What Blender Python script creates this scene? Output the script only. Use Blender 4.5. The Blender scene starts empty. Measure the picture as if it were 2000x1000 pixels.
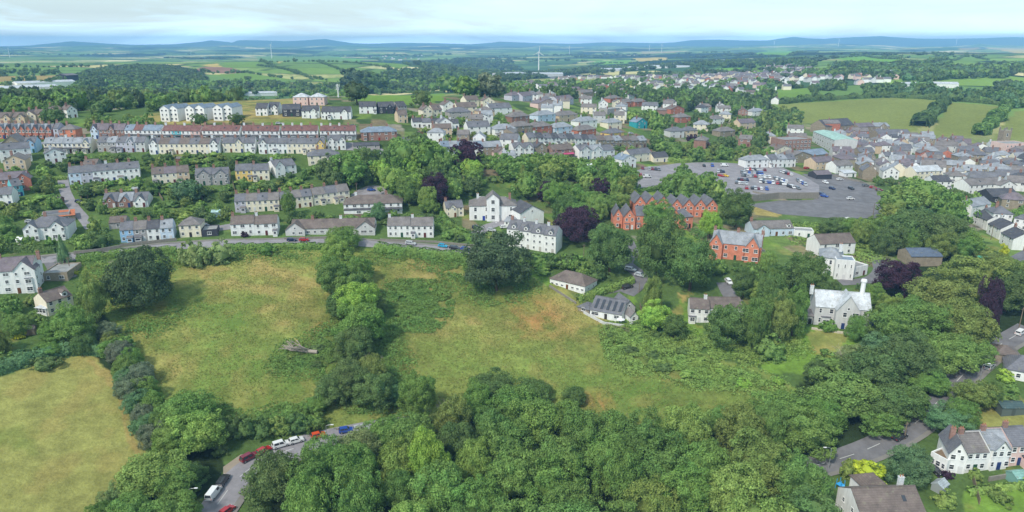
import bpy, math, random
import numpy as np
from mathutils import Vector, Matrix
R = math.radians
random.seed(7); RNG = np.random.default_rng(7)
SC = bpy.context.scene
COL = SC.collection
# ------------------------------------------------------------------ camera
CZ = 105.0; F = 1332.0; PITCH = math.atan(416.0/F)
cam = bpy.data.objects.new('camera', bpy.data.cameras.new('camera')); COL.objects.link(cam)
cam.location = (0, 0, CZ); cam.rotation_euler = (R(90)-PITCH, 0, 0)
cam.data.sensor_width = 36.0; cam.data.lens = 36.0*F/2000.0
cam.data.clip_start = 1.0; cam.data.clip_end = 90000.0
SC.camera = cam
# ------------------------------------------------------------------ light
SUN_EL, SUN_AZ = 48.0, 218.0        # compass-style: azimuth measured from +Y clockwise; sun behind the camera, to the left
world = bpy.data.worlds.new("World"); SC.world = world; world.use_nodes = True
wn = world.node_tree.nodes; wl = world.node_tree.links; wn.clear()
sky = wn.new('ShaderNodeTexSky'); sky.sky_type = 'NISHITA'; sky.sun_disc = False
sky.sun_elevation = R(SUN_EL); sky.sun_rotation = R(SUN_AZ); sky.altitude = 150; sky.dust_density = 1.2; sky.ozone_density = 1.0
tc = wn.new('ShaderNodeTexCoord'); mp = wn.new('ShaderNodeMapping'); mp.inputs['Scale'].default_value = (1.6, 1.6, 13.0)
wl.new(tc.outputs['Generated'], mp.inputs['Vector'])
cn = wn.new('ShaderNodeTexNoise'); cn.inputs['Scale'].default_value = 2.6; cn.inputs['Detail'].default_value = 7; cn.inputs['Roughness'].default_value = 0.55
cn.inputs['Distortion'].default_value = 0.6
wl.new(mp.outputs['Vector'], cn.inputs['Vector'])
cr = wn.new('ShaderNodeValToRGB'); cr.color_ramp.elements[0].position = 0.42; cr.color_ramp.elements[0].color = (.22,.22,.22,1)
cr.color_ramp.elements[1].position = 0.66; cr.color_ramp.elements[1].color = (1,1,1,1)
wl.new(cn.outputs['Fac'], cr.inputs['Fac'])
mixc = wn.new('ShaderNodeMix'); mixc.data_type = 'RGBA'
wl.new(cr.outputs['Color'], mixc.inputs['Factor']); wl.new(sky.outputs['Color'], mixc.inputs['A'])
mixc.inputs['B'].default_value = (6.3, 8.2, 9.0, 1)      # thin high cloud lit by the sun
bg = wn.new('ShaderNodeBackground'); bg.inputs['Strength'].default_value = 0.1
sx = wn.new('ShaderNodeSeparateXYZ'); wl.new(tc.outputs['Generated'], sx.inputs[0])
hr = wn.new('ShaderNodeValToRGB'); e = hr.color_ramp.elements     # the veil of cloud is brightest low down, where one looks along it
e[0].position = 0.0; e[0].color = (1, 1, 1, 1); e[1].position = .16; e[1].color = (.40, .40, .40, 1)
for pz, gz in ((.012, .8), (.035, .52)): q = e.new(pz); q.color = (gz, gz, gz, 1)
wl.new(sx.outputs['Z'], hr.inputs[0]); hg = wn.new('ShaderNodeMath'); hg.operation = 'MULTIPLY'; hg.inputs[1].default_value = 2.5; wl.new(hr.outputs[0], hg.inputs[0])
vs = wn.new('ShaderNodeVectorMath'); vs.operation = 'SCALE'; wl.new(mixc.outputs['Result'], vs.inputs[0]); wl.new(hg.outputs[0], vs.inputs['Scale'])
wl.new(vs.outputs[0], bg.inputs['Color'])
wo = wn.new('ShaderNodeOutputWorld'); wl.new(bg.outputs['Background'], wo.inputs['Surface'])
sl = bpy.data.lights.new('sun', 'SUN'); sl.energy = 2.5; sl.angle = R(6); sl.color = (1.0, .94, .83)
sun = bpy.data.objects.new('sun', sl); COL.objects.link(sun)
sd = Vector((math.sin(R(SUN_AZ))*math.cos(R(SUN_EL)), math.cos(R(SUN_AZ))*math.cos(R(SUN_EL)), math.sin(R(SUN_EL))))
sun.rotation_euler = (-sd).to_track_quat('-Z', 'Y').to_euler()
SC.view_settings.view_transform = 'Standard'; SC.view_settings.look = 'None'
SC.view_settings.exposure = 0.42; SC.view_settings.gamma = 1.0
SC.render.engine = 'CYCLES'
cy = SC.cycles; cy.max_bounces = 5; cy.diffuse_bounces = 3; cy.glossy_bounces = 2; cy.transmission_bounces = 2
cy.transparent_max_bounces = 6; cy.volume_bounces = 1; cy.use_denoising = True

# ------------------------------------------------------------------ small helpers
def srgb(r, g, b):
    f = lambda c: (c/255/12.92) if c <= 10 else ((c/255+.055)/1.055)**2.4
    return (f(r), f(g), f(b))
def hash2(ix, iy, s):
    n = (ix*374761393 + iy*668265263 + s*1442695041) & 0x7fffffff
    n = ((n ^ (n >> 13))*1274126177) & 0x7fffffff
    return ((n ^ (n >> 16)) & 0xffff)/65535.0
def vnoise(x, y, s=0):
    x = np.asarray(x, float); y = np.asarray(y, float)
    ix = np.floor(x).astype(np.int64); iy = np.floor(y).astype(np.int64)
    fx = x-ix; fy = y-iy; fx = fx*fx*(3-2*fx); fy = fy*fy*(3-2*fy)
    a = hash2(ix, iy, s); b = hash2(ix+1, iy, s); c = hash2(ix, iy+1, s); d = hash2(ix+1, iy+1, s)
    return (a*(1-fx)+b*fx)*(1-fy)+(c*(1-fx)+d*fx)*fy
def fbm(x, y, wl_, o=4, s=0):
    t = 0; a = .5; n = 0
    x = np.asarray(x, float)/wl_; y = np.asarray(y, float)/wl_
    for k in range(o):
        t = t + a*vnoise(x+17.3*k, y-9.1*k, s+k); n += a; a *= .5; x = x*2; y = y*2
    return t/n
def sstep(a, b, x):
    t = np.clip((x-a)/(b-a), 0, 1); return t*t*(3-2*t)

# ------------------------------------------------------------------ terrain as a height function
cp, sp = math.cos(PITCH), math.sin(PITCH)
def raydir(u, v):
    x = u-1000.0; dv = v-500.0
    Y = F*cp-dv*sp; Z = -(F*sp+dv*cp)
    h = math.hypot(x, Y)
    return math.atan2(x, Y), Z/h
PROF = {   # azimuth: [(distance, height relative to the camera)]
 -60: [(5,-104),(120,-103),(170,-101),(230,-90),(290,-80),(340,-73),(400,-62),(450,-52),(520,-46),(620,-46),(750,-56),(900,-56),(1200,-68),(1600,-62),(2000,-62),(2600,-58),(3500,-80),(5500,-90),(8000,-80),(11000,-60),(40000,-40)],
 -34: [(5,-104),(120,-103),(170,-101),(230,-90),(290,-80),(340,-73),(400,-62),(450,-52),(520,-46),(620,-46),(750,-56),(900,-54),(1200,-68),(1600,-62),(2000,-62),(2600,-58),(3500,-80),(5500,-90),(8000,-80),(11000,-60),(40000,-40)],
 -22: [(5,-105),(120,-104),(160,-103),(230,-89),(285,-80),(325,-74),(360,-68),(385,-60),(410,-53),(450,-47),(520,-43),(600,-44),(800,-62),(1200,-84),(1600,-76),(2000,-66),(2500,-62),(3300,-88),(5500,-95),(8000,-85),(11000,-60),(40000,-40)],
 -11: [(5,-105),(120,-104),(160,-103.5),(230,-90),(274,-81.5),(290,-79),(325,-75),(360,-69),(385,-60),(410,-52.7),(445,-47.5),(490,-45),(560,-41.5),(620,-42),(800,-62),(1200,-90),(1600,-74),(1900,-62),(2300,-54),(3200,-95),(5000,-100),(8000,-88),(11000,-60),(40000,-40)],
   0: [(5,-105),(120,-104),(160,-103),(230,-91),(265,-83),(320,-79),(400,-62),(440,-55),(520,-50),(620,-46),(700,-50),(1100,-67),(1500,-79),(2400,-105),(4000,-101),(8000,-88),(11000,-60),(40000,-40)],
  12: [(5,-105),(120,-104),(160,-102),(230,-91),(265,-84),(330,-78),(430,-74),(560,-65),(700,-62),(1000,-66),(1600,-73),(3000,-76),(5000,-72),(8000,-70),(11000,-60),(40000,-40)],
  27: [(5,-105),(120,-102),(170,-98),(225,-87),(275,-82),(380,-80),(467,-80),(600,-80),(700,-79),(760,-78),(950,-64),(1150,-60),(1700,-47),(2600,-42),(3500,-38),(5500,-60),(8000,-64),(11000,-50),(40000,-40)],
  60: [(5,-105),(120,-101),(170,-98),(225,-92),(275,-86),(380,-82),(467,-80),(600,-80),(700,-79),(760,-77),(950,-64),(1150,-60),(1700,-47),(2600,-42),(3500,-38),(5500,-60),(8000,-64),(11000,-50),(40000,-40)],
}
AZG = np.arange(-85, 85.5, 1.0); RG = np.exp(np.linspace(math.log(5), math.log(40000), 700))
_k = sorted(PROF); _rows = np.array([np.interp(np.log(RG), np.log([p[0] for p in PROF[k]]), [p[1] for p in PROF[k]]) for k in _k])
GZ = np.array([[0.0]])
GZ = np.stack([np.interp(AZG, _k, _rows[:, j]) for j in range(len(RG))], axis=1)
def _blur(a, n, ax):
    ker = np.hanning(n+2)[1:-1]; ker /= ker.sum()
    pad = [(0, 0), (0, 0)]; pad[ax] = (n//2, n//2)
    b = np.pad(a, pad, mode='edge')
    return np.apply_along_axis(lambda m: np.convolve(m, ker, 'valid'), ax, b)
GZ = _blur(_blur(GZ, 9, 0), 13, 1)
SKYL = [(0,91),(60,88),(100,84),(140,80),(200,84),(260,87),(340,86),(395,81),(410,78),(440,81),(453,83),(465,78),(500,78),(560,80),(600,78),(635,75.5),(655,79),(690,84),(720,85),(780,83),(850,84),(920,86),(960,83),(975,81),(1010,82),(1060,84),(1130,85),(1180,82),(1240,83),(1290,84),(1320,82),(1350,78),(1400,77),(1450,79),(1500,79),(1525,75),(1550,72),(1580,75),(1610,76),(1640,74),(1680,72.5),(1720,71),(1760,74),(1800,76),(1870,76),(1920,75),(1980,73),(2060,75)]
_ska = np.degrees([raydir(u, v)[0] for u, v in SKYL]); _skt = np.array([raydir(u, v)[1] for u, v in SKYL])
def relief(az, r):
    """far ridges added over the base profile: az degrees, r metres"""
    t = np.interp(az, _ska, _skt)
    top = t*14000.0
    n = (fbm(az*1.0+50, az*0+3, 2.2, 4, 5)-.5)
    base = -52.0
    g = np.exp(-((r-14000)/1500.0)**2)
    z = (top-base)*g
    g2 = np.exp(-((r-10300)/900.0)**2)
    z = z+g2*np.clip(26+70*n, 0, 60)
    g3 = np.exp(-((r-7300)/700.0)**2)
    z = z+g3*np.clip(30+60*(fbm(az+9, az*0, 3.1, 3, 9)-.5), 0, 60)*.55
    return z
def height(x, y):
    x = np.asarray(x, float); y = np.asarray(y, float)
    r = np.maximum(np.hypot(x, y), 5.01); az = np.degrees(np.arctan2(x, np.maximum(y, 0.001)))
    az = np.clip(az, -84.9, 84.9)
    fa = az-AZG[0]; ia = np.clip(np.floor(fa).astype(int), 0, len(AZG)-2); ta = fa-ia
    fr = (np.log(r)-math.log(5))/(math.log(40000)-math.log(5))*(len(RG)-1)
    ir = np.clip(np.floor(fr).astype(int), 0, len(RG)-2); tr = np.clip(fr-ir, 0, 1)
    z = (GZ[ia, ir]*(1-ta)+GZ[ia+1, ir]*ta)*(1-tr)+(GZ[ia, ir+1]*(1-ta)+GZ[ia+1, ir+1]*ta)*tr
    z = z+relief(az, r)
    z = z+(fbm(x, y, 26, 3, 3)-.5)*1.0*sstep(60, 140, r)
    z = z+(fbm(x, y, 700, 3, 11)-.5)*26*sstep(900, 2600, r)*(1-sstep(9000, 12000, r))
    return z+CZ
_RS = np.exp(np.linspace(math.log(40), math.log(20000), 2600))
def P(u, v):
    """where the sight line through a photo pixel meets the ground"""
    a, t = raydir(u, v)
    x = math.sin(a)*_RS; y = math.cos(a)*_RS
    d = CZ+t*_RS-height(x, y)
    idx = np.nonzero(d <= 0)[0]
    if len(idx) == 0: i = len(_RS)-1; r = _RS[-1]
    else:
        i = max(idx[0], 1); r = _RS[i-1]+(_RS[i]-_RS[i-1])*d[i-1]/(d[i-1]-d[i]+1e-9)
    px, py = math.sin(a)*r, math.cos(a)*r
    return Vector((px, py, float(height(px, py))))
def pix(p):
    """photo pixel of a world point"""
    x, y, z = p[0], p[1], p[2]-CZ
    dep = y*cp-z*sp
    return 1000+F*x/dep, 500-F*(y*sp+z*cp)/dep
def mpp(p):
    """metres per photo pixel at a world point"""
    return (p[1]*cp-(p[2]-CZ)*sp)/F
def inpoly(x, y, poly):
    x = np.asarray(x); y = np.asarray(y)
    c = np.zeros(x.shape, bool); n = len(poly)
    for i in range(n):
        x1, y1 = poly[i][0], poly[i][1]; x2, y2 = poly[i-1][0], poly[i-1][1]
        if y1 == y2: continue
        cond = ((y1 > y) != (y2 > y)) & (x < (x2-x1)*(y-y1)/(y2-y1)+x1)
        c ^= cond
    return c
def WP(pts): return [P(*q) for q in pts]

# ------------------------------------------------------------------ objects
def tag(o, label=None, cat=None, group=None, kind=None):
    if label: o['label'] = label
    if cat: o['category'] = cat
    if group: o['group'] = group
    if kind: o['kind'] = kind
    return o
def link(name, data, parent=None, loc=None, rz=None):
    o = bpy.data.objects.new(name, data); COL.objects.link(o)
    if parent: o.parent = parent
    if loc is not None: o.location = loc
    if rz is not None: o.rotation_euler = (0, 0, rz)
    return o
def np_mesh(name, verts, faces, mats=(), fmat=None, smooth=False, colors=None):
    """verts (n,3), faces (m,k) with one k"""
    me = bpy.data.meshes.new(name); verts = np.asarray(verts, np.float32); faces = np.asarray(faces, np.int32)
    m, k = faces.shape
    me.vertices.add(len(verts)); me.vertices.foreach_set('co', verts.ravel())
    me.loops.add(m*k); me.loops.foreach_set('vertex_index', faces.ravel())
    me.polygons.add(m); me.polygons.foreach_set('loop_start', np.arange(m, dtype=np.int32)*k)
    for mm in mats: me.materials.append(mm)
    if fmat is not None: me.polygons.foreach_set('material_index', np.asarray(fmat, np.int32))
    if smooth: me.polygons.foreach_set('use_smooth', np.ones(m, bool))
    if colors is not None:
        ca = me.color_attributes.new('cover', 'FLOAT_COLOR', 'POINT')
        c4 = np.ones((len(verts), 4), np.float32); c4[:, :colors.shape[1]] = colors
        ca.data.foreach_set('color', c4.ravel())
    me.update(calc_edges=True)
    return me
class MB:
    """collects polygons into one mesh"""
    def __init__(s): s.v = []; s.f = []; s.m = []
    def poly(s, pts, m=0):
        b = len(s.v); s.v += [tuple(p) for p in pts]; s.f.append(tuple(range(b, b+len(pts)))); s.m.append(m)
    def box(s, x0, y0, z0, x1, y1, z1, m=0, rz=0, c=(0, 0)):
        P8 = [(x0,y0,z0),(x1,y0,z0),(x1,y1,z0),(x0,y1,z0),(x0,y0,z1),(x1,y0,z1),(x1,y1,z1),(x0,y1,z1)]
        if rz:
            ca, sa = math.cos(rz), math.sin(rz)
            P8 = [(c[0]+(x-c[0])*ca-(y-c[1])*sa, c[1]+(x-c[0])*sa+(y-c[1])*ca, z) for x, y, z in P8]
        b = len(s.v); s.v += P8
        for q in ((0,3,2,1),(4,5,6,7),(0,1,5,4),(1,2,6,5),(2,3,7,6),(3,0,4,7)):
            s.f.append(tuple(b+i for i in q)); s.m.append(m)
    def prism(s, outline, z0, z1, m=0):
        n = len(outline)
        s.poly([(x, y, z0) for x, y in reversed(outline)], m); s.poly([(x, y, z1) for x, y in outline], m)
        for i in range(n):
            a, b = outline[i], outline[(i+1) % n]
            s.poly([(a[0],a[1],z0),(b[0],b[1],z0),(b[0],b[1],z1),(a[0],a[1],z1)], m)
    def tube(s, pts, rad, n=6, m=0):
        """tapered tube along points; rad list"""
        rings = []
        for i, p in enumerate(pts):
            p = Vector(p); d = (Vector(pts[min(i+1, len(pts)-1)])-Vector(pts[max(i-1, 0)])).normalized()
            a = d.orthogonal().normalized(); b_ = d.cross(a)
            base = len(s.v)
            for k in range(n):
                t = 2*math.pi*k/n; q = p+(a*math.cos(t)+b_*math.sin(t))*rad[i]; s.v.append(tuple(q))
            rings.append(base)
        for i in range(len(rings)-1):
            for k in range(n):
                s.f.append((rings[i]+k, rings[i]+(k+1) % n, rings[i+1]+(k+1) % n, rings[i+1]+k)); s.m.append(m)
        s.f.append(tuple(rings[-1]+k for k in range(n))); s.m.append(m)
        s.f.append(tuple(rings[0]+k for k in reversed(range(n)))); s.m.append(m)
    def mesh(s, name, mats, smooth=False):
        me = bpy.data.meshes.new(name); me.from_pydata(s.v, [], s.f)
        for x in mats: me.materials.append(x)
        me.polygons.foreach_set('material_index', s.m)
        if smooth: me.polygons.foreach_set('use_smooth', [True]*len(s.f))
        me.update(); return me
    def build(s, name, mats, parent=None, loc=None, rz=None, smooth=False, color=None):
        if not isinstance(mats, (list, tuple)): mats = [mats]
        o = link(name, s.mesh(name, mats, smooth), parent, loc, rz)
        if color: o.color = (*color[:3], 1)
        return o

# ------------------------------------------------------------------ materials
def new_mat(name):
    m = bpy.data.materials.new(name); m.use_nodes = True
    nt = m.node_tree; b = nt.nodes['Principled BSDF']; return m, nt, b
def flat(name, col, rough=.7, metal=0, spec=.3, noise=0.12, scale=3.0):
    m, nt, b = new_mat(name); n = nt.nodes; l = nt.links
    b.inputs['Roughness'].default_value = rough; b.inputs['Metallic'].default_value = metal; b.inputs['Specular IOR Level'].default_value = spec
    t = n.new('ShaderNodeTexCoord'); no = n.new('ShaderNodeTexNoise'); no.inputs['Scale'].default_value = scale; no.inputs['Detail'].default_value = 4
    l.new(t.outputs['Object'], no.inputs['Vector'])
    mx = n.new('ShaderNodeMix'); mx.data_type = 'RGBA'
    mx.inputs['A'].default_value = (*[c*(1-noise) for c in col], 1); mx.inputs['B'].default_value = (*[min(1, c*(1+noise)) for c in col], 1)
    l.new(no.outputs['Fac'], mx.inputs['Factor']); l.new(mx.outputs['Result'], b.inputs['Base Color'])
    return m
def obj_tint(name, rough=.8, spec=.2, kind='plain'):
    """colour from the object's own colour, with a procedural surface on top"""
    m, nt, b = new_mat(name); n = nt.nodes; l = nt.links
    b.inputs['Roughness'].default_value = rough; b.inputs['Specular IOR Level'].default_value = spec
    oi = n.new('ShaderNodeObjectInfo'); g = n.new('ShaderNodeNewGeometry'); t = n.new('ShaderNodeTexCoord')
    def noise(vec, scale, det=4, r=.6):
        q = n.new('ShaderNodeTexNoise'); q.inputs['Scale'].default_value = scale; q.inputs['Detail'].default_value = det; q.inputs['Roughness'].default_value = r
        l.new(vec, q.inputs['Vector']); return q.outputs['Fac']
    def rng(v, a, b_, c=.25, d=.75):
        q = n.new('ShaderNodeMapRange'); q.inputs['From Min'].default_value = c; q.inputs['From Max'].default_value = d
        q.inputs['To Min'].default_value = a; q.inputs['To Max'].default_value = b_; l.new(v, q.inputs['Value']); return q.outputs['Result']
    def mul(col, f):
        q = n.new('ShaderNodeVectorMath'); q.operation = 'SCALE'; l.new(col, q.inputs[0]); l.new(f, q.inputs['Scale']); return q.outputs[0]
    pos = g.outputs['Position']
    c = oi.outputs['Color']
    if kind == 'render':
        mp_ = n.new('ShaderNodeMapping'); mp_.inputs['Scale'].default_value = (1.3, 1.3, .25); l.new(pos, mp_.inputs['Vector'])
        c = mul(c, rng(noise(mp_.outputs[0], 1.0, 5, .7), .76, 1.06))
    elif kind == 'roof':
        c = mul(c, rng(noise(pos, .35, 5, .7), .62, 1.38))
        c = mul(c, rng(noise(pos, 2.2, 3, .7), .8, 1.2))
        ml = n.new('ShaderNodeMix'); ml.data_type = 'RGBA'; ml.inputs['B'].default_value = (.23, .22, .15, 1)   # lichen and moss in patches
        l.new(rng(noise(pos, .8, 6, .7), 0, .75, .56, .68), ml.inputs['Factor']); l.new(c, ml.inputs['A']); c = ml.outputs['Result']
        w = n.new('ShaderNodeTexWave'); w.bands_direction = 'Z'; w.inputs['Scale'].default_value = 1.1; w.inputs['Distortion'].default_value = .6
        l.new(pos, w.inputs['Vector']); c = mul(c, rng(w.outputs['Fac'], .88, 1.05, 0, 1))
    elif kind == 'brick':
        bt = n.new('ShaderNodeTexBrick'); bt.inputs['Scale'].default_value = 2.4
        bt.inputs['Color1'].default_value = (1.1,1.1,1.1,1); bt.inputs['Color2'].default_value = (.8,.8,.8,1); bt.inputs['Mortar'].default_value = (1.1,1.3,1.4,1)
        mp_ = n.new('ShaderNodeMapping'); mp_.inputs['Rotation'].default_value = (R(90), 0, 0); l.new(t.outputs['Object'], mp_.inputs['Vector'])
        l.new(mp_.outputs[0], bt.inputs['Vector'])
        q = n.new('ShaderNodeVectorMath'); q.operation = 'MULTIPLY'; l.new(c, q.inputs[0]); l.new(bt.outputs['Color'], q.inputs[1]); c = q.outputs[0]
        c = mul(c, rng(noise(pos, .7), .8, 1.2))
    elif kind == 'leaf':
        rv = rng(g.outputs['Random Per Island'], .80, 1.30, 0, 1); c = mul(c, rv)
        c = mul(c, rng(noise(pos, .45, 3, .6), .72, 1.3))
        hs = n.new('ShaderNodeHueSaturation'); l.new(c, hs.inputs['Color'])
        l.new(rng(noise(pos, .13, 3), .484, .520), hs.inputs['Hue']); c = hs.outputs[0]
    elif kind == 'paint':
        b.inputs['Coat Weight'].default_value = .6; c = mul(c, rng(noise(pos, 3), .93, 1.05))
    l.new(c, b.inputs['Base Color'])
    if kind == 'leaf':
        tr = n.new('ShaderNodeBsdfTranslucent'); l.new(c, tr.inputs['Color'])
        ms = n.new('ShaderNodeMixShader'); ms.inputs[0].default_value = .28
        l.new(b.outputs[0], ms.inputs[1]); l.new(tr.outputs[0], ms.inputs[2]); l.new(ms.outputs[0], n['Material Output'].inputs['Surface'])
    return m
M = dict(
 wall=obj_tint('rendered_wall', .85, .15, 'render'), roof=obj_tint('slate_roof', .6, .35, 'roof'), brick=obj_tint('brick_wall', .9, .1, 'brick'),
 leaf=obj_tint('leaves', .85, .07, 'leaf'), paint=obj_tint('car_paint', .25, .5, 'paint'), plain=obj_tint('painted', .6, .3, 'plain'),
 glass=flat('window_glass', (.045,.05,.06), .08, 0, .8, .3, 1.5), white=flat('white_paint', (.8,.8,.79), .5, 0, .3, .05),
 bark=flat('bark', (.10,.075,.055), .95, 0, .1, .35, 2), dead=flat('dead_wood', (.36,.31,.26), .9, 0, .1, .25, 2),
 tyre=flat('tyre_rubber', (.02,.02,.02), .9), chrome=flat('rim_metal', (.5,.5,.5), .35, .7), pot=flat('chimney_pot', (.38,.17,.09), .8),
 metal=flat('galvanised_metal', (.42,.44,.45), .45, .5), wood=flat('weathered_wood', (.22,.17,.12), .85, 0, .1, .3, 6),
 stone=flat('stone_wall', (.25,.23,.20), .9, 0, .1, .35, 1.2), lamp=flat('tail_lamp', (.5,.02,.02), .3), head=flat('lamp_lens', (.7,.7,.7), .2),
)
# ================================================================== GROUND
G = dict(
 mown=srgb(142,142,80), meadow=srgb(126,136,70), green=srgb(104,130,60), tan=srgb(156,136,82), rust=srgb(182,132,84), bramble=srgb(74,104,50),
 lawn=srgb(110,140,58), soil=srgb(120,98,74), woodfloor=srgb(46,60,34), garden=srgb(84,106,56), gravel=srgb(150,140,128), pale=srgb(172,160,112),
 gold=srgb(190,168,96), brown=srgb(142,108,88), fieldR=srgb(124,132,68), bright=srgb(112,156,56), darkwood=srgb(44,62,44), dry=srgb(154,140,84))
# (colour, edge noise in metres, polygon in photo pixels)
COVER = [
 ('meadow', 2, [(150,520),(345,500),(460,480),(640,485),(740,485),(930,500),(1010,520),(1075,545),(1140,590),(1240,640),(1330,680),(1480,720),(1560,760),(1520,800),(1300,850),(1100,830),(900,800),(760,850),(600,850),(450,850),(330,820),(230,640),(180,600)]),
 ('green', 4, [(340,560),(470,520),(520,560),(480,660),(560,760),(600,840),(450,840),(350,760),(400,660),(330,620)]),
 ('dry', 5, [(350,520),(460,505),(620,505),(630,560),(640,640),(560,650),(500,600),(420,560),(340,545)]),
 ('dry', 4, [(285,655),(330,650),(385,680),(380,720),(330,760),(300,720)]),
 ('green', 5, [(760,700),(1000,690),(1200,720),(1400,760),(1480,800),(1300,840),(1100,800),(900,740)]),
 ('dry', 4, [(740,500),(860,500),(900,540),(880,590),(1000,620),(960,660),(860,660),(780,650),(750,560)]),
 ('rust', 3, [(1005,592),(1075,578),(1115,600),(1150,625),(1120,640),(1100,665),(1060,655),(1020,640),(1050,620)]),
 ('dry', 3, [(1060,560),(1110,575),(1160,610),(1230,640),(1210,660),(1130,690),(1080,680),(1110,640),(1060,600)]),
 ('rust', 2, [(600,735),(625,725),(640,740),(615,755)]), ('dry', 2, [(480,770),(505,765),(500,780)]), ('rust', 2, [(1140,775),(1170,765),(1175,790),(1150,800)]),
 ('rust', 2, [(610,640),(640,625),(650,635),(625,650)]), ('bramble', 3, [(740,560),(850,550),(890,580),(870,620),(790,640),(760,610)]),
 ('bramble', 2, [(1170,660),(1230,630),(1330,640),(1370,690),(1450,730),(1540,740),(1530,760),(1300,730),(1200,690)]),
 ('bramble', 3, [(530,690),(600,660),(670,620),(660,560),(760,640),(790,800),(700,800),(640,720),(560,730)]),
 ('mown', 1, [(-260,760),(0,738),(60,715),(130,692),(190,692),(215,720),(235,760),(265,830),(290,880),(320,930),(250,960),(195,1020),(150,1120),(-300,1120)]),
 ('dry', 1.5, [(190,694),(213,720),(233,760),(263,830),(288,880),(300,900),(276,890),(240,820),(205,740),(180,700)]),
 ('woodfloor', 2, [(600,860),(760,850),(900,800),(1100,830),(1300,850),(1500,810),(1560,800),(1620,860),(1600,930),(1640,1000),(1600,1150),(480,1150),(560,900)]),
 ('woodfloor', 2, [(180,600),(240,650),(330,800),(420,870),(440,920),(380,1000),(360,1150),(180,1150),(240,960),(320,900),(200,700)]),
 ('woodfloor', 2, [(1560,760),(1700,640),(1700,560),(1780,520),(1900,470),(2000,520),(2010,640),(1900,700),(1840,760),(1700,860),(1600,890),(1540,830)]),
 ('lawn', 1, [(1470,700),(1570,640),(1580,632),(1660,648),(1690,665),(1640,700),(1590,735),(1500,730)]),
 ('mown', 1, [(1570,650),(1600,642),(1660,655),(1640,680),(1590,690)]),
 ('lawn', 1, [(1310,620),(1330,585),(1350,600),(1350,628),(1380,640),(1370,665),(1320,650)]), ('dry', 1, [(1310,640),(1335,640),(1330,575),(1350,580),(1300,620)]),
 ('lawn', 1, [(1020,520),(1060,535),(1078,552),(1070,560),(1030,535)]), ('lawn', 1, [(1180,600),(1240,575),(1245,590),(1200,605)]),
 ('mown', 1, [(1890,830),(1930,765),(2010,790),(2050,850),(1950,840)]), ('lawn', 1, [(1880,960),(2050,950),(2050,1050),(1900,1050)]),
 ('lawn', 1, [(1225,380),(1300,372),(1260,400),(1225,400)]),
 ('lawn', 1, [(60,325),(125,325),(130,345),(60,350)]), ('lawn', 1, [(60,385),(120,382),(120,400),(55,405)]), ('lawn', 1, [(300,365),(340,360),(345,385),(310,390)]),
 ('mown', 1, [(385,372),(450,370),(460,400),(400,400)]), ('lawn', 1, [(10,455),(55,455),(75,490),(0,492)]), ('lawn', 1, [(690,467),(740,470),(735,455),(690,455)]),
 ('dry', 1, [(1470,400),(1530,415),(1520,425),(1475,420)]), ('dry', 2, [(265,228),(320,218),(470,196),(600,192),(640,205),(640,235),(500,240),(300,245)]),
 ('garden', 2, [(0,275),(700,275),(900,330),(900,470),(0,490)]),
 ('lawn', 2, [(690,182),(868,182),(866,196),(800,205),(700,196)]), ('green', 2, [(480,232),(650,232),(660,245),(480,246)]),
 # country beyond
 ('fieldR', 2, [(1515,204),(1600,199),(1740,191),(1835,196),(1820,225),(1790,255),(1720,260),(1640,245),(1560,240)]),
 ('fieldR', 2, [(1855,200),(1958,208),(1930,235),(1900,268),(1810,265),(1835,235)]), ('fieldR', 2, [(1985,216),(2060,220),(2060,275),(1935,272),(1960,245)]),
 ('lawn', 2, [(1515,174),(1592,172),(1592,193),(1545,198),(1520,190)]), ('bright', 2, [(1812,175),(1880,176),(1938,197),(1932,202),(1845,192)]), ('lawn', 2, [(1935,178),(1995,182),(2000,188),(1950,185)]),
 ('bright', 2, [(1630,113),(1690,110),(1757,116),(1745,131),(1690,126)]), ('lawn', 2, [(1840,114),(1900,112),(1925,118),(1880,125)]),
 ('gold', 4, [(1925,92),(2060,94),(2060,106),(1980,103)]), ('tan', 4, [(1870,93),(1915,92),(1910,98),(1875,98)]),
 ('bright', 2, [(1385,142),(1400,134),(1450,132),(1440,143)]), ('bright', 4, [(1145,125),(1165,119),(1235,117),(1225,124),(1165,127)]), ('bright', 4, [(1465,105),(1500,98),(1570,99),(1540,109)]),
 ('green', 2, [(1068,138),(1090,127),(1160,124),(1140,135),(1100,140)]), ('gold', 4, [(1235,114),(1300,112),(1305,117),(1250,120)]), ('pale', 4, [(1250,100),(1330,99),(1320,103),(1255,105)]),
 ('green', 2, [(500,122),(620,120),(700,124),(760,134),(740,158),(640,158),(560,160),(470,150)]), ('bright', 3, [(560,112),(640,108),(720,116),(700,120),(600,119)]),
 ('gold', 3, [(530,117),(560,112),(580,119),(545,124)]), ('lawn', 3, [(500,110),(640,108),(800,128),(780,134),(700,121),(600,119),(510,121)]),
 ('brown', 3, [(375,138),(400,130),(450,132),(480,141),(440,144)]), ('gold', 3, [(395,127),(425,124),(435,131),(405,130)]), ('lawn', 3, [(430,127),(520,120),(500,131),(440,132)]),
 ('lawn', 3, [(415,146),(480,142),(570,155),(470,158)]), ('tan', 3, [(-40,150),(120,147),(110,159),(-40,161)]), ('green', 3, [(0,112),(80,106),(220,112),(180,125),(0,131)]),
 ('lawn', 3, [(0,131),(100,133),(120,140),(0,143)]), ('darkwood', 3, [(130,155),(170,135),(260,124),(340,127),(400,142),(410,158),(240,163)]),
]
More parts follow.
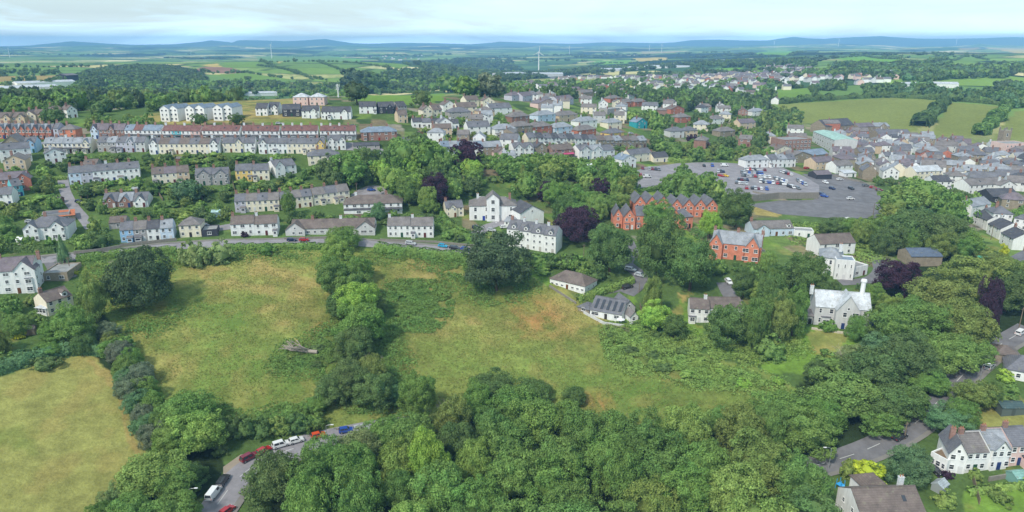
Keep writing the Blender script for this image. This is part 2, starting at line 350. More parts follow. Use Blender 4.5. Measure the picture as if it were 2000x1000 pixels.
def cover_colors(x, y):
    r = np.hypot(x, y)
    n = len(x)
    # countryside: irregular fields with hedges between
    a = fbm(x, y, 900, 3, 21); wx = x+160*(a-.5); wy = y*1.0+160*(fbm(x, y, 700, 3, 25)-.5)
    cs = 210.0
    gx = wx/(cs*1.5); gy = wy/(cs*1.0)
    best = np.full(n, 9e9); second = np.full(n, 9e9); bid = np.zeros(n)
    ix = np.floor(gx).astype(np.int64); iy = np.floor(gy).astype(np.int64)
    for dx in (-1, 0, 1):
        for dy in (-1, 0, 1):
            cx_ = ix+dx; cy_ = iy+dy
            px = cx_+.15+.7*hash2(cx_, cy_, 31); py = cy_+.15+.7*hash2(cx_, cy_, 37)
            d = np.abs(gx-px)+np.abs(gy-py)*1.1
            m = d < best
            second = np.where(m, best, np.minimum(second, d)); bid = np.where(m, hash2(cx_, cy_, 41), bid); best = np.where(m, d, best)
    pal = [srgb(104,128,66), srgb(84,112,62), srgb(124,142,74), srgb(92,118,60), srgb(172,164,112), srgb(110,136,60), srgb(78,104,60), srgb(188,178,132), srgb(130,132,80), srgb(60,86,54), srgb(96,124,62), srgb(70,96,58)]
    pc = np.array(pal)[np.minimum((bid*len(pal)).astype(int), len(pal)-1)]
    edge = (second-best)
    hed = sstep(.10, .04, edge)[:, None]
    pc = pc*1.32
    far = pc*(1-hed)+np.array(srgb(40,58,40))*hed
    wood = sstep(.57, .62, fbm(x, y, 620, 4, 51))[:, None]
    far = far*(1-wood)+np.array(srgb(42,62,42))*wood
    moor = (sstep(9500, 12500, r))[:, None]
    far = far*(1-moor)+np.array(srgb(84,100,76))*moor*(.7+.6*fbm(x, y, 1500, 4, 61))[:, None]
    gcol = np.array(G['garden'])*(.75+.5*fbm(x, y, 9, 3, 71))[:, None]
    # garden plots: small cells of lawn, beds, gravel and paving
    hx = x*.97+y*.24; hy = -x*.24+y*.97; qx = np.floor(hx/9.0+(vnoise(y/30, x*0, 5)-.5)).astype(np.int64); qy = np.floor(hy/17.0).astype(np.int64); hh = hash2(qx, qy, 77)
    plots = np.array([srgb(96,122,60), srgb(110,134,62), srgb(72,92,50), srgb(128,120,92), srgb(84,108,56), srgb(140,134,118), srgb(104,126,66), srgb(66,88,48), srgb(120,108,84), srgb(90,112,58)])
    pc2 = plots[np.minimum((hh*10).astype(int), 9)]*(.8+.4*fbm(x, y, 4, 3, 73))[:, None]
    pm = (sstep(.0, .2, ((r > 285) & (r < 700)).astype(float))*sstep(.36, .44, fbm(x, y, 30, 2, 79)))[:, None]
    gcol = gcol*(1-pm)+pc2*pm
    tfar = sstep(620, 900, r)[:, None]
    c = gcol*(1-tfar)+far*tfar
    jx = (fbm(x, y, 14, 3, 81)-.5)*2; jy = (fbm(x, y, 14, 3, 85)-.5)*2
    for name, jit, poly in COVER:
        w = [(p.x, p.y) for p in WP(poly)]
        xs = [p[0] for p in w]; ys = [p[1] for p in w]
        k = jit*2.2 if name in ('dry', 'rust', 'green', 'bramble') else jit
        mm = (x > min(xs)-9) & (x < max(xs)+9) & (y > min(ys)-9) & (y < max(ys)+9)
        if not mm.any(): continue
        idx = np.nonzero(mm)[0]
        if name in ('dry', 'rust', 'green', 'bramble') and jit > 1.5:   # soft, mottled patches
            cov = np.zeros(len(idx))
            for q in range(5):
                ox = 3.0*math.cos(q*1.3)*jit*.5; oy = 3.0*math.sin(q*1.3)*jit*.5
                cov += inpoly(x[idx]+jx[idx]*k+ox, y[idx]+jy[idx]*k+oy, w)/5.0
            cov *= (.35+.65*sstep(.38, .6, fbm(x[idx], y[idx], 6.5, 4, 91)))
            if name == 'green': cov *= .7
            c[idx] = c[idx]*(1-cov[:, None])+np.array(G[name])*cov[:, None]
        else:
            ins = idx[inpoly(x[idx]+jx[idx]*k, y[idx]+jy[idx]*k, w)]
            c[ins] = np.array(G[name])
    # tufts, mottling and worn patches of the near grassland
    near = 1-sstep(420, 560, r)
    mot = fbm(x, y, 17, 4, 101); fine = fbm(x, y, 3.2, 3, 111)
    c = c*(1+near[:, None]*((fine-.5)*.5+(mot-.5)*.35)[:, None])
    tanp = (near*sstep(.56, .72, fbm(x, y, 8, 5, 121))*.34)[:, None]
    isg = ((c[:, 1] > .11) & (c[:, 0] > .10))[:, None]
    c = np.where(isg, c*(1-tanp)+np.array(G['tan'])*tanp, c)
    grp = (near*sstep(.56, .7, fbm(x+300, y, 15, 4, 131))*.45)[:, None]
    c = np.where(isg, c*(1-grp)+np.array(srgb(88,116,50))*grp, c)
    return np.clip(c, 0, 1)
def ground_mat():
    m, nt, b = new_mat('ground_cover'); n = nt.nodes; l = nt.links
    b.inputs['Roughness'].default_value = .95; b.inputs['Specular IOR Level'].default_value = .08
    at = n.new('ShaderNodeAttribute'); at.attribute_name = 'cover'; g = n.new('ShaderNodeNewGeometry')
    col = at.outputs['Color']
    for sc_, lo, hi, st in ((.9, .8, 1.2, 1.0), (.28, .84, 1.16, 1.0), (.01, .88, 1.12, 1.0)):
        no = n.new('ShaderNodeTexNoise'); no.inputs['Scale'].default_value = sc_; no.inputs['Detail'].default_value = 5; no.inputs['Roughness'].default_value = .65
        l.new(g.outputs['Position'], no.inputs['Vector'])
        mr = n.new('ShaderNodeMapRange'); mr.inputs['From Min'].default_value = .3; mr.inputs['From Max'].default_value = .7
        mr.inputs['To Min'].default_value = lo; mr.inputs['To Max'].default_value = hi; l.new(no.outputs['Fac'], mr.inputs['Value'])
        sc2 = n.new('ShaderNodeVectorMath'); sc2.operation = 'SCALE'; l.new(col, sc2.inputs[0]); l.new(mr.outputs[0], sc2.inputs['Scale']); col = sc2.outputs[0]
    l.new(col, b.inputs['Base Color'])
    bp = n.new('ShaderNodeBump'); bp.inputs['Strength'].default_value = .5; bp.inputs['Distance'].default_value = .5
    no = n.new('ShaderNodeTexNoise'); no.inputs['Scale'].default_value = 1.6; no.inputs['Detail'].default_value = 5
    l.new(g.outputs['Position'], no.inputs['Vector']); l.new(no.outputs['Fac'], bp.inputs['Height']); l.new(bp.outputs[0], b.inputs['Normal'])
    return m
def make_ground():
    az = np.radians(np.concatenate([np.arange(-84, -46, 1.0), np.arange(-46, 46.01, .2), np.arange(47, 85, 1.0)]))
    rr = np.concatenate([np.linspace(6, 110, 12)[:-1], np.arange(110, 560, 1.35), np.exp(np.arange(math.log(560), math.log(15700), .0066))])
    A, Rr = np.meshgrid(az, rr, indexing='ij')
    x = (np.sin(A)*Rr).ravel(); y = (np.cos(A)*Rr).ravel(); z = height(x, y)
    na, nr = len(az), len(rr)
    i = np.arange(na*nr).reshape(na, nr)
    f = np.stack([i[:-1, :-1], i[:-1, 1:], i[1:, 1:], i[1:, :-1]], -1).reshape(-1, 4)
    f = f[:, ::-1]
    me = np_mesh('ground', np.stack([x, y, z], 1), f, [ground_mat()], smooth=True, colors=cover_colors(x, y))
    # face winding: make sure it looks up
    o = link('ground', me); tag(o, 'rolling ground of rough meadows, gardens and fields running out to blue hills', kind='structure'); o['category'] = 'ground'
    return o
ground = make_ground()

# ------------------------------------------------------------------ roads, drives, car parks: sheets that follow the ground
def asphalt(name, col, worn=.25):
    m, nt, b = new_mat(name); n = nt.nodes; l = nt.links
    b.inputs['Roughness'].default_value = .85; b.inputs['Specular IOR Level'].default_value = .2
    g = n.new('ShaderNodeNewGeometry'); no = n.new('ShaderNodeTexNoise'); no.inputs['Scale'].default_value = .22; no.inputs['Detail'].default_value = 8; no.inputs['Roughness'].default_value = .7
    l.new(g.outputs['Position'], no.inputs['Vector'])
    cr_ = n.new('ShaderNodeValToRGB'); cr_.color_ramp.elements[0].position = .3; cr_.color_ramp.elements[1].position = .72
    cr_.color_ramp.elements[0].color = (*[c*(1-worn) for c in col], 1); cr_.color_ramp.elements[1].color = (*[c*(1+worn) for c in col], 1)
    l.new(no.outputs['Fac'], cr_.inputs['Fac']); l.new(cr_.outputs[0], b.inputs['Base Color']); return m
M['asphalt'] = asphalt('asphalt', srgb(142,138,141)); M['asphalt_dark'] = asphalt('asphalt_dark', srgb(116,114,116), .3); M['pavement'] = asphalt('pavement', srgb(128,124,118), .15)
M['lines'] = flat('road_paint', (.5,.5,.48), .7, 0, .2, .2, 1)
ROADS = []     # world polylines with half widths, used to keep plants off them
def dense(pts, step=2.0):
    out = []
    for a, b in zip(pts[:-1], pts[1:]):
        k = max(1, int((b-a).length/step))
        for i in range(k): out.append(a.lerp(b, i/k))
    out.append(pts[-1]); 
    for _ in range(6):      # soften the corners
        out = [out[0]]+[(out[i-1]+out[i]*2+out[i+1])/4 for i in range(1, len(out)-1)]+[out[-1]]
    return out
def strip(path, off0, off1, dz, mb, m=0, skip=None, curb=None):
    prev = None
    for i, p in enumerate(path):
        d = (path[min(i+1, len(path)-1)]-path[max(i-1, 0)]); d.z = 0; d.normalize(); nrm = Vector((-d.y, d.x, 0))
        row = []
        for o_ in (off0, (off0+off1)/2, off1):
            q = p+nrm*o_; row.append((q.x, q.y, float(height(q.x, q.y))+dz))
        if prev is not None and not (skip and skip(i)):
            mb.poly([prev[0], row[0], row[1], prev[1]], m); mb.poly([prev[1], row[1], row[2], prev[2]], m)
        prev = row
def road(name, pts, width, label, mat='asphalt', dashes=False, edge=False, pave=0, cat='road'):
    path = dense([P(*q) for q in pts]); ROADS.append((path, width/2))
    mb = MB(); w = width/2; k = max(1, int(width//3))
    for j in range(k): strip(path, -w+j*width/k, -w+(j+1)*width/k, .10, mb)
    o = mb.build(name, M[mat]); tag(o, label, cat, kind='structure')
    if dashes:
        mb = MB(); strip(path, -.09, .09, .125, mb, skip=lambda i: i % 4 >= 2)
        if edge:
            strip(path, -w+.25, -w+.4, .125, mb); strip(path, w-.4, w-.25, .125, mb)
        o = mb.build('road_markings', M['lines']); tag(o, 'white dashed centre line painted on '+label, 'road markings', kind='structure')
    if pave:
        mb = MB(); s = 1 if pave > 0 else -1; a = s*(w+.02); b = s*(w+abs(pave))
        strip(path, min(a, b), max(a, b), .22, mb)
        for i in range(1, len(path)):    # kerb face
            pr = []
            for q in (path[i-1], path[i]):
                j = path.index(q) if False else i
                d = (path[min(i+1, len(path)-1)]-path[max(i-1, 0)]); d.z = 0; d.normalize(); nn = Vector((-d.y, d.x, 0))
                e = q+nn*a; pr.append((e.x, e.y, float(height(e.x, e.y))))
            mb.poly([(pr[0][0],pr[0][1],pr[0][2]), (pr[1][0],pr[1][1],pr[1][2]), (pr[1][0],pr[1][1],pr[1][2]+.22), (pr[0][0],pr[0][1],pr[0][2]+.22)])
        o = mb.build('pavement', M['pavement']); tag(o, 'grey pavement with a kerb beside '+label, 'pavement', kind='structure')
    return path
LOTS = []
def lot(name, poly, label, mat='asphalt', dz=.10, cell=3.0):
    w = [(p.x, p.y) for p in WP(poly)]; LOTS.append(w)
    xs = [p[0] for p in w]; ys = [p[1] for p in w]
    # triangulated outline, refined so that it follows the ground
    import bmesh
    bm = bmesh.new(); vs = [bm.verts.new((x, y, 0)) for x, y in w]; f = bm.faces.new(vs)
    bmesh.ops.triangulate(bm, faces=[f])
    for ax in (0, 1):
        lo, hi = (min(xs), max(xs)) if ax == 0 else (min(ys), max(ys)); t = math.ceil(lo/cell)*cell
        while t < hi:
            co = (t, 0, 0) if ax == 0 else (0, t, 0); no = (1, 0, 0) if ax == 0 else (0, 1, 0)
            bmesh.ops.bisect_plane(bm, geom=bm.verts[:]+bm.edges[:]+bm.faces[:], plane_co=co, plane_no=no, dist=1e-5); t += cell
    for v_ in bm.verts: v_.co.z = float(height(v_.co.x, v_.co.y))+dz
    bmesh.ops.recalc_face_normals(bm, faces=bm.faces[:])
    if sum(f.normal.z for f in bm.faces) < 0: bmesh.ops.reverse_faces(bm, faces=bm.faces[:])
    me = bpy.data.meshes.new(name); bm.to_mesh(me); bm.free(); me.materials.append(M[mat])
    o = link(name, me); tag(o, label, kind='structure'); o['category'] = 'paving'; return o
main_road = road('road', [(395,1030),(425,985),(452,945),(478,917),(515,896),(560,880),(620,862),(680,850),(730,840),(800,832)], 7.6, 'the road curving past the parked cars below the meadow', dashes=True, edge=False, pave=-1.8)
low_road = road('road', [(1540,925),(1610,905),(1670,888),(1730,862),(1790,828),(1832,785),(1868,745),(1905,710),(1950,675),(2010,640)], 6.6, 'the wide road running down under the wood', 'asphalt_dark', dashes=True, edge=False, pave=-1.2)
top_road = road('road', [(60,510),(150,502),(240,493),(300,484),(380,479),(450,476),(560,473),(640,472),(720,476),(800,483),(880,488),(960,494)], 6.2, 'the lane along the top of the meadows', dashes=False, pave=1.4)
road('road', [(122,345),(126,372),(140,400),(165,428),(178,446)], 4.5, 'the steep side lane between the gardens')
road('road', [(600,287),(690,289),(742,291),(740,310),(732,330)], 6.5, 'the street coming down from the terraces', dashes=True)
road('road', [(0,279),(200,280),(400,281),(700,282)], 4.5, 'the street in front of the red roofed terraces')
road('road', [(1225,575),(1245,560),(1262,545),(1240,528),(1215,512),(1238,500),(1225,470)], 5.5, 'the shaded drive under the great trees', 'asphalt_dark')
road('road', [(1412,552),(1420,565),(1424,585),(1440,592)], 5, 'the private drive behind the white house', 'asphalt_dark')
road('road', [(1715,508),(1722,530),(1700,550),(1640,552)], 5, 'the drive curling round the gothic house', 'asphalt_dark')
road('road', [(930,458),(945,445),(985,432),(1020,436)], 6, 'the forecourt drive of the white mansion', 'asphalt')
road('road', [(700,385),(715,372),(735,365),(740,380)], 9, 'the turning head behind the hipped white house')
road('road', [(1175,570),(1215,562),(1240,558)], 4.5, 'the short drive beside the clipped hedge', 'asphalt_dark')
road('road', [(420,447),(450,443),(480,437)], 6, 'the parking court beside the cream house')
road('road', [(100,497),(112,520),(130,545)], 7, 'the yard beside the garages', 'asphalt_dark')
lot('car_park', [(1216,346),(1262,326),(1330,318),(1420,318),(1530,328),(1572,345),(1600,362),(1600,386),(1520,382),(1470,380),(1425,394),(1385,380),(1330,352),(1300,362),(1225,372)], 'upper car park packed with rows of cars')
lot('car_park_yard', [(1462,400),(1520,392),(1590,390),(1585,372),(1588,356),(1566,340),(1640,340),(1700,362),(1728,392),(1730,426),(1620,426),(1520,418)], 'dark half empty lower car park', 'asphalt_dark', dz=.05)
M['gravel'] = asphalt('gravel', srgb(150,138,122), .2)
lot('lay_by', [(436,912),(470,888),(500,886),(540,872),(548,880),(500,905),(470,930),(448,950),(436,940)], 'pale gravel lay-by between the hedge and the lower road', 'gravel', dz=.05)
# ================================================================== HOUSES
WC = dict(white=srgb(238,238,236), cream=srgb(236,226,204), yellow=srgb(232,200,126), blue=srgb(160,198,230), pblue=srgb(205,220,236), grey=srgb(172,168,166), stone=srgb(150,136,118), lgrey=srgb(205,205,204),
 brick=srgb(186,118,98), dbrick=srgb(150,116,104), orange=srgb(212,134,108), lav=srgb(196,194,206), pink=srgb(226,196,188), turq=srgb(110,190,200), teal=srgb(60,160,170), dark=srgb(70,72,80), green=srgb(120,190,160), tan=srgb(214,192,164), red=srgb(190,60,60))
RC = dict(slate=srgb(108,108,114), lslate=srgb(146,150,156), brown=srgb(112,100,94), redbrown=srgb(118,82,78), grey=srgb(122,116,114), dark=srgb(80,80,86), pale=srgb(190,194,198), bluegrey=srgb(124,138,154), copper=srgb(160,192,180), purple=srgb(116,106,112), rust=srgb(190,110,70), flat=srgb(150,150,148))
WALLM = dict(brick='brick', dbrick='brick', orange='brick', stone='brick')
FACADES = []   # (u0,u1,vtop,vbase,distance) of every front, to keep scattered plants from hiding them
FOOT = []      # (x, y, radius)
AUTO = []      # (object, phrase) labelled once everything stands
_win = {}
def window_mesh(w, h, style):
    k = (round(w, 1), round(h, 1), style)
    if k in _win: return _win[k]
    w, h = k[0], k[1]
    fr = MB(); t = .09
    fr.box(-w/2, -.07, 0, w/2, .0, t); fr.box(-w/2, -.07, h-t, w/2, .0, h); fr.box(-w/2, -.07, t, -w/2+t, 0, h-t); fr.box(w/2-t, -.07, t, w/2, 0, h-t)
    if style != 'plain':
        fr.box(-w/2+t, -.055, h*.52, w/2-t, 0, h*.52+.06)
        if w > 1.3: fr.box(-.035, -.06, t, .035, 0, h-t)
    fr.box(-w/2-.08, -.16, -.09, w/2+.08, .0, -.003)     # sill
    pa = MB(); pa.box(-w/2+t, -.03, t, w/2-t, -.012, h-t)
    both = MB(); both.v = list(fr.v); both.f = list(fr.f); both.m = [0]*len(fr.f)
    both.box(-w/2+t, -.03, t, w/2-t, -.012, h-t, 1)
    _win[k] = (fr.mesh('window', [M['white']]), pa.mesh('pane', [M['glass']]), both.mesh('window', [M['white'], M['glass']]))
    return _win[k]
def add_window(parent, x, y, z, w, h, near, rz=0, style='sash', proud=.012):
    fr, pa, both = window_mesh(w, h, style)
    n = Vector((math.sin(rz), -math.cos(rz), 0))*proud
    if near:
        o = link('window', fr, parent, (x+n.x, y+n.y, z), rz); link('pane', pa, o)
    else:
        link('window', both, parent, (x+n.x, y+n.y, z), rz)
_door = {}
def add_door(parent, x, y, z, col, w=1.0, h=2.05):
    k = (round(w, 1), round(h, 1))
    if k not in _door:
        mb = MB(); mb.box(-w/2, -.05, 0, w/2, 0, h); mb.box(-w/2+.15, -.075, h*.55, w/2-.15, -.05, h-.2); mb.box(-w/2+.15, -.075, .2, w/2-.15, -.05, h*.48)
        _door[k] = mb.mesh('door', [M['plain']])
    o = link('door', _door[k], parent, (x, y-.012, z)); o.color = (*col, 1)
def chimney_mesh(brick=True):
    mb = MB(); mb.box(-.55, -.32, -1.6, .55, .32, 1.25, 0); mb.box(-.62, -.39, 1.25, .62, .39, 1.42, 0)
    for px in (-.28, .28):
        mb.tube([(px, 0, 1.42), (px, 0, 1.95)], [.13, .11], 6, 1)
    return mb.mesh('chimney', [M['brick'], M['pot']])
CHIM = chimney_mesh()
def slab(mb, pts, t=.16, m=0):
    """roof slab: polygon given counter-clockwise seen from outside, thickened below"""
    a = [Vector(p) for p in pts]; n = (a[1]-a[0]).cross(a[2]-a[0]).normalized()
    lo = [p-n*t for p in a]; mb.poly(a, m); mb.poly(list(reversed(lo)), m)
    for i in range(len(a)):
        j = (i+1) % len(a); mb.poly([a[i], lo[i], lo[j], a[j]], m)
def gable_roof(mb, x0, x1, y0, y1, ze, zr, oh=.3, ov=.3):
    """ridge along x"""
    ym = (y0+y1)/2; s = (zr-ze)/(ym-y0); zl = ze-oh*s+.1
    slab(mb, [(x0-ov, y0-oh, zl), (x1+ov, y0-oh, zl), (x1+ov, ym, zr+.1), (x0-ov, ym, zr+.1)])
    slab(mb, [(x1+ov, y1+oh, zl), (x0-ov, y1+oh, zl), (x0-ov, ym, zr+.1), (x1+ov, ym, zr+.1)])
    mb.box(x0-ov+.01, ym-.13, zr+.02, x1+ov-.01, ym+.13, zr+.2)
def front_gable_roof(mb, x0, x1, yf, yb, ze, zr, oh=.25):
    xm = (x0+x1)/2; s = (zr-ze)/(xm-x0); zl = ze-oh*s+.1
    slab(mb, [(x0-oh, yb, zl), (x0-oh, yf-.3, zl), (xm, yf-.3, zr+.1), (xm, yb, zr+.1)])
    slab(mb, [(x1+oh, yf-.3, zl), (x1+oh, yb, zl), (xm, yb, zr+.1), (xm, yf-.3, zr+.1)])
def hip_roof(mb, x0, x1, y0, y1, ze, zr, oh=.35):
    ym = (y0+y1)/2; k = min((y1-y0)/2, (x1-x0)/2-.05); zl = ze-.05
    a, b = x0-oh, x1+oh; c, d = y0-oh, y1+oh; ra, rb = x0+k*.95, x1-k*.95
    if ra > rb: ra = rb = (x0+x1)/2
    slab(mb, [(a, c, zl), (b, c, zl), (rb, ym, zr), (ra, ym, zr)] if rb-ra > .02 else [(a, c, zl), (b, c, zl), (rb, ym, zr)])
    slab(mb, [(b, d, zl), (a, d, zl), (ra, ym, zr), (rb, ym, zr)] if rb-ra > .02 else [(b, d, zl), (a, d, zl), (rb, ym, zr)])
    slab(mb, [(b, c, zl), (b, d, zl), (rb, ym, zr)]); slab(mb, [(a, d, zl), (a, c, zl), (ra, ym, zr)])
DOORS = [srgb(40,60,110), srgb(96,44,44), srgb(210,210,210), srgb(40,80,60), srgb(50,45,45), srgb(110,70,40)]
def house_at(org, ex, w, d=8, eave=5.2, rise=2.6, roof='gable', wall='white', rc='slate', st=2, nw=3, gables=(), chim=None, door=True, label=None, cat='house', name='house',
             group=None, near=None, porch=None, dormers=(), style='sash', win=(1.1, 1.3), side=None, lefty=0, base=2.5, auto=None, wallm=None, roofends=(.3, .3), doorcol=None, bays=(), quick=False):
    ang = math.atan2(ex.y, ex.x)
    root = link(name, None, None, org, ang); root.empty_display_size = 1
    tag(root, label, cat, group)
    if auto: AUTO.append((root, auto))
    rdist = math.hypot(org.x, org.y)
    if near is None: near = rdist < 300
    x0, x1 = -w/2, w/2
    wc = WC[wall] if isinstance(wall, str) else wall
    wm = M[wallm or (WALLM.get(wall, 'wall') if isinstance(wall, str) else 'wall')]
    zr = eave+rise
    mb = MB()
    ov0, ov1 = roofends
    ym = d/2
    rect = [(x0, 0), (x1, 0), (x1, d), (x0, d)]
    mb.prism(rect, -base, eave)
    if roof == 'gable':
        for x in (x0, x1):
            s_ = 1 if x == x1 else -1
            tri = [(x, 0, eave), (x, d, eave), (x, ym, zr-.08)]
            mb.poly(tri if s_ > 0 else tri[::-1])
    elif roof == 'front':
        mb.poly([(x0, 0, eave), (x1, 0, eave), (0, 0, zr-.08)]); mb.poly([(x1, d, eave), (x0, d, eave), (0, d, zr-.08)])
    elif roof == 'flat':
        for bx in ((x0, 0, x1, .3), (x0, d-.3, x1, d), (x0, .3, x0+.3, d-.3), (x1-.3, .3, x1, d-.3)): mb.box(bx[0], bx[1], eave, bx[2], bx[3], eave+.45)
    rf = MB()
    if roof == 'gable': gable_roof(rf, x0, x1, 0, d, eave, zr, .3, 0); 
    elif roof == 'front': front_gable_roof(rf, x0, x1, 0, d+.3, eave, zr)
    elif roof == 'hip': hip_roof(rf, x0, x1, 0, d, eave, zr)
    elif roof == 'mono': slab(rf, [(x0-.2, -.3, eave-.05), (x1+.2, -.3, eave-.05), (x1+.2, d+.2, zr), (x0-.2, d+.2, zr)]); mb.prism([(x0, d-.25), (x1, d-.25), (x1, d-.01), (x0, d-.01)], eave, zr-.2)
    else: rf.box(x0+.3, .3, eave-.05, x1-.3, d-.3, eave+.12)
    fro = [0.0]*0
    for (gx, gw, proj, grise) in gables:
        a, b = gx-gw/2, gx+gw/2
        if proj > 0: mb.prism([(a, -proj), (b, -proj), (b, -.003), (a, -.003)], -base, eave)
        yf = -proj if proj > 0 else -.02
        mb.poly([(a, yf, eave), (b, yf, eave), (gx, yf, eave+grise-.08)])
        yb = min(ym, grise/max(rise, .1)*ym) if roof == 'gable' else ym*.8
        front_gable_roof(rf, a, b, yf, yb, eave, eave+grise, .18)
    wallo = mb.build('wall', wm, root, color=wc)
    roofo = rf.build('roof', M['roof'], root, color=RC[rc] if isinstance(rc, str) else rc)
    # chimneys
    if chim is None: chim = [(x0+.7, ym)] if roof == 'gable' else [(x0*.35, ym)]
    for (cx_, cy_) in chim:
        c = link('chimney', CHIM, roofo, (cx_, cy_, zr if roof != 'flat' else eave+.4)); c.color = (*(WC['dbrick'] if wall not in ('white', 'lgrey') or random.random() < .5 else WC['lgrey']), 1)
    # windows
    fh = eave/st
    def yat(x):
        for (gx, gw, proj, gr) in gables:
            if abs(x-gx) < gw/2 and proj > 0: return -proj
        return 0
    xs = [x0+w*(i+.5)/nw for i in range(nw)] if nw else []
    dx = None
    if door and nw:
        dx = xs[nw//2] if nw > 1 else xs[0]+w*.25
    for f_ in range(st):
        for x in xs:
            if f_ == 0 and dx is not None and abs(x-dx) < .01 and nw > 1: continue
            hh = win[1] if f_ < 2 else win[1]*.85
            if hh > fh-.7: hh = fh-.7
            rr2 = random.random(); wv = win[0]*(1.55 if rr2 < .22 and w/nw > 2.9 else (.7 if rr2 > .88 else 1))
            add_window(root, x+random.uniform(-.15, .15), yat(x), f_*fh+.95 if st > 1 else 0.9, wv, hh, near, 0, style)
    if dx is not None: add_door(root, dx, yat(dx), 0.02, doorcol or random.choice(DOORS))
    for (gx, gw, proj, gr) in gables:
        if gw > 3.2 and gr > 1.4: add_window(root, gx, min(-proj, -.02), eave-.15 if gr < 2 else eave+.1, .7, min(.9, gr*.45), near, 0, 'plain')
    if roof == 'front' and rise > 2: add_window(root, 0, 0, eave+.1, .8, .9, near, 0, 'plain')
    if side:      # windows in the end walls
        for sgn in side:
            for f_ in range(st):
                for yy in ((.3*d, .7*d) if d > 7 else (.5*d,)):
                    add_window(root, (x1 if sgn > 0 else x0), yy, f_*fh+.95, .9, min(win[1], fh-.9), near, R(90) if sgn > 0 else R(-90), style)
    if porch:      # lean-to roof over the ground floor
        pm = MB(); col = porch if isinstance(porch, tuple) else RC['dark']
        slab(pm, [(x0+.15, -1.5, 2.35), (x1-.15, -1.5, 2.35), (x1-.15, -.01, 3.0), (x0+.15, -.01, 3.0)], .1)
        pm.build('porch_roof', M['roof'], root, color=col)
        pb = MB(); pb.prism([(x0+.3, -1.3), (x0+w*.5, -1.3), (x0+w*.5, -.004), (x0+.3, -.004)], -base*.6, 2.25); pb.build('bay', wm, root, color=wc)
        add_window(root, x0+.3+(w*.5-.3)/2, -1.3, .8, min(2.0, w*.38), 1.2, near, 0)
    elif not bays and not gables and roof in ('gable', 'hip') and rdist < 560 and w > 4.5 and st > 1 and random.random() < .38:     # a small lean-to built on at the front
        xw = random.uniform(1.6, 2.6); xc = random.choice([-1, 1])*(w/2-xw/2-.25); xd = random.uniform(1.0, 2.0); eb = MB(); eb.prism([(xc-xw/2, -xd), (xc+xw/2, -xd), (xc+xw/2, -.004), (xc-xw/2, -.004)], -base*.6, 2.15)
        eb.build('porch', wm, root, color=wc); er = MB(); slab(er, [(xc-xw/2-.12, -xd-.15, 2.18), (xc+xw/2+.12, -xd-.15, 2.18), (xc+xw/2+.12, -.01, 2.8), (xc-xw/2-.12, -.01, 2.8)], .08); er.build('porch_roof', M['roof'], root, color=RC[random.choice(['slate', 'grey', 'dark'])])
        add_window(root, xc, -xd, .75, xw-.7, 1.1, near, 0, 'plain')
    if roof == 'gable' and not gables and not dormers and rdist < 560 and rise > 1.8 and random.random() < .34:      # a skylight lying on the slope
        sx_ = random.uniform(-w*.3, w*.3); q0, q1 = .38, .62; zf = lambda q: eave+.1+rise*q+.07; sk = MB(); slab(sk, [(sx_-.4, ym*q0, zf(q0)), (sx_+.4, ym*q0, zf(q0)), (sx_+.4, ym*q1, zf(q1)), (sx_-.4, ym*q1, zf(q1))], .05); sk.build('skylight', M['glass'], root)
    for (bx, bw, bst) in bays:     # projecting bay windows
        bb = MB(); hgt = bst*fh-.25
        bb.prism([(bx-bw/2, -.004), (bx-bw/2+.35, -.9), (bx+bw/2-.35, -.9), (bx+bw/2, -.004)], -base*.6, hgt)
        bo = bb.build('bay', wm, root, color=wc)
        for f_ in range(bst): add_window(root, bx, -.9, f_*fh+.85, bw-1.0, 1.4, near, 0)
        br = MB(); br.prism([(bx-bw/2-.1, -.004), (bx-bw/2+.3, -1.02), (bx+bw/2-.3, -1.02), (bx+bw/2+.1, -.004)], hgt+.003, hgt+.18); br.build('bay_roof', M['roof'], root, color=RC['slate'])
    for dd in dormers:      # dormer windows on the front slope
        if roof not in ('gable', 'hip', 'mono'): break
        dw = 1.7; z0 = eave+.25; yq = .25/max(rise/ym, .01); yq = max(.15, yq)
        dm = MB(); zt = z0+1.25; yb = min(ym, (zt-eave+.5)/(rise/ym)) if roof != 'mono' else ym
        dm.prism([(dd-dw/2, yq), (dd+dw/2, yq), (dd+dw/2, yb), (dd-dw/2, yb)], z0-.2, zt)
        dm.poly([(dd-dw/2, yq, zt), (dd+dw/2, yq, zt), (dd, yq, zt+.65)])
        do = dm.build('dormer', M['wall'], root, color=WC['white'])
        dr = MB(); front_gable_roof(dr, dd-dw/2, dd+dw/2, yq, yb+.6, zt, zt+.7, .15); dr.build('dormer_roof', M['roof'], root, color=RC[rc] if isinstance(rc, str) else rc)
        add_window(root, dd, yq, z0+.05, 1.0, 1.0, near, 0, 'plain')
    # registers
    mid = org+Vector((-ex.y, ex.x, 0))*(d/2)
    k = max(1, int(w/6))
    for i in range(k+1): 
        q = mid+ex*(w*(i/k-.5)*.9); FOOT.append((q.x, q.y, d*.62))
    a_ = pix(org-ex*(w/2)); b_ = pix(org+ex*(w/2)); t_ = pix(org+Vector((0, 0, zr)))
    FACADES.append((min(a_[0], b_[0]), max(a_[0], b_[0]), t_[1], max(a_[1], b_[1]), rdist))
    return root
def H(u0, v0, u1, v1, label, **k):
    a, b = P(u0, v0), P(u1, v1)
    ex = b-a; dz = ex.z; ex.z = 0; w = ex.length; ex.normalize(); org = (a+b)/2; org.z = min(a.z, b.z)*.5+org.z*.5
    return house_at(org, ex, w, label=label, **k)
ORD = ['first', 'second', 'third', 'fourth', 'fifth', 'sixth', 'seventh', 'eighth', 'ninth', 'tenth', 'eleventh', 'twelfth']
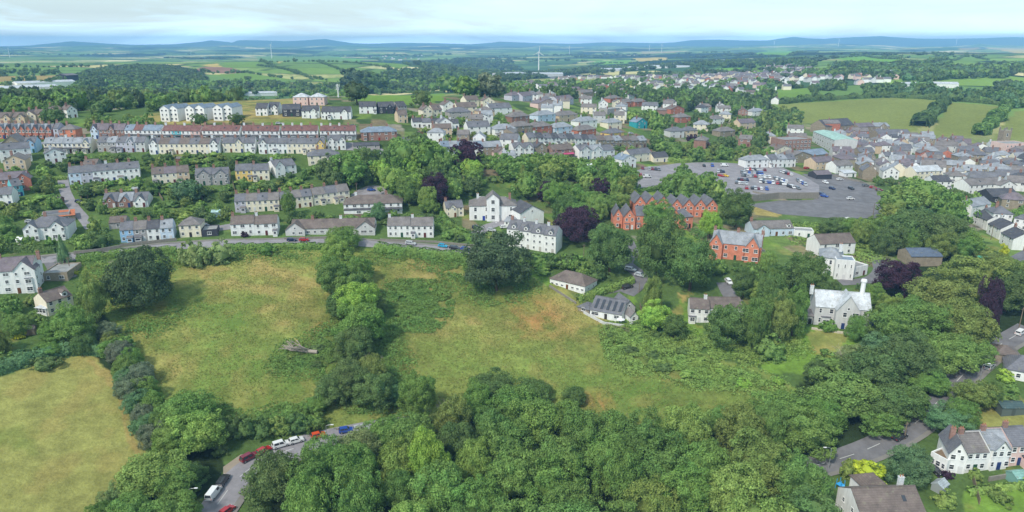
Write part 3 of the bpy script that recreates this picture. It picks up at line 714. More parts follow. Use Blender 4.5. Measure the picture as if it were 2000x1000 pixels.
def T(u0, v0, u1, v1, n, phrase, group, walls=('white',), rcs=('slate',), ends=(None, None), gab=(), **k):
    """a terrace of n houses between two ground points of its front"""
    a, b = P(u0, v0), P(u1, v1); full = b-a; ex = full.copy(); ex.z = 0; L = ex.length; ex.normalize(); w = L/n
    base_k = dict(nw=2, d=8); base_k.update(k)
    for i in range(n):
        c = a+full*((i+.5)/n)
        wl_ = walls[i % len(walls)]; rr_ = rcs[i % len(rcs)]
        kk = dict(base_k)
        if i in gab or (i-n) in gab: kk['gables'] = [(0, w*.72, .5, kk.get('rise', 2.6)*.9)]
        kk['chim'] = [(-w/2+.8, kk['d']/2)]
        lab = f"{ORD[i]} house from the left in {phrase}" if n > 1 else phrase
        house_at(c, ex, w-.03, label=lab, group=group, wall=wl_, rc=rr_, name='terraced_house', cat='house', roofends=(0, 0), **kk)

# ---- left and centre: the terraces on the slope
T(0,271,105,272,8,'the red brick bay terrace', 'red brick terrace', ('brick',), ('lslate','slate'), gab=(0,1,2,3,4,5,6,7), eave=5.4, rise=2.6)
H(107,272,117,272,'pale grey end house closing the red brick bay terrace', wall='lav', eave=6, roof='gable', d=9, nw=1)
H(119,271,150,271,'orange brick house with hipped roof right of the brick bay terrace', wall='orange', roof='hip', rc='grey', nw=2, bays=[(-3,2.6,2)])
T(179,271,245,272,4,'the dark brick terrace with white gabled bays', 'dark brick terrace', ('pblue','dbrick','dbrick','dbrick'), ('purple',), gab=(0,2), rise=3)
T(245.5,272,316,273,4,'the slate roofed white terrace by the dark brick', 'pale hill terrace', ('white',), ('bluegrey','redbrown','bluegrey','bluegrey'), porch=True)
T(319,273,392,274,4,'the red roofed terrace with a turquoise front', 'red roofed terraces', ('white','turq','white','pink'), ('redbrown',), porch=True)
T(396,273,469,274,4,'the red roofed white terrace next to the turquoise one', 'red roofed terraces', ('white',), ('redbrown',), porch=True)
T(474,273,547,274,4,'the middle red roofed white terrace', 'red roofed terraces', ('white',), ('redbrown',), porch=True)
T(551,273,622,273,4,'the red roofed terrace second nearest the brick pair', 'red roofed terraces', ('white',), ('redbrown',), porch=True)
T(626,273,696,273,4,'the red roofed white terrace beside the brick pair', 'red roofed terraces', ('white',), ('redbrown',), porch=True)
H(706,275,776,275,'brown brick pair under a blue slate hipped roof with a red door', wall='dbrick', roof='hip', rc='bluegrey', nw=5, d=10, eave=5.4, bays=[(-8,2.6,2),(8,2.6,2)], doorcol=srgb(150,40,30), chim=[(-4,5),(5,5)])
H(6,299,46,299,'grey stone steep roofed chapel house at the end of the cream row', wall='stone', roof='front', rc='grey', nw=2, rise=4, d=12)
H(50,298,73,298,'blue washed house beside the grey stone chapel', wall='blue', nw=2, gables=[(0,4,.6,2)])
T(88,299,180,299,5,'the pale cream row with slate roofs', 'cream second row', ('cream','cream','white','cream','cream'), ('lslate',), gab=(4,), porch=True)
T(192,297,285,297,5,'the grey and lavender row', 'grey second row', ('grey','grey','lav','lav','lgrey'), ('slate','lslate'), gab=(3,))
T(293,301,430,301,7,'the long cream row with a gable at each end', 'long cream row', ('white','cream','cream','cream','cream','cream','white'), ('slate','brown'), gab=(0,6), eave=5.6)
T(436,298,500,298,3,'the short cream and white row above the gardens', 'short cream row', ('cream','cream','white'), ('slate',), gab=(1,))
T(506,300,636,300,7,'the row of white then yellow fronts', 'white and yellow row', ('white','white','white','cream','cream','cream','yellow'), ('slate',), gab=(0,6), eave=5.6)
H(641,293,676,292,'white cottage with two front gables beside the yellow ended row', wall='white', gables=[(-3,3.6,.4,2.2),(3,3.6,.4,2.2)], nw=4)
H(690,292,742,292,'low garage block under a dark roof beside the street', wall='grey', rc='dark', eave=2.4, rise=1.2, st=1, nw=3, door=False, cat='garage', chim=[])
T(137,362,275,350,6,'the white terrace at the top of the side lane', 'white lane terrace', ('pblue','lav','white','white','white','white'), ('slate',), eave=5.8)
H(162,331,190,331,'small grey shed roofed building behind the white lane terrace', wall='grey', roof='gable', rc='brown', st=1, eave=2.6, rise=2, nw=2)
T(299,362,372,356,3,'the cream stone block below the long cream row', 'cream stone block', ('cream','cream','tan'), ('brown','purple'), eave=5.4)
T(383,362,449,360,2,'the grey pebbledashed pair with corner gables', 'pebbledash pair', ('grey',), ('slate',), gab=(0,1), nw=3, d=9)
T(461,353,527,352,2,'the yellow and cream pair', 'yellow pair', ('yellow','cream'), ('slate',), nw=3, d=8)
H(538,347,580,338,'white gabled house set at an angle beside the yellow pair', wall='white', gables=[(-3,5,.8,3)], nw=3, rc='slate', d=12)
H(603,324,665,320,'cream block under a wide dark hipped roof by the trees', wall='cream', roof='hip', rc='slate', nw=4, d=11)
H(771,297,802,297,'white cottage with dark slate roof above the big trees', wall='white', rc='slate', nw=2)
H(2,374,56,370,'dark brick house with broad slate roofs by the left hedge', wall='brick', rc='purple', nw=3, d=12, gables=[(4,6,1,2.6)])
H(0,402,27,402,'white box house below the dark brick house', wall='white', rc='slate', nw=2, d=7)
H(28,386,48,382,'small teal painted house beside the white box house', wall='turq', rc='slate', nw=1, d=7)
T(202,406,290,404,3,'the slate gabled bungalow row', 'slate bungalows', ('dbrick','dbrick','white'), ('slate','lslate'), gab=(0,1,2), st=1, eave=2.9, rise=3, nw=2, d=10)
T(460,415,547,411,4,'the stepped cream terrace, lower part', 'stepped cream terrace', ('lav','cream','cream','cream'), ('slate','grey'))
T(549,410,612,403,3,'the stepped cream terrace, middle part', 'stepped cream terrace', ('cream',), ('slate','grey'))
T(613,402,684,392,3,'the stepped cream terrace, top part', 'stepped cream terrace', ('cream',), ('grey','slate'))
H(672,417,786,417,'long white house with brown hipped roof above the bungalows', wall='white', roof='hip', rc='brown', nw=8, d=12, eave=5, rise=3, chim=[(-8,6),(6,6)], porch=True)
H(50,470,136,467,'white half timbered house with hipped slate roof on the lawn', wall='white', roof='hip', rc='slate', nw=5, d=11, eave=5.5, rise=3.2, gables=[(-5,5,1,2.4),(4,5,1,2.4)], chim=[(-1,5.5)])
H(84,436,138,430,'grey flat roofed outbuilding behind the half timbered house', wall='grey', roof='flat', st=1, eave=3, nw=3, door=False, chim=[], cat='outbuilding')
H(118,434,148,430,'old shed with a rusty orange tin roof', wall='stone', roof='mono', rc='rust', st=1, eave=2.6, rise=1, nw=1, door=False, chim=[], d=7, cat='shed')
T(237,474,341,468,4,'the blue and white lane terrace', 'blue lane terrace', ('blue','grey','white','pblue'), ('slate','grey','dark','lslate'), eave=5.2, d=8, porch=None)
H(352,464,394,462,'cream square house with black shutters and hipped roof', wall='cream', roof='hip', rc='grey', nw=3, d=9, chim=[])
H(395,463,426,461,'flat roofed dark garage beside the cream square house', wall='dark', roof='flat', st=1, eave=2.6, nw=1, door=False, chim=[], cat='garage', rc='flat')
H(214,448,248,446,'brown roofed garage behind the blue terrace', wall='grey', rc='brown', st=1, eave=2.8, rise=1.8, nw=1, door=False, chim=[], cat='garage')
T(452,461,544,459,2,'the white pair with brown roofs and pink flowers', 'white semi pair', ('white','white'), ('brown',), nw=3, d=8.5)
H(568,458,732,457,'long low bungalow row with a white gable at each end', wall='lgrey', rc='brown', st=1, eave=3, rise=2.8, nw=12, d=10, gables=[(-15.5,8,1.5,3),(14,8,1.5,3)], chim=[(-9,5),(3,5)], win=(1.6,1.1))
T(757,463,847,464,2,'the white pair under one grey roof above the lane', 'white grey roofed pair', ('white',), ('grey',), nw=4, d=9, eave=5.2)
H(-14,575,72,570,'tall cream house with a big front gable and brick chimney', wall='white', rc='purple', st=3, eave=8.2, rise=3.4, nw=4, d=10, gables=[(4,6.5,.5,3.4)], chim=[(7.5,5),(-4,5)], side=(1,), bays=[(5,2.8,2)])
H(84,549,134,549,'flat grey garages beside the tall cream house', wall='stone', roof='flat', st=1, eave=2.8, nw=2, door=False, chim=[], d=12, cat='garage', rc='flat')
H(96,618,146,600,'small cream bungalow with a brown roof and a white dormer', wall='cream', rc='brown', st=2, eave=4.8, rise=2.4, nw=3, d=8, dormers=[2])
H(72,612,92,618,'white glazed conservatory beside the small cream bungalow', wall='white', rc='pale', roof='hip', st=1, eave=2.6, rise=1, nw=3, d=5, door=False, chim=[], cat='conservatory', win=(1.3,1.6))
# ---- top left
for q, (a, b, v) in enumerate([(-6,22,247),(24,48,246),(66,92,240),(92,110,232)]):
    H(a, v, b, v, ['brown roofed house beyond the brick terrace, first in its row','brown roofed house beyond the brick terrace, second in its row','brown roofed house beyond the brick terrace, third in its row','brown roofed house beyond the brick terrace, beside the round tree'][q], wall='tan', rc='brown', nw=2, gables=[(2,4,.6,2)], d=9)
H(48,241,72,241,'cream arched gable house among the brown roofs', wall='cream', roof='front', rc='brown', nw=2, d=10)
H(133,231,153,229,'white gabled house half hidden by trees above the terraces', wall='white', roof='front', rc='brown', nw=2, d=10)
for q, (a, b) in enumerate([(315,332),(333,349),(364,381),(382,401),(418,436),(437,455)]):
    H(a, 237.5-q*.5, b, 238-q*.5, f"white three storey gabled block on the bare hillside, {ORD[q]} from the left", wall='white', roof='front', rc='bluegrey', st=3, eave=8, rise=2.0, nw=2, d=14, chim=[], door=False, group='white gabled new blocks', win=(1.3,1.3), style='plain')
for q, (a, b, v, wl_, lab) in enumerate([(500,523,226,'white','first'),(524,545,224,'white','second'),(552,588,228,'dark','third'),(590,624,231,'white','fourth'),(628,648,233,'white','fifth'),(647,686,233,'white','sixth'),(702,736,222,'white','seventh'),(740,772,222,'dark','eighth'),(777,795,221,'grey','ninth')]):
    H(a, v, b, v, f"new house with dark slate roof on the upper road, {lab} from the white blocks", wall=wl_, rc='dark', nw=3, d=9, eave=4.8, rise=2.9, chim=[], group='new slate roofed houses', gables=[((b-a)*.06,3.6,1,1.8)] if q % 2 else ())
H(573,206,602,206,'pale roofed new house on the ridge, left one of two', wall='pink', roof='hip', rc='pale', nw=3, d=10, chim=[], eave=6)
H(605,206,634,206,'pale roofed new house on the ridge, right one of two', wall='pink', roof='hip', rc='pale', nw=3, d=10, chim=[], eave=6)
H(806,175,842,175,'white long house with two gables standing on the ridge field', wall='white', rc='brown', nw=4, gables=[(-6,6,1,3),(6,6,1,3)], d=9, eave=3.4, st=1, rise=3.2)
H(778,240,797,240,'small brown roofed house left of the cream cluster', wall='tan', rc='brown', nw=2, d=7)
for (a, b, v, wl_, rr_, rf, lab) in [(826,845,230,'cream','brown','front','leftmost cream gable of the cluster below the ridge trees'),(846,864,229,'cream','brown','gable','cream house second in the cluster below the ridge trees'),(866,892,219,'white','brown','front','tall white gable in the cluster below the ridge trees'),
  (893,932,223,'cream','brown','gable','wide cream house in the cluster below the ridge trees'),(911,936,208,'cream','brown','gable','cream house at the back of the cluster below the ridge trees'),(943,966,210,'cream','brown','front','cream gable at the right of the cluster below the ridge trees'),
  (957,1000,224,'white','slate','gable','white slate roofed house right of the cream cluster'),(938,966,231,'tan','grey','hip','tan hipped bungalow below the cream cluster'),(914,958,263,'white','slate','gable','white cottage with dormers beside the hipped white block'),
  (967,1008,267,'white','lslate','hip','large white block with pale hipped roof'),(878,920,233,'grey','slate','hip','grey hipped bungalow in the cottage gardens'),
  (1000,1020,197,'lav','purple','hip','lavender house at the far end of the ridge'),(1021,1040,198,'lav','purple','gable','purple roofed house at the far end of the ridge'),(1051,1088,212,'pink','purple','front','pink gabled house below the ridge end'),(1089,1120,204,'lav','purple','gable','purple roofed pair right of the pink gabled house'),
  (1135,1160,189,'stone','grey','gable','grey roofed house high among the trees'),(1192,1212,201,'brick','grey','hip','brick hipped house, first of the brick group on the hill'),(1213,1237,209,'brick','grey','hip','brick hipped house, second of the brick group on the hill'),(1228,1245,195,'white','slate','gable','white house behind the brick group on the hill'),(1240,1262,208,'brick','grey','hip','brick hipped house, third of the brick group on the hill'),
  (1186,1210,224,'grey','flat','flat','square grey flat roofed building above the villas'),(1310,1336,223,'brick','brown','front','red brick gabled house above the dark trees'),(1323,1348,240,'brick','grey','hip','red brick hipped house below the gabled one'),
  (1369,1383,220,'white','dark','hip','small white house with a dark roof by the dark trees'),(1391,1414,243,'white','grey','hip','white hipped house right of the brick house'),(1469,1493,227,'white','lslate','hip','white hipped house at the far edge of the suburb'),(1445,1475,251,'tan','purple','gable','purple roofed tan house near the suburb edge'),
  (1003,1040,261,'stone','grey','hip','stone hipped villa, first in the villa row'),(1041,1078,261,'brick','grey','hip','brick hipped villa, second in the villa row'),(1083,1118,262,'pblue','lslate','hip','pale blue hipped villa, third in the villa row'),(1129,1164,267,'brick','grey','hip','brick hipped villa, fourth in the villa row'),
  (1051,1085,237,'pblue','lslate','hip','pale blue hipped villa in the upper row'),(1092,1128,237,'tan','grey','hip','tan hipped villa in the upper row'),(1131,1166,249,'white','lslate','hip','white hipped villa between the two villa rows'),(1000,1034,241,'dbrick','grey','hip','brown brick hipped villa in the upper row'),
  (1187,1214,252,'cream','lslate','hip','cream hipped house above the yellow gable'),(1190,1218,273,'yellow','slate','hip','yellow house with a slate hip above the stone terrace'),(1243,1264,251,'teal','bluegrey','front','turquoise gabled building by the small yard'),
  (1309,1336,269,'lgrey','slate','hip','slate hipped bungalow left of the purple shrub'),(1337,1362,268,'tan','slate','hip','slate hipped bungalow behind the purple shrub'),(1406,1435,268,'stone','grey','hip','grey hipped bungalow among the hillside gardens')]:
    H(a, v, b, v, lab, wall=wl_, rc=rr_, roof=rf, nw=2 if b-a < 30 else 3, d=9, group=None, rise=3.0 if rf != 'hip' else 2.8)
T(806,249,897,252,5,'the low white row below the cream cluster', 'low white cottages', ('white',), ('dark','slate'), st=1, eave=3.6, rise=2.2, d=7)
T(862,304,944,304,5,'the pale slate row behind the copper beech', 'row behind the copper beech', ('pblue','pblue','white','white','white'), ('bluegrey','lslate'), d=9)
H(945,304,981,303,'brown stone house joined to the white slate row', wall='stone', rc='lslate', nw=3, d=8)
H(969,312,993,311,'pink front gable garage house below the stone one', wall='pink', roof='front', rc='brown', nw=1, st=1, eave=4, rise=2.6, d=8)
T(1031,284,1165,287,9,'the long white and cream row', 'white and cream long row', ('cream','white','white','white','white','cream','white','white','white'), ('slate','dark'), d=7, eave=5)
T(1166,288,1263,288,6,'the long brown stone terrace', 'brown stone terrace', ('stone',), ('brown','grey','lslate'), d=8, eave=4.8)
T(1003,306,1043,306,2,'the white gabled pair below the long row', 'white gabled pair', ('white',), ('slate',), gab=(0,1), d=8)
H(1047,304,1069,304,'small stone house with a steep front gable', wall='stone', roof='front', rc='dark', nw=1, d=8)
H(1079,308,1120,308,'brown roofed house with a bright pink shop front', wall='dbrick', rc='brown', nw=3, d=9, porch=(.55,.08,.2))
T(1131,312,1200,312,3,'the tall white row with black edged gables', 'tall white gabled row', ('white',), ('slate','lslate'), gab=(0,1), eave=6, d=9, nw=2)
H(1214,327,1242,327,'white front gable house with a dark balcony by the car park', wall='white', roof='front', rc='bluegrey', nw=2, d=9)
H(1230,316,1272,314,'cream house with slate roof behind the balcony house', wall='cream', rc='slate', nw=3, d=8)
H(1276,317,1305,316,'low cream building with a dark roof by the car park hedge', wall='cream', rc='dark', st=1, eave=3.4, nw=2, d=8)
H(1456,328,1500,327,'white house with pale roof at the car park edge', wall='white', rc='lslate', nw=4, d=8, roof='hip')
T(1502,327,1553,326,3,'the white row along the top of the car park', 'white car park row', ('white',), ('slate','lslate'), d=8)
# ---- the white mansion and its neighbours
def mansion():
    r_ = H(917,430,1009,431,'white mansion with a tall central gabled tower and blue door', cat='mansion', name='mansion', wall='white', roof='hip', rc='grey', st=2, eave=7.2, rise=3.0, nw=4, d=12, chim=[(-7,6),(8,6)], win=(1.3,1.9), door=False)
    mb = MB(); e = 10.6; mb.prism([(-2.9,-1.3),(2.9,-1.3),(2.9,7),(-2.9,7)], -3, e); mb.poly([(-2.9,-1.3,e),(2.9,-1.3,e),(0,-1.3,e+2.4)]); mb.poly([(2.9,7,e),(-2.9,7,e),(0,7,e+2.4)]); t = mb.build('tower', M['wall'], r_, color=WC['white'])
    rm = MB(); front_gable_roof(rm, -2.9, 2.9, -1.3, 7.3, e, e+2.5, .35); rm.build('tower_roof', M['roof'], r_, color=RC['grey'])
    for z in (1.0, 4.6, 8.2): add_window(r_, 0, -1.3, z, 1.6, 1.9, True)
    add_door(r_, -4.3, 0, .02, srgb(40,60,150), 1.2, 2.3)
    mb = MB(); mb.box(-6.6,5,6.5,-3.6,9,9.6); mb.box(3.4,6,6.5,6.4,9,9.4); mb.build('attic_block', M['wall'], r_, color=WC['white'])
    H(1016,444,1062,438,'big white gabled wing with blank wall beside the mansion', wall='white', roof='front', rc='dark', st=2, eave=6.4, rise=3.2, nw=0, d=13, door=False, chim=[])
    H(985,440,1012,444,'low glazed white lean-to in front of the mansion wing', wall='white', roof='mono', rc='lslate', st=1, eave=2.2, rise=1.4, nw=3, d=4, chim=[], cat='conservatory', name='conservatory', door=False)
mansion()
H(871,424,906,422,'cream lodge with two small gables left of the mansion', wall='cream', rc='slate', st=2, eave=4.4, nw=3, d=7, gables=[(-1,3.5,.8,1.8)])
T(988,478,1085,499,4,'the white three storey flats with little dormers', 'white flats', ('white',), ('slate','purple'), st=3, eave=8.2, rise=2.6, nw=3, d=9, dormers=[-1.2], group=None) if False else None
def flats():
    a, b = P(990, 480), P(1085, 497); full = b-a; ex = full.copy(); ex.z = 0; L = ex.length; ex.normalize(); w = L/4
    for i in range(4):
        house_at(a+full*((i+.5)/4), ex, w-.03, label=f"white three storey flats with small dormers, {ORD[i]} section from the oak", group='white flats beside the great oak', wall='white', rc='slate', st=3, eave=7.8, rise=2.9, nw=2, d=9, dormers=[w*.05], chim=[(-w/2+.8, 4.5)], name='flats', cat='flats', win=(.95,1.1), doorcol=srgb(180,176,170))
flats()
# brick gabled row
for q, a in enumerate([1238, 1260.5, 1283]): H(a, 420, a+21.5, 420, f"orange brick gabled house, {ORD[q]} in the upper row of three", wall='orange', roof='front', rc='slate', nw=2, d=12, eave=6, rise=3.4, chim=[], group='orange brick gabled houses')
for q, a in enumerate([1309, 1332, 1355, 1378]): H(a, 424, a+22, 424, f"orange brick gabled house, {ORD[q]} in the upper row of four", wall='orange', roof='front', rc='slate', nw=2, d=12, eave=5.6, rise=3.2, chim=[], group='orange brick gabled houses')
H(1197,446,1215,446,'narrow orange brick gable at the left of the lower row', wall='orange', roof='front', rc='slate', nw=1, d=10, eave=6, rise=3.4, chim=[], group='orange brick gabled houses')
H(1217,448,1240,448,'orange brick gable with a white bay in the lower row', wall='orange', roof='front', rc='slate', nw=2, d=12, eave=6, rise=3.4, chim=[], group='orange brick gabled houses', bays=[(-1,2.4,1)])
H(1241,446,1276,446,'long slate roofed brick house joined to the lower row', wall='orange', roof='gable', rc='slate', nw=3, d=10, eave=6, rise=3.2, chim=[])
H(1306,446,1328,446,'orange brick gable half behind the tall cedar', wall='orange', roof='front', rc='slate', nw=1, d=10, eave=5.6, rise=3.2, chim=[])
H(1330,447,1352,445,'slate roofed brick house at the right of the lower row', wall='orange', roof='hip', rc='slate', nw=1, d=9, eave=5.4, rise=3, chim=[])
# brick villa
def villa():
    H(1387,503,1484,512,'big orange brick villa with two tall gables and pale slates', cat='villa', name='villa', wall='orange', roof='gable', rc='lslate', st=2, eave=6.6, rise=3.8, nw=5, d=10, gables=[(-7.6,5,1.6,3.9),(6.2,5.2,1.6,3.9)], chim=[(-9,5),(0,5),(9.3,5)], side=(1,), bays=[], win=(1.5,1.5))
villa()
H(1470,462,1549,461,'pale blue bungalow with a dark triangular gable', wall='pblue', rc='grey', st=1, eave=3.6, rise=2.4, nw=6, d=9, gables=[(-5,6,.8,2)], dormers=[7])
H(1550,463,1588,466,'white flat roofed annex beside the pale blue bungalow', wall='white', roof='flat', st=1, eave=2.8, nw=2, d=6, chim=[], cat='annex', rc='flat')
# gothic white house
def gothic():
    H(1596,536,1641,541,'white gothic house with arched windows and hipped slate roof', cat='house', name='gothic_house', wall='white', roof='hip', rc='lslate', st=2, eave=7, rise=2.8, nw=3, d=11, chim=[(3,5.5)], win=(.9,1.7))
    H(1628,545,1665,548,'white square tower wing of the gothic house', wall='white', roof='flat', rc='bluegrey', st=2, eave=7.2, nw=3, d=6, chim=[], win=(.5,1.4), cat='house wing', side=(1,))
    H(1666,543,1693,536,'low white wing stepping down from the gothic house', wall='white', roof='flat', rc='flat', st=1, eave=3.6, nw=2, d=5, chim=[], cat='house wing')
    H(1598,500,1668,497,'brown roofed white building behind the gothic house', wall='white', roof='gable', rc='brown', st=2, eave=5, rise=2.8, nw=3, d=9, chim=[])
gothic()
def grey_villa():
    r_ = H(1588,634,1697,640,'pale grey stone villa with mossy patched slates and tall round chimney', cat='villa', name='villa', wall='lgrey', roof='gable', rc='pale', st=2, eave=6.4, rise=4.0, nw=5, d=9, gables=[(1.0,7.0,2.2,5.0)], chim=[(-9.2,4.5)], side=(1,), win=(1.2,1.6), bays=[(-4.8,3,1)])
    mb = MB(); mb.tube([(6,4.5,8.5),(6,4.5,14.2)],[.75,.7],12); mb.tube([(6,4.5,14.2),(6,4.5,14.6),(6,4.5,15.0)],[.95,.95,.8],12); mb.build('chimney', M['wall'], r_, color=WC['white'], smooth=False)
    H(1566,632,1586,633,'low grey garden wing left of the grey villa', wall='lgrey', roof='hip', rc='grey', st=1, eave=3, rise=1.4, nw=2, d=6, chim=[], cat='house wing')
grey_villa()
H(1345,630,1384,630,'white house with a bay of tall windows below the drive', wall='white', roof='gable', rc='brown', st=2, eave=5.2, rise=2.0, nw=3, d=9, chim=[(2,4.5)], win=(1.3,1.3), bays=[(-2.2,2.6,1)])
H(1385,622,1450,616,'long brown roofed wing of the white house below the drive', wall='white', roof='gable', rc='brown', st=1, eave=3.6, rise=2.2, nw=5, d=9, chim=[], cat='house wing')
H(1074,552,1142,576,'long low white bungalow with brown hipped roof at the meadow edge', wall='white', roof='hip', rc='brown', st=1, eave=3.0, rise=3, nw=7, d=9, chim=[], side=(1,), win=(1.2,.8))
def dormer_bungalow():
    r_ = H(1152,616,1214,630,'low bungalow with a slate roof cut by dark glazed strips above the dry grass', wall='white', roof='gable', rc='slate', st=1, eave=2.7, rise=3.3, nw=3, d=11, chim=[], win=(2.6,1.3), doorcol=srgb(60,55,50))
    for x in (-4.6, -2.4, -.2, 2.0, 4.2):      # long dark rooflights standing proud of the slates
        mb = MB(); slab(mb, [(x,.7,3.45),(x+.95,.7,3.45),(x+.95,4.3,5.6),(x,4.3,5.6)], .3); mb.build('rooflight', M['glass'], r_)
    H(1128,606,1150,616,'low grey slate lean-to at the left of the bungalow with dark rooflights', wall='stone', roof='hip', rc='slate', st=1, eave=2, rise=1.4, nw=1, d=6, chim=[], door=False, cat='outhouse', name='outhouse')
    H(1216,618,1240,612,'grey slate cross wing at the right of the rooflight bungalow', wall='lgrey', roof='front', rc='slate', st=1, eave=3, rise=2.6, nw=1, d=8, chim=[], door=False, cat='house wing')
dormer_bungalow()
H(1230,632,1246,628,'tiny white gabled outhouse beside the dormer bungalow', wall='white', roof='front', rc='grey', st=1, eave=2.4, rise=1.8, nw=1, d=4, chim=[], cat='outhouse', door=False)
# ---- bottom right
def bottom_right():
    H(1672,1046,1800,1036,'white house with broad brown roof at the bottom of the hill road', wall='white', roof='gable', rc='brown', st=2, eave=5.4, rise=3.0, nw=6, d=9, chim=[(4.8,6)], side=(-1,), win=(1.2,1.1))
    H(1690,985,1735,978,'brown roofed rear wing of the white house by the hill road', wall='white', roof='hip', rc='brown', st=1, eave=3.4, rise=2.4, nw=2, d=6, chim=[], cat='house wing')
    T(1880,925,2010,905,3,'the pale terrace at the foot of the hill road', 'pale lower terrace', ('white','white','pink'), ('grey','lslate','slate'), nw=3, d=8, gab=(1,), eave=5.4)
    H(1846,922,1882,926,'white gable end house of the pale lower terrace', wall='white', roof='front', rc='slate', st=2, eave=5.4, rise=3, nw=2, d=8)
    H(1814,905,1846,926,'curved white single storey extension with a brown flat roof', wall='white', roof='flat', rc=srgb(120,100,78), st=1, eave=3.2, nw=3, d=9, chim=[], cat='extension', door=False)
    H(1962,738,2030,752,'low white house with dark hipped roof above the gardens', wall='white', roof='hip', rc='slate', st=1, eave=3, rise=3, nw=4, d=10, chim=[])
    H(1942,706,1990,712,'brown roofed garage beside the hill road', wall='stone', roof='hip', rc='brown', st=1, eave=2.6, rise=1.6, nw=1, d=7, chim=[], door=False, cat='garage')
    H(1895,424,1932,417,'white house at the bend above the dark roofed row', wall='white', rc='lslate', nw=2, d=8)
    H(1934,450,1972,452,'tall white house with bay windows by the dark roofed row', wall='white', rc='slate', roof='hip', st=3, eave=8, nw=3, d=10)
    H(1974,458,2030,470,'large white villa at the right edge of the town', wall='white', rc='slate', roof='hip', st=3, eave=8, nw=4, d=10)
    for q, (a, b) in enumerate([((1898,436),(1925,450)),((1926,455),(1950,468)),((1951,474),(1975,488))]):
        H(a[0], a[1], b[0], b[1], f"white cottage with dark roof and skylights, {ORD[q]} down the slope", wall='white', rc='dark', roof='gable', nw=2, d=9, eave=4.6, rise=2.8, group='dark roofed white cottages')
    H(1968,522,2020,545,'cream house with a long slate roof at the wood edge', wall='cream', rc='slate', nw=4, d=10, eave=4.5)
bottom_right()
# ---- town on the right: named larger buildings
H(1531,296,1582,297,'brick and white three storey flat roofed office', wall='dbrick', roof='flat', rc='flat', st=3, eave=9, nw=7, d=16, chim=[], cat='office building', name='office_building', door=False, win=(1.6,1.6))
H(1586,276,1627,300,'long block with a pale green copper roof', wall='lgrey', roof='gable', rc='copper', st=3, eave=9.5, rise=1.2, nw=9, d=16, chim=[], cat='office building', name='office_building', door=False, win=(1.8,1.6))
H(1610,263,1666,262,'large brown stone hall with a steep slate roof', wall='stone', roof='gable', rc='dark', st=2, eave=8, rise=5, nw=8, d=16, chim=[], cat='hall', name='hall')
H(1597,258,1609,262,'red brick house joined to the brown stone hall', wall='brick', roof='front', rc='grey', st=3, eave=9, nw=2, d=14)
H(1675,263,1706,262,'purple roofed stone house right of the hall', wall='stone', roof='gable', rc='purple', nw=3, d=12, eave=7)
H(1707,262,1736,262,'stone house with a white gable below the big field', wall='stone', roof='gable', rc='lslate', nw=3, d=12, eave=7, gables=[(0,7,1,3)])
H(1716,276,1780,276,'long grey shed roofed market building', wall='stone', roof='gable', rc='slate', st=1, eave=5, rise=4, nw=8, d=16, chim=[], cat='market building')
H(1514,306,1546,305,'cream gabled house in the trees above the car park', wall='cream', roof='front', rc='brown', nw=2, d=10)
H(1569,314,1617,312,'low building with blue striped roof', wall='stone', roof='gable', rc='bluegrey', st=1, eave=4, rise=3, nw=4, d=12, chim=[])
H(1546,319,1584,318,'grey gabled chapel above the car park', wall='stone', roof='front', rc='grey', nw=2, d=12)
H(1592,332,1630,330,'tan stone house with two chimneys by the car park', wall='tan', rc='purple', nw=4, d=10, chim=[(-5,5),(5,5)])
H(1632,339,1664,338,'white house with slate roof at the car park corner', wall='white', rc='grey', nw=3, d=9)
H(1594,350,1624,350,'dark timber garage with open front in the car park', wall='dark', rc='purple', st=1, eave=3, rise=1.8, nw=0, d=8, chim=[], cat='garage')
H(1648,346,1672,346,'small white lean-to beside the white corner house', wall='white', roof='mono', rc='pale', st=1, eave=2.8, rise=1, nw=2, d=5, chim=[], cat='outhouse')
H(1786,352,1838,349,'cream row of cottages with pale roofs behind the wood', wall='cream', rc='pale', nw=6, d=9)
H(1820,372,1856,372,'white house with dark roof beside the round wood', wall='white', rc='dark', nw=3, d=9)
H(1890,380,1950,377,'long white house with grey roof above the round wood', wall='white', rc='grey', nw=6, d=10)
H(1950,380,1982,380,'white gabled house joined to the long white one', wall='white', roof='front', rc='grey', nw=2, d=10)
H(1936,397,1990,396,'row of black roofed sheds in the lower town', wall='dark', rc='dark', st=1, eave=3.5, rise=3, nw=3, d=12, chim=[], cat='shed')
H(1960,306,2005,304,'pink and red fronted building by the tower', wall='pink', roof='flat', rc='flat', st=3, eave=9, nw=6, d=14, chim=[], cat='building')
def church():
    p = P(1956, 292); root = link('church_tower', None, None, p, 0); tag(root, 'slender grey stone church tower rising over the town roofs', 'church tower')
    mb = MB(); mb.box(-3,-3,-2,3,3,15); mb.build('wall', M['brick'], root, color=WC['stone'])
    mb = MB()
    for x in (-2.6, 2.6):
        for y in (-2.6, 2.6): mb.box(x-.4, y-.4, 15.003, x+.4, y+.4, 17)
    mb.build('pinnacle', M['stone'], root)
    for z in (5, 10.5): add_window(root, 0, -3, z, 1.2, 2.4, False)
church()
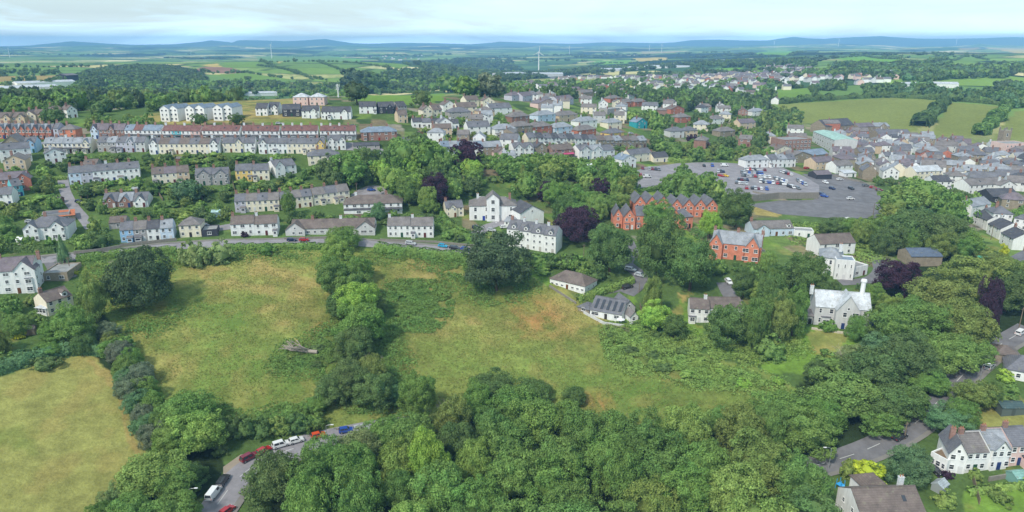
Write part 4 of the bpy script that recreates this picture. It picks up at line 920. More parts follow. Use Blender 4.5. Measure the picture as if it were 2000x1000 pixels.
# ---- everyday houses of the town and suburbs
def clear_of(x, y, r):
    for fx, fy, fr in FOOT:
        if (fx-x)**2+(fy-y)**2 < (fr+r)**2: return False
    for path, hw in ROADS:
        for p in path[::3]:
            if (p.x-x)**2+(p.y-y)**2 < (hw+r+1.5)**2: return False
    for w in LOTS:
        if inpoly(np.array([x]), np.array([y]), w)[0]: return False
    return True
PAL_T = [('white','slate'),('white','grey'),('stone','slate'),('stone','purple'),('grey','slate'),('cream','lslate'),('tan','purple'),('white','purple'),('brick','grey'),('white','lslate'),('lgrey','grey'),('white','lslate'),('stone','lslate'),('lgrey','purple'),('pink','slate'),('white','dark')]
WN = dict(white='white', stone='stone', grey='grey', cream='cream', tan='tan', dbrick='brown brick', brick='red brick', lgrey='pale grey', pink='pink')
RN = dict(slate='slate', grey='grey', purple='purple-grey', lslate='pale slate', dark='dark', brown='brown')
def scatter_houses(region, spacing, n, pal, ang0, group, lo=8, hi=15, seed=1, front=.3):
    rg = random.Random(seed); poly = [(p.x, p.y) for p in WP(region)]
    xs = [p[0] for p in poly]; ys = [p[1] for p in poly]; made = 0
    for t in range(n*30):
        if made >= n: break
        x = rg.uniform(min(xs), max(xs)); y = rg.uniform(min(ys), max(ys))
        if not inpoly(np.array([x]), np.array([y]), poly)[0] or not clear_of(x, y, spacing/2): continue
        a = math.atan2(x, y); ang = R(ang0)-a*.7+R(rg.choice([0, 0, 0, 90])+rg.uniform(-14, 14)); 
        w = rg.uniform(lo, hi); wl_, rr_ = rg.choice(pal); rf = rg.choice(['gable', 'gable', 'hip', 'front'])
        ex = Vector((math.cos(ang), math.sin(ang), 0)); org = Vector((x, y, float(height(x, y))))-Vector((-ex.y, ex.x, 0))*4
        house_at(org, ex, w if rf != 'front' else min(w, 9), d=rg.uniform(7, 10), wall=wl_, rc=rr_, roof=rf, nw=2 if w < 11 else 3, eave=rg.choice([4.8, 5.4, 5.8]), rise=rg.uniform(2.2, 3.2), group=group,
                 auto=f"{WN[wl_]} house with {RN[rr_]} {dict(gable='gabled', hip='hipped', front='steep')[rf]} roof", near=False, side=(1,) if rg.random() < .3 else None)
        made += 1
scatter_houses([(1620,268),(1700,262),(1790,272),(1900,290),(2010,300),(2040,400),(1960,410),(1900,390),(1850,350),(1760,352),(1700,350),(1640,335),(1640,300)], 7.6, 118, PAL_T, 8, 'close packed houses of the old town', seed=3)
scatter_houses([(1255,200),(1400,205),(1500,215),(1560,262),(1600,300),(1540,300),(1450,300),(1300,285),(1270,250)], 15, 16, [('white','slate'),('white','grey'),('dbrick','grey'),('cream','lslate')], 0, 'hillside houses among trees', seed=5)
scatter_houses([(1000,190),(1120,195),(1240,215),(1240,260),(1170,250),(1120,250),(1000,235)], 12, 18, [('white','grey'),('dbrick','grey'),('cream','grey'),('white','lslate'),('white','slate'),('lav' if 0 else 'lgrey','grey')], 0, 'houses around the villas', 8, 13, seed=15)
scatter_houses([(830,255),(960,235),(1000,250),(1000,300),(960,318),(1090,325),(1000,330),(860,290)], 11, 12, [('white','slate'),('white','lslate'),('stone','grey'),('tan','brown')], 0, 'cottages below the cream cluster', 7, 12, seed=7)
scatter_houses([(0,300),(130,302),(120,345),(60,352),(0,350)], 14, 5, [('stone','brown'),('tan','grey'),('white','slate')], 5, 'houses by the left gardens', seed=9)
# ---- far suburbs: small simple houses, the nearest as individuals and the rest as one mass
def far_suburb():
    rg = random.Random(4); pts = []
    for region, n in (([(1000,170),(1100,155),(1250,152),(1290,165),(1290,180),(1130,192),(1010,182)], 90), ([(1290,160),(1400,148),(1520,150),(1560,166),(1500,215),(1480,222),(1440,180),(1300,180)], 120), ([(1080,155),(1350,150),(1480,140),(1500,128),(1560,132),(1600,140),(1570,160),(1400,160)], 170), ([(1560,150),(1750,150),(1760,165),(1600,178)], 30), ([(700,112),(800,104),(830,112),(780,122)], 24)):
        poly = [(p.x, p.y) for p in WP(region)]; xs = [p[0] for p in poly]; ys = [p[1] for p in poly]; c = 0
        while c < n:
            x = rg.uniform(min(xs), max(xs)); y = rg.uniform(min(ys), max(ys))
            if inpoly(np.array([x]), np.array([y]), poly)[0]: pts.append((x, y)); c += 1
    pts.sort(key=lambda p: math.hypot(*p))
    def one(mb, x, y, rf, w, d, e, rs, ang, base_z, off=True):
        ca, sa = math.cos(ang), math.sin(ang); b0 = len(mb.v)
        mb.box(-w/2, -d/2, -3, w/2, d/2, e, 0)
        mb.poly([(-w/2,-d/2,e),(-w/2,0,e+rs-.1),(-w/2,d/2,e)], 0); mb.poly([(w/2,-d/2,e),(w/2,d/2,e),(w/2,0,e+rs-.1)], 0)
        gable_roof(mb, -w/2, w/2, -d/2, d/2, e, e+rs, .3, .2)
        return b0
    near = [p for p in pts if 1]
    mass = []
    for i, (x, y) in enumerate(near):
        w = rg.uniform(8, 13); ang = rg.choice([0, 0, 90])+rg.uniform(-25, 25); z = float(height(x, y))
        wl_ = rg.choice(['white', 'white', 'white', 'cream', 'lgrey', 'pink', 'brick']); rr_ = rg.choice(['grey', 'brown', 'slate', 'purple'])
        if i < 28:
            mb = MB(); one(mb, x, y, 0, w, 8.5, 5, 2.8, 0, z)
            wv = MB(); wv.box(-w/2,-4.25,-3,w/2,4.25,5,0); wv.poly([(-w/2,-4.25,5),(-w/2,0,7.7),(-w/2,4.25,5)]); wv.poly([(w/2,-4.25,5),(w/2,4.25,5),(w/2,0,7.7)])
            root = link('house', None, None, (x, y, z), R(ang)); tag(root, None, 'house', 'houses of the far suburb')
            wv.build('wall', M['wall'], root, color=WC[wl_]); rv = MB(); gable_roof(rv, -w/2, w/2, -4.25, 4.25, 5, 7.8, .3, .2); rv.build('roof', M['roof'], root, color=RC[rr_])
            AUTO.append((root, f"distant {'red brick' if wl_ == 'brick' else WN.get(wl_, wl_)} house with a {RN[rr_]} roof"))
        else: mass.append((x, y, z, w, R(ang), wl_, rr_))
    V = []; Fc = []; Cc = []
    for (x, y, z, w, a, wl_, rr_) in mass:
        mb = MB(); one(mb, 0, 0, 0, w, 8.5, 5, 2.8, 0, 0); ca, sa = math.cos(a), math.sin(a)
        for f in mb.f:
            pts_ = [mb.v[i] for i in f]
            if len(pts_) == 3: pts_.append(pts_[-1])
            b = len(V); zz = sum(p[2] for p in pts_)/4
            isroof = zz > 4.9 and not (abs(pts_[0][0]-pts_[1][0]) < .01 and abs(pts_[0][0]-pts_[2][0]) < .01)
            for p in pts_: V.append((x+p[0]*ca-p[1]*sa, y+p[0]*sa+p[1]*ca, z+p[2])); Cc.append(RC[rr_] if isroof else WC[wl_])
            Fc.append((b, b+1, b+2, b+3))
    m, nt, b_ = new_mat('far_walls_and_roofs'); at = nt.nodes.new('ShaderNodeAttribute'); at.attribute_name = 'cover'; nt.links.new(at.outputs['Color'], b_.inputs['Base Color']); b_.inputs['Roughness'].default_value = .8
    me = np_mesh('distant_houses', np.array(V), np.array(Fc), [m], colors=np.array(Cc)); o = link('distant_houses', me)
    tag(o, 'mass of small white and grey roofed houses of the far suburb', 'houses', kind='stuff')
far_suburb()
# large pale sheds: industrial estates far off
for (u0, v0, u1, v1, d, e, lab) in [(-10,184,118,181,40,9,'huge white roofed factory shed behind the trees'),(35,172,150,170,30,9,'long pale shed behind the white factory shed'),(133,166,156,165,20,16,'dark purple block standing by the wooded hill'),(478,188,542,187,20,5,'low white roofed shed on the ridge beside the mast'),
    (988,150,1030,149,60,9,'grey roofed shed left of the wind turbine on the estate'),(1040,151,1100,149,60,9,'grey roofed shed right of the wind turbine on the estate'),(1165,141,1210,139,60,9,'long pale shed beyond the suburb, left one'),(1218,138,1256,136,60,9,'long pale shed beyond the suburb, middle one'),(1258,135,1345,131,60,9,'longest white shed beyond the suburb'),(1392,122,1428,121,30,9,'white terraced block on the wooded hill'),(1818,172,1872,172,12,6,'long low white farmhouse above the bright green field'),(1766,173,1794,172,12,6,'grey roofed white farmhouse left of the long low one'),(1722,148,1750,147,14,7,'white gabled farm building in the far trees')]:
    a, b = P(u0, v0), P(u1, v1); ex = b-a; ex.z = 0; w = ex.length; ex.normalize(); c = (a+b)/2; c.z = min(a.z, b.z)
    house_at(c, ex, w, d=d, eave=e, rise=2.4, roof='gable', wall='white' if 'white' in lab else ('dark' if 'dark' in lab else 'lgrey'), rc='pale' if 'dark' not in lab else 'purple', st=1 if e < 8 else 2, nw=4 if 'farm' in lab else 0, chim=[], label=lab, cat='shed' if 'shed' in lab else 'building', name='industrial_shed' if 'shed' in lab else 'farmhouse', near=False, base=14, door='farm' in lab)
# ================================================================== TREES AND BUSHES
def unit(v): return v/np.maximum(np.linalg.norm(v, axis=-1, keepdims=True), 1e-9)
def quads(pos, nrm, size, rng, stretch=1.25):
    n = len(pos); a = unit(np.cross(nrm, unit(rng.normal(size=(n, 3))))); b = np.cross(nrm, a)
    s = (size*rng.uniform(.65, 1.35, n))[:, None]; bend = nrm*s*rng.uniform(-.25, .35, (n, 1))
    v = np.stack([pos-a*s*stretch, pos-b*s*.8+bend, pos+a*s*stretch, pos+b*s*.8-bend*.5], 1).reshape(-1, 3)
    f = np.arange(n*4).reshape(n, 4)
    return v, f
def ico(sub=2):
    import bmesh
    bm = bmesh.new(); bmesh.ops.create_icosphere(bm, subdivisions=sub, radius=1); v = np.array([p.co[:] for p in bm.verts]); f = np.array([[q.index for q in t.verts]+[t.verts[2].index] for t in bm.faces]); bm.free()
    return v, f
_ICO = ico(2)
def crown_arrays(seed, lobes, leaves, size, kind='round', core=True, low=-.55):
    """unit crown: width 1 (x,y in -.5...5), height 1 (z 0..1)"""
    rng = np.random.default_rng(seed); V = []; Fs = []; nb = 0
    if kind == 'conifer':
        pos = []; nr = []
        L = 17
        for k in range(L):
            z = .04+.92*k/(L-1); rad = .5*(1-z)**.8+.03
            m = max(5, int(lobes*(rad/.5)))
            for j in range(m):
                t = 2*math.pi*(j+rng.uniform(-.3, .3))/m+k; rr_ = rad*rng.uniform(.75, 1.12)
                q = rng.uniform(0.25, 1, leaves)
                p = np.stack([np.cos(t)*rr_*q, np.sin(t)*rr_*q, z-.07*q*q+rng.normal(0, .012, leaves)], 1)+rng.normal(0, .02, (leaves, 3))
                pos.append(p); nr.append(unit(np.stack([np.cos(t)*.5+0*q, np.sin(t)*.5+0*q, 1+0*q], 1)+rng.normal(0, .35, (leaves, 3))))
        v, f = quads(np.concatenate(pos), np.concatenate(nr), size, rng); V.append(v); Fs.append(f+nb); nb += len(v)
        rad = lambda z: .5*(1-z)**.8*.72
        cv, cf = _ICO; zz = (cv[:, 2]+1)/2; hr = np.maximum(np.hypot(cv[:, 0], cv[:, 1]), 1e-6); c2 = np.stack([cv[:, 0]/hr*rad(zz)*np.minimum(1, hr*3), cv[:, 1]/hr*rad(zz)*np.minimum(1, hr*3), zz*.93+.02], 1)
        V.append(c2); Fs.append(cf+nb); nb += len(c2)
        return np.concatenate(V), np.concatenate(Fs)
    # lobes spread over an egg-shaped envelope; poorly filled sectors leave gaps
    i = np.arange(lobes)+.5; ph = np.arccos(1-2*i/lobes); th = math.pi*(1+5**.5)*i+rng.uniform(0, 6)
    d = np.stack([np.cos(th)*np.sin(ph), np.sin(th)*np.sin(ph), np.cos(ph)], 1)+rng.normal(0, .18, (lobes, 3)); d = unit(d)
    d = d[d[:, 2] > low]
    env = 1+.13*np.sin(d[:, 0]*3+rng.uniform(0, 6))+.13*np.sin(d[:, 1]*4+rng.uniform(0, 6))+.08*np.sin(d[:, 2]*6+rng.uniform(0, 6))+rng.normal(0, .085, len(d))
    lr = rng.uniform(.13, .24, len(d))*(1 if lobes > 30 else 1.25)
    c = d*(.92*env-lr*.9)[:, None]*.5/.5
    inner = rng.uniform(size=(max(4, lobes//5), 3))*2-1; c = np.concatenate([c, inner*.45]); lr = np.concatenate([lr, np.full(len(inner), .25)])
    c = c*np.array([.5, .5, .5]); lr = lr*.5*1.15
    pos = []; nr = []
    for k in range(len(c)):
        m = max(4, int(leaves*(lr[k]/.11)**2)); q = unit(rng.normal(size=(m, 3))); out = unit(c[k]+np.array([0, 0, .12])); q = unit(q+out*.75)
        sq = np.array([1, 1, .82]); shell = rng.uniform(.62, 1.12, (m, 1))
        p = c[k]+q*lr[k]*shell*sq; pos.append(p); nr.append(unit(q*1.0+rng.normal(0, .42, (m, 3))))
    v, f = quads(np.concatenate(pos), np.concatenate(nr), size, rng); V.append(v); Fs.append(f); nb = len(v)
    if core:
        cv, cf = _ICO; w = 1+.16*np.sin(cv[:, 0]*5+seed)+.14*np.sin(cv[:, 1]*6+seed*2)+.1*np.sin(cv[:, 2]*7)
        c2 = cv*(w*(.27 if lobes > 60 else .31))[:, None]; c2[:, 2] = np.maximum(c2[:, 2], low*.5)
        V.append(c2); Fs.append(cf+nb); nb += len(c2)
    V = np.concatenate(V); z = V[:, 2]; lo, hi = np.percentile(z, .5), z.max()
    if kind == 'egg': V[:, :2] *= (1.0-.30*np.clip((z-lo)/(hi-lo), 0, 1)**1.5)[:, None]; z = V[:, 2]
    V[:, 2] = (V[:, 2]-lo)/(hi-lo)
    return V, np.concatenate(Fs)
def crown_mesh(name, *a, **k):
    v, f = crown_arrays(*a, **k); return np_mesh(name, v, f, [M['leaf']])
CROWN = {
 0: [crown_mesh('crown', 10+i, 110, 135, .0125, 'egg' if i % 3 == 1 else 'round', low=-.6 if i % 2 else -.8) for i in range(7)],
 1: [crown_mesh('crown', 40+i, 52, 46, .0265, 'egg' if i % 3 == 1 else 'round', low=-.7) for i in range(6)],
 2: [crown_mesh('crown', 70+i, 26, 24, .05, 'round', low=-.6) for i in range(5)],
}
CONIF = [crown_mesh('crown', 100+i, 13, 24, .021, 'conifer') for i in range(2)]
SHRUB = [crown_mesh('foliage', 120+i, 40, 60, .030, 'round', low=-.15) for i in range(5)]
SHRUB2 = [crown_mesh('foliage', 140+i, 16, 26, .062, 'round', low=-.15) for i in range(4)]
def trunk_mesh(seed, limbs=6):
    rg = random.Random(seed); mb = MB()
    lean = (rg.uniform(-.04, .04), rg.uniform(-.04, .04))
    mb.tube([(0,0,-.12),(0,0,0),(lean[0]*.5,lean[1]*.5,.22),(lean[0],lean[1],.5),(lean[0]*1.6,lean[1]*1.6,.8)], [.050,.040,.030,.022,.008], 7)
    for k in range(limbs):
        t = 2*math.pi*k/limbs+rg.uniform(-.4, .4); z0 = rg.uniform(.22, .48); L = rg.uniform(.22, .34)
        mb.tube([(lean[0]*z0, lean[1]*z0, z0), (math.cos(t)*L*.45, math.sin(t)*L*.45, z0+.12), (math.cos(t)*L, math.sin(t)*L, z0+.30)], [.018, .012, .004], 5)
    return mb.mesh('trunk', [M['bark']])
TRUNK = [trunk_mesh(i) for i in range(4)]
GR = dict(dark=srgb(100,122,72), mid=srgb(116,144,76), light=srgb(134,158,84), bright=srgb(144,174,80), olive=srgb(124,140,76), blue=srgb(102,132,90), copper=srgb(74,54,68), oak=srgb(88,106,74), grey=srgb(118,130,104), yellow=srgb(176,182,60), wood=srgb(110,136,74), pale=srgb(134,150,96))
GN = dict(dark='dark green', mid='mid green', light='light green', bright='bright green', olive='olive green', blue='bluish green', copper='copper purple', oak='very dark green', grey='grey green', yellow='yellow green', wood='deep green', pale='pale silvery green')
GR = {k: tuple(c*(1.13 if k not in ('copper', 'oak') else 1.05) for c in v) for k, v in GR.items()}
NTREE = [0]
TREES = []    # (x, y, radius)
def jit(c, rg, a=.10):
    k = 1+rg.uniform(-a, a); return tuple(min(1, max(0, q*k*(1+rg.uniform(-.05, .05)))) for q in c)
SPECS = []
def tree_at(x, y, w, h, col='mid', kind='broad', label=None, **k):
    if label: return plant_tree(x, y, w, h, col, kind, label, **k)
    TREES.append((x, y, w/2)); SPECS.append(('tree', x, y, w, h, col, kind, k))
def plant_tree(x, y, w, h, col='mid', kind='broad', label=None, name=None, group=None, auto=None, clear=.12, rg=random, lod=None, z=None):
    """w crown width, h total height, metres"""
    z = float(height(x, y)) if z is None else z; r = math.hypot(x, y)
    if lod is None: lod = 0 if r < 330 else (1 if r < 620 else 2)
    nm = name or {'broad': 'broadleaf_tree', 'copper': 'copper_beech_tree', 'conifer': 'conifer_tree'}[kind]
    root = link(nm, None, None, (x, y, z), rg.uniform(0, 6.28)); tag(root, label, 'tree', group)
    me = CONIF[rg.randrange(2)] if kind == 'conifer' else CROWN[lod][rg.randrange(len(CROWN[lod]))]
    cz = h*clear; c = link('crown', me, root, (0, 0, cz)); c.scale = (w, w*rg.uniform(.9, 1.1), h-cz); c.color = (*jit(GR[col], rg), 1)
    t = link('trunk', TRUNK[rg.randrange(4)], root, (0, 0, 0)); t.scale = (max(w, h*.6)*.75, max(w, h*.6)*.75, h*.85)
    TREES.append((x, y, w/2)); NTREE[0] += 1
    if auto or not label: AUTO.append((root, auto or f"{sz(h)} {GN[col]} {'conifer' if kind == 'conifer' else 'copper beech' if kind == 'copper' else 'tree'}"))
    return root
def sz(h): return 'tall' if h > 15 else ('medium sized' if h > 9 else 'small')
def TR(u, vb, wpx, hpx, col='mid', kind='broad', label=None, **k):
    """tree whose crown is centred on pixel column u, foot at row vb, crown width and height in photo pixels"""
    p = P(u, vb); m = mpp(p); dep = math.atan2(CZ-p.z, math.hypot(p.x, p.y)); w = wpx*m
    h = max(2.5, (hpx*m-w*.5*math.sin(dep)*.9)/math.cos(dep))
    q = p+Vector((p.x, p.y, 0)).normalized()*(w*.32)      # the foot of the tree lies behind the lower edge of its crown
    return tree_at(q.x, q.y, w, h, col, kind, label, z=float(height(q.x, q.y)), **k)
def shrub_at(x, y, w, h, col, label=None, **k):
    if label: return plant_shrub(x, y, w, h, col, label, **k)
    SPECS.append(('shrub', x, y, w, h, col, 'broad', k))
def plant_shrub(x, y, w, h, col, label=None, auto=None, name='shrub', cat='shrub', group=None, rg=random):
    r = math.hypot(x, y); z = float(height(x, y))
    o = link(name, (SHRUB if r < 340 else SHRUB2)[rg.randrange(4)], None, (x, y, z-.15*h), rg.uniform(0, 6)); o.scale = (w, w*rg.uniform(.8, 1.2), h*1.15); o.color = (*jit(GR[col], rg), 1)
    tag(o, label, cat, group); 
    if not label: AUTO.append((o, auto or f"{'low' if h < 2 else 'rounded'} {GN[col]} bush"))
    return o
def SH(u, v, wpx, hpx, col, label, **k):
    p = P(u, v); m = mpp(p); return shrub_at(p.x, p.y, wpx*m, hpx*m*1.05, col, label, **k)
# ---- the trees one can name
TR(970,588,118,142,'oak','broad','massive very dark round oak standing alone where the meadow meets the lane')
TR(283,618,138,136,'oak','broad','huge dark rounded tree at the upper left corner of the rough meadow')
TR(912,340,64,66,'copper','copper','copper beech left of the road, higher one of the pair above the mansion')
TR(850,412,58,72,'copper','copper','copper beech beside the hipped white house, lower one of the pair')
TR(1125,482,100,82,'copper','copper','broad copper beech beside the white flats')
TR(1172,408,40,60,'copper','copper','narrow copper beech behind the broad one near the brick gables')
TR(1748,588,88,88,'copper','copper','copper beech below the gothic white house')
TR(1918,668,46,130,'copper','copper','narrow dark purple tree between the green crowns over the hill road')
TR(1190,545,92,112,'dark','broad','round dark tree between the white flats and the shaded drive')
TR(1280,560,90,145,'dark','broad','dark tall tree, left one of the great pair beside the shaded drive')
TR(1345,585,110,140,'dark','broad','dark broad tree, right one of the great pair beside the shaded drive')
TR(1282,452,64,62,'mid','broad','spreading cedar in front of the orange brick gables')
TR(1435,450,70,85,'dark','broad','dark round tree beside the end of the brick gable row')
TR(1212,420,38,45,'light','broad','light green tree between the copper beech and the brick gables')
TR(1385,470,45,60,'bright','broad','yellowish green tree left of the brick villa')
TR(1274,628,44,90,'olive','broad','slender olive tree beside the dark car and the dormer bungalow')
TR(1278,655,66,72,'bright','broad','bright green rounded tree right of the dormer bungalow')
TR(1315,670,50,60,'dark','broad','dark tree between the bright rounded tree and the lawn')
TR(1418,690,92,98,'dark','broad','dark rounded tree in front of the long brown roofed wing')
TR(1470,690,50,115,'mid','broad','tall narrow tree right of the dark rounded garden tree')
TR(1520,680,56,118,'olive','broad','tall olive tree among the villa garden trees')
TR(1545,665,50,110,'mid','broad','mid green tree left of the grey villa')
TR(1500,620,60,90,'dark','broad','dark tree behind the tall pointed conifer')
TR(1570,590,92,100,'dark','broad','wide dark tree in front of the gothic white house')
TR(1450,590,50,70,'dark','broad','dark tree beside the private drive')
TR(1670,672,44,58,'mid','broad','rounded green tree in front of the grey villa gable')
TR(1615,520,40,30,'mid','broad','green tree tucked behind the brown roofed white building')
TR(128,520,32,62,'blue','conifer','narrow dark cypress beside the flat garages')
TR(190,640,62,110,'olive','broad','tree with brown lower branches left of the huge dark tree')
TR(150,685,84,100,'mid','broad','mid green tree beside the small cream bungalow')
TR(365,402,56,52,'blue','broad','round bluish tree on the lawn above the blue terrace')
TR(566,428,36,60,'mid','broad','upright tree cutting the stepped cream terrace in two')
TR(740,434,32,40,'blue','broad','small bluish tree in front of the hipped white house')
TR(698,206,56,46,'oak','broad','dark bushy tree behind the phone mast')
TR(732,184,60,44,'dark','broad','spreading dark tree on the ridge field')
TR(694,185,60,52,'oak','broad','very dark rounded tree on the ridge, left of the spreading one')
TR(824,212,40,36,'dark','broad','round tree at the edge of the ridge field')
TR(392,250,30,28,'dark','broad','round tree in front of the white gabled blocks')
TR(463,247,32,26,'dark','broad','round tree at the right end of the white gabled blocks')
TR(108,248,52,46,'dark','broad','big round tree beside the brown roofed houses')
TR(875,182,48,40,'mid','broad','full green tree right of the white house on the ridge')
TR(910,190,56,44,'mid','broad','full green tree above the cream cluster')
TR(957,190,56,50,'grey','broad','grey leaved spreading tree above the cream cluster')
for (u, vb, w, h, c) in [(650,366,62,64,'dark'),(688,372,74,70,'mid'),(722,350,52,62,'dark'),(700,338,50,44,'mid'),(792,348,62,76,'mid'),(832,352,72,82,'mid'),(868,352,60,60,'mid'),(768,384,50,58,'light'),(800,405,56,60,'mid'),(750,352,40,60,'dark'),(818,312,60,50,'dark'),(780,318,50,46,'mid'),(1010,362,60,56,'mid'),(1045,350,60,50,'mid'),(1075,372,64,60,'light'),(1100,355,60,54,'mid'),(1030,395,60,60,'mid'),(985,350,50,54,'mid'),(1140,368,56,54,'mid'),(1200,372,54,58,'mid'),(1085,415,60,64,'mid')]:
    TR(u, vb, w, h, c, auto=f"{GN[c]} tree in the belt above the mansion", group='tree belt above the mansion')
for (u, vb, w, h, c) in [(1750,440,90,80,'mid'),(1800,420,90,74,'mid'),(1850,450,80,80,'mid'),(1770,490,110,90,'dark'),(1830,500,100,90,'dark'),(1730,500,70,60,'dark'),(1790,392,100,44,'mid'),(1860,410,60,44,'dark'),(1880,500,70,60,'mid'),(1340,392,60,56,'mid'),(1380,385,50,50,'mid'),(1400,392,36,44,'light'),(1310,385,44,46,'mid')]:
    TR(u, vb, w, h, c, auto=f"{GN[c]} tree in the wood under the town", group='trees of the wood under the town')
# column of trees down the middle of the meadow
for (u, vb, w, h, c) in [(672,495,72,52,'mid'),(662,540,76,82,'light'),(700,560,64,62,'mid'),(650,590,64,85,'mid'),(690,600,86,80,'mid'),(702,640,92,94,'bright'),(668,630,60,60,'dark'),(712,690,94,96,'mid'),(700,720,80,80,'dark'),(740,625,40,45,'dark'),(727,775,76,80,'olive'),(690,790,92,90,'dark'),(735,810,90,86,'dark'),(655,800,80,72,'dark'),(620,815,60,40,'mid'),(760,800,70,60,'blue')]:
    TR(u, vb, w, h, c, auto=f"{GN[c]} tree in the column dividing the meadows", group='column of trees dividing the meadows')
# hedge line between the mown field and the meadow
for (u, vb, w, h, c) in [(215,668,50,44,'grey'),(222,690,46,44,'olive'),(240,715,56,50,'grey'),(252,742,54,52,'mid'),(250,765,50,44,'blue'),(262,790,60,56,'grey'),(272,815,58,54,'blue'),(285,840,60,56,'grey'),(292,862,54,54,'blue'),(305,880,60,60,'grey'),(322,842,60,50,'mid'),(230,700,60,40,'mid'),(262,728,56,48,'mid'),(285,790,60,56,'mid'),(300,820,60,56,'mid'),(278,762,60,52,'grey'),(318,865,64,60,'mid'),(248,690,44,36,'mid'),(330,890,60,56,'mid'),(268,850,30,30,'blue'),(240,775,30,30,'blue')]:
    TR(u, vb, w, h, c, auto=f"{GN[c]} hedge tree beside the mown field", group='hedge trees beside the mown field', clear=.03)
for (u, vb, w, h, c) in [(372,858,120,92,'mid'),(395,905,108,96,'light'),(350,900,84,78,'mid'),(300,985,130,96,'light'),(345,985,100,84,'mid'),(375,960,70,60,'dark'),(425,862,60,44,'dark'),(240,995,50,56,'pale'),(210,1010,40,50,'pale'),(265,1050,90,90,'mid'),(340,1050,110,90,'mid'),(200,1040,60,60,'mid'),(385,1060,60,50,'mid')]:
    TR(u, vb, w, h, c, auto=f"{GN[c]} tree by the bend of the lower road", group='trees by the bend of the lower road', clear=.05)
# scrub along the lower road
for (u, vb, w, h, c) in [(450,850,50,36,'dark'),(480,848,54,36,'dark'),(515,850,54,34,'dark'),(550,845,50,34,'olive'),(585,840,52,36,'dark'),(615,835,44,32,'mid'),(430,885,36,24,'dark')]:
    SH(u, vb, w, h, c, None, auto='dark thorn bush between the meadow and the parked cars', group='thorn bushes along the lower road')
# ---- the wood across the bottom
rw = random.Random(12)
def fill_trees(region, spacing, wr, hr, cols, phrase, group, seed, kinds=(), clear=.06, maxn=999, guard=True, tall_ok=False, lod=None, budget=None):
    rg = random.Random(seed); poly = [(p.x, p.y) for p in WP(region)]; xs = [p[0] for p in poly]; ys = [p[1] for p in poly]; placed = []; n = 0
    area = (max(xs)-min(xs))*(max(ys)-min(ys)); tries = int(area/spacing**2*14)
    for t in range(min(tries, 9000)):
        if n >= maxn: break
        x = rg.uniform(min(xs), max(xs)); y = rg.uniform(min(ys), max(ys))
        if not inpoly(np.array([x]), np.array([y]), poly)[0]: continue
        if any((x-a)**2+(y-b)**2 < spacing**2 for a, b in placed): continue
        w = rg.uniform(*wr); h = rg.uniform(*hr)
        if not clear_of(x, y, w*.18+.5): continue
        if any((x-a)**2+(y-b)**2 < ((w/2+c)*.55)**2 for a, b, c in TREES): continue
        if guard:
            z = float(height(x, y)); p1 = pix((x, y, z+h)); m = 1/mpp(Vector((x, y, z))); u = p1[0]; hw = w*.5*m*.8; p0 = pix((x, y, z)); r = math.hypot(x, y); bad = False
            for (fu0, fu1, ft, fb, fd) in FACADES:
                if fd > r+1 and fu0 < u+hw and fu1 > u-hw and p1[1] < fb-(fb-ft)*.30 and p0[1] > ft:
                    bad = True; break
            if bad:
                h = min(h, 4.5); w = min(w, 5); p1 = pix((x, y, z+h)); 
                hw = w*.5*m*.8
                if any(fd > r+1 and fu0 < u+hw and fu1 > u-hw and p1[1] < fb-(fb-ft)*.45 and p0[1] > ft for (fu0, fu1, ft, fb, fd) in FACADES): continue
        placed.append((x, y)); n += 1; c = rg.choice(cols); kd = 'conifer' if 'conifer' in kinds and rg.random() < .08 else 'broad'
        if rg.random() < .025 and 'copper' in kinds: c = 'copper'; kd = 'copper'
        if h < 5.2:
            shrub_at(x, y, w*1.1, h*.8, c, group=group and 'bushes '+group.split(' ', 1)[-1], rg=rg, auto=f"{GN[c]} bush {phrase}")
        else:
            tree_at(x, y, w, h, c, kd, group=group, auto=f"{sz(h)} {GN[c]} tree {phrase}", rg=rg, clear=clear, lod=lod)
    return n
# bright standouts of the wood first
TR(838,985,84,150,'bright','broad','tall bright yellow green tree standing out of the dark wood')
TR(545,1000,140,118,'dark','broad','broad dark tree at the left end of the wood, beside the road')
TR(1420,1040,130,130,'light','broad','light green tree at the bottom edge of the wood')
TR(960,800,110,64,'dark','broad','dark low tree on the upper edge of the wood, left of the small round one'); TR(1040,800,90,56,'dark','broad','dark low spreading tree on the upper edge of the wood')
TR(1122,800,56,42,'dark','broad','small round dark tree at the meadow edge above the wood')
TR(820,830,76,100,'mid','broad','feathery mid green tree at the left of the upper wood edge')
TR(752,902,96,84,'mid','broad','mid green tree hanging over the lower road right of the silver car'); TR(800,876,90,66,'wood','broad','deep green tree where the lower road vanishes into the wood')
TR(640,960,90,110,'mid','broad','mid green tree in the wood behind the road cars'); TR(700,940,100,100,'pale','broad','pale mottled tree in the wood below the road')
for (u, vb, w, h, c) in [(1640,840,140,110,'mid'),(1690,790,120,110,'dark'),(1600,860,110,90,'mid'),(1730,840,110,90,'dark'),(1560,900,120,110,'mid'),(1520,860,110,90,'mid'),(1760,760,120,120,'dark'),(1660,730,70,60,'pale'),(1590,760,60,60,'dark'),(1810,780,90,60,'mid'),(1765,818,90,66,'mid'),(1800,762,70,56,'dark'),(1715,858,80,60,'mid'),(1740,838,70,50,'mid')]:
    TR(u, vb, w, h, c, auto=f"{GN[c]} tree on the bank above the hill road", group='trees on the bank above the hill road')
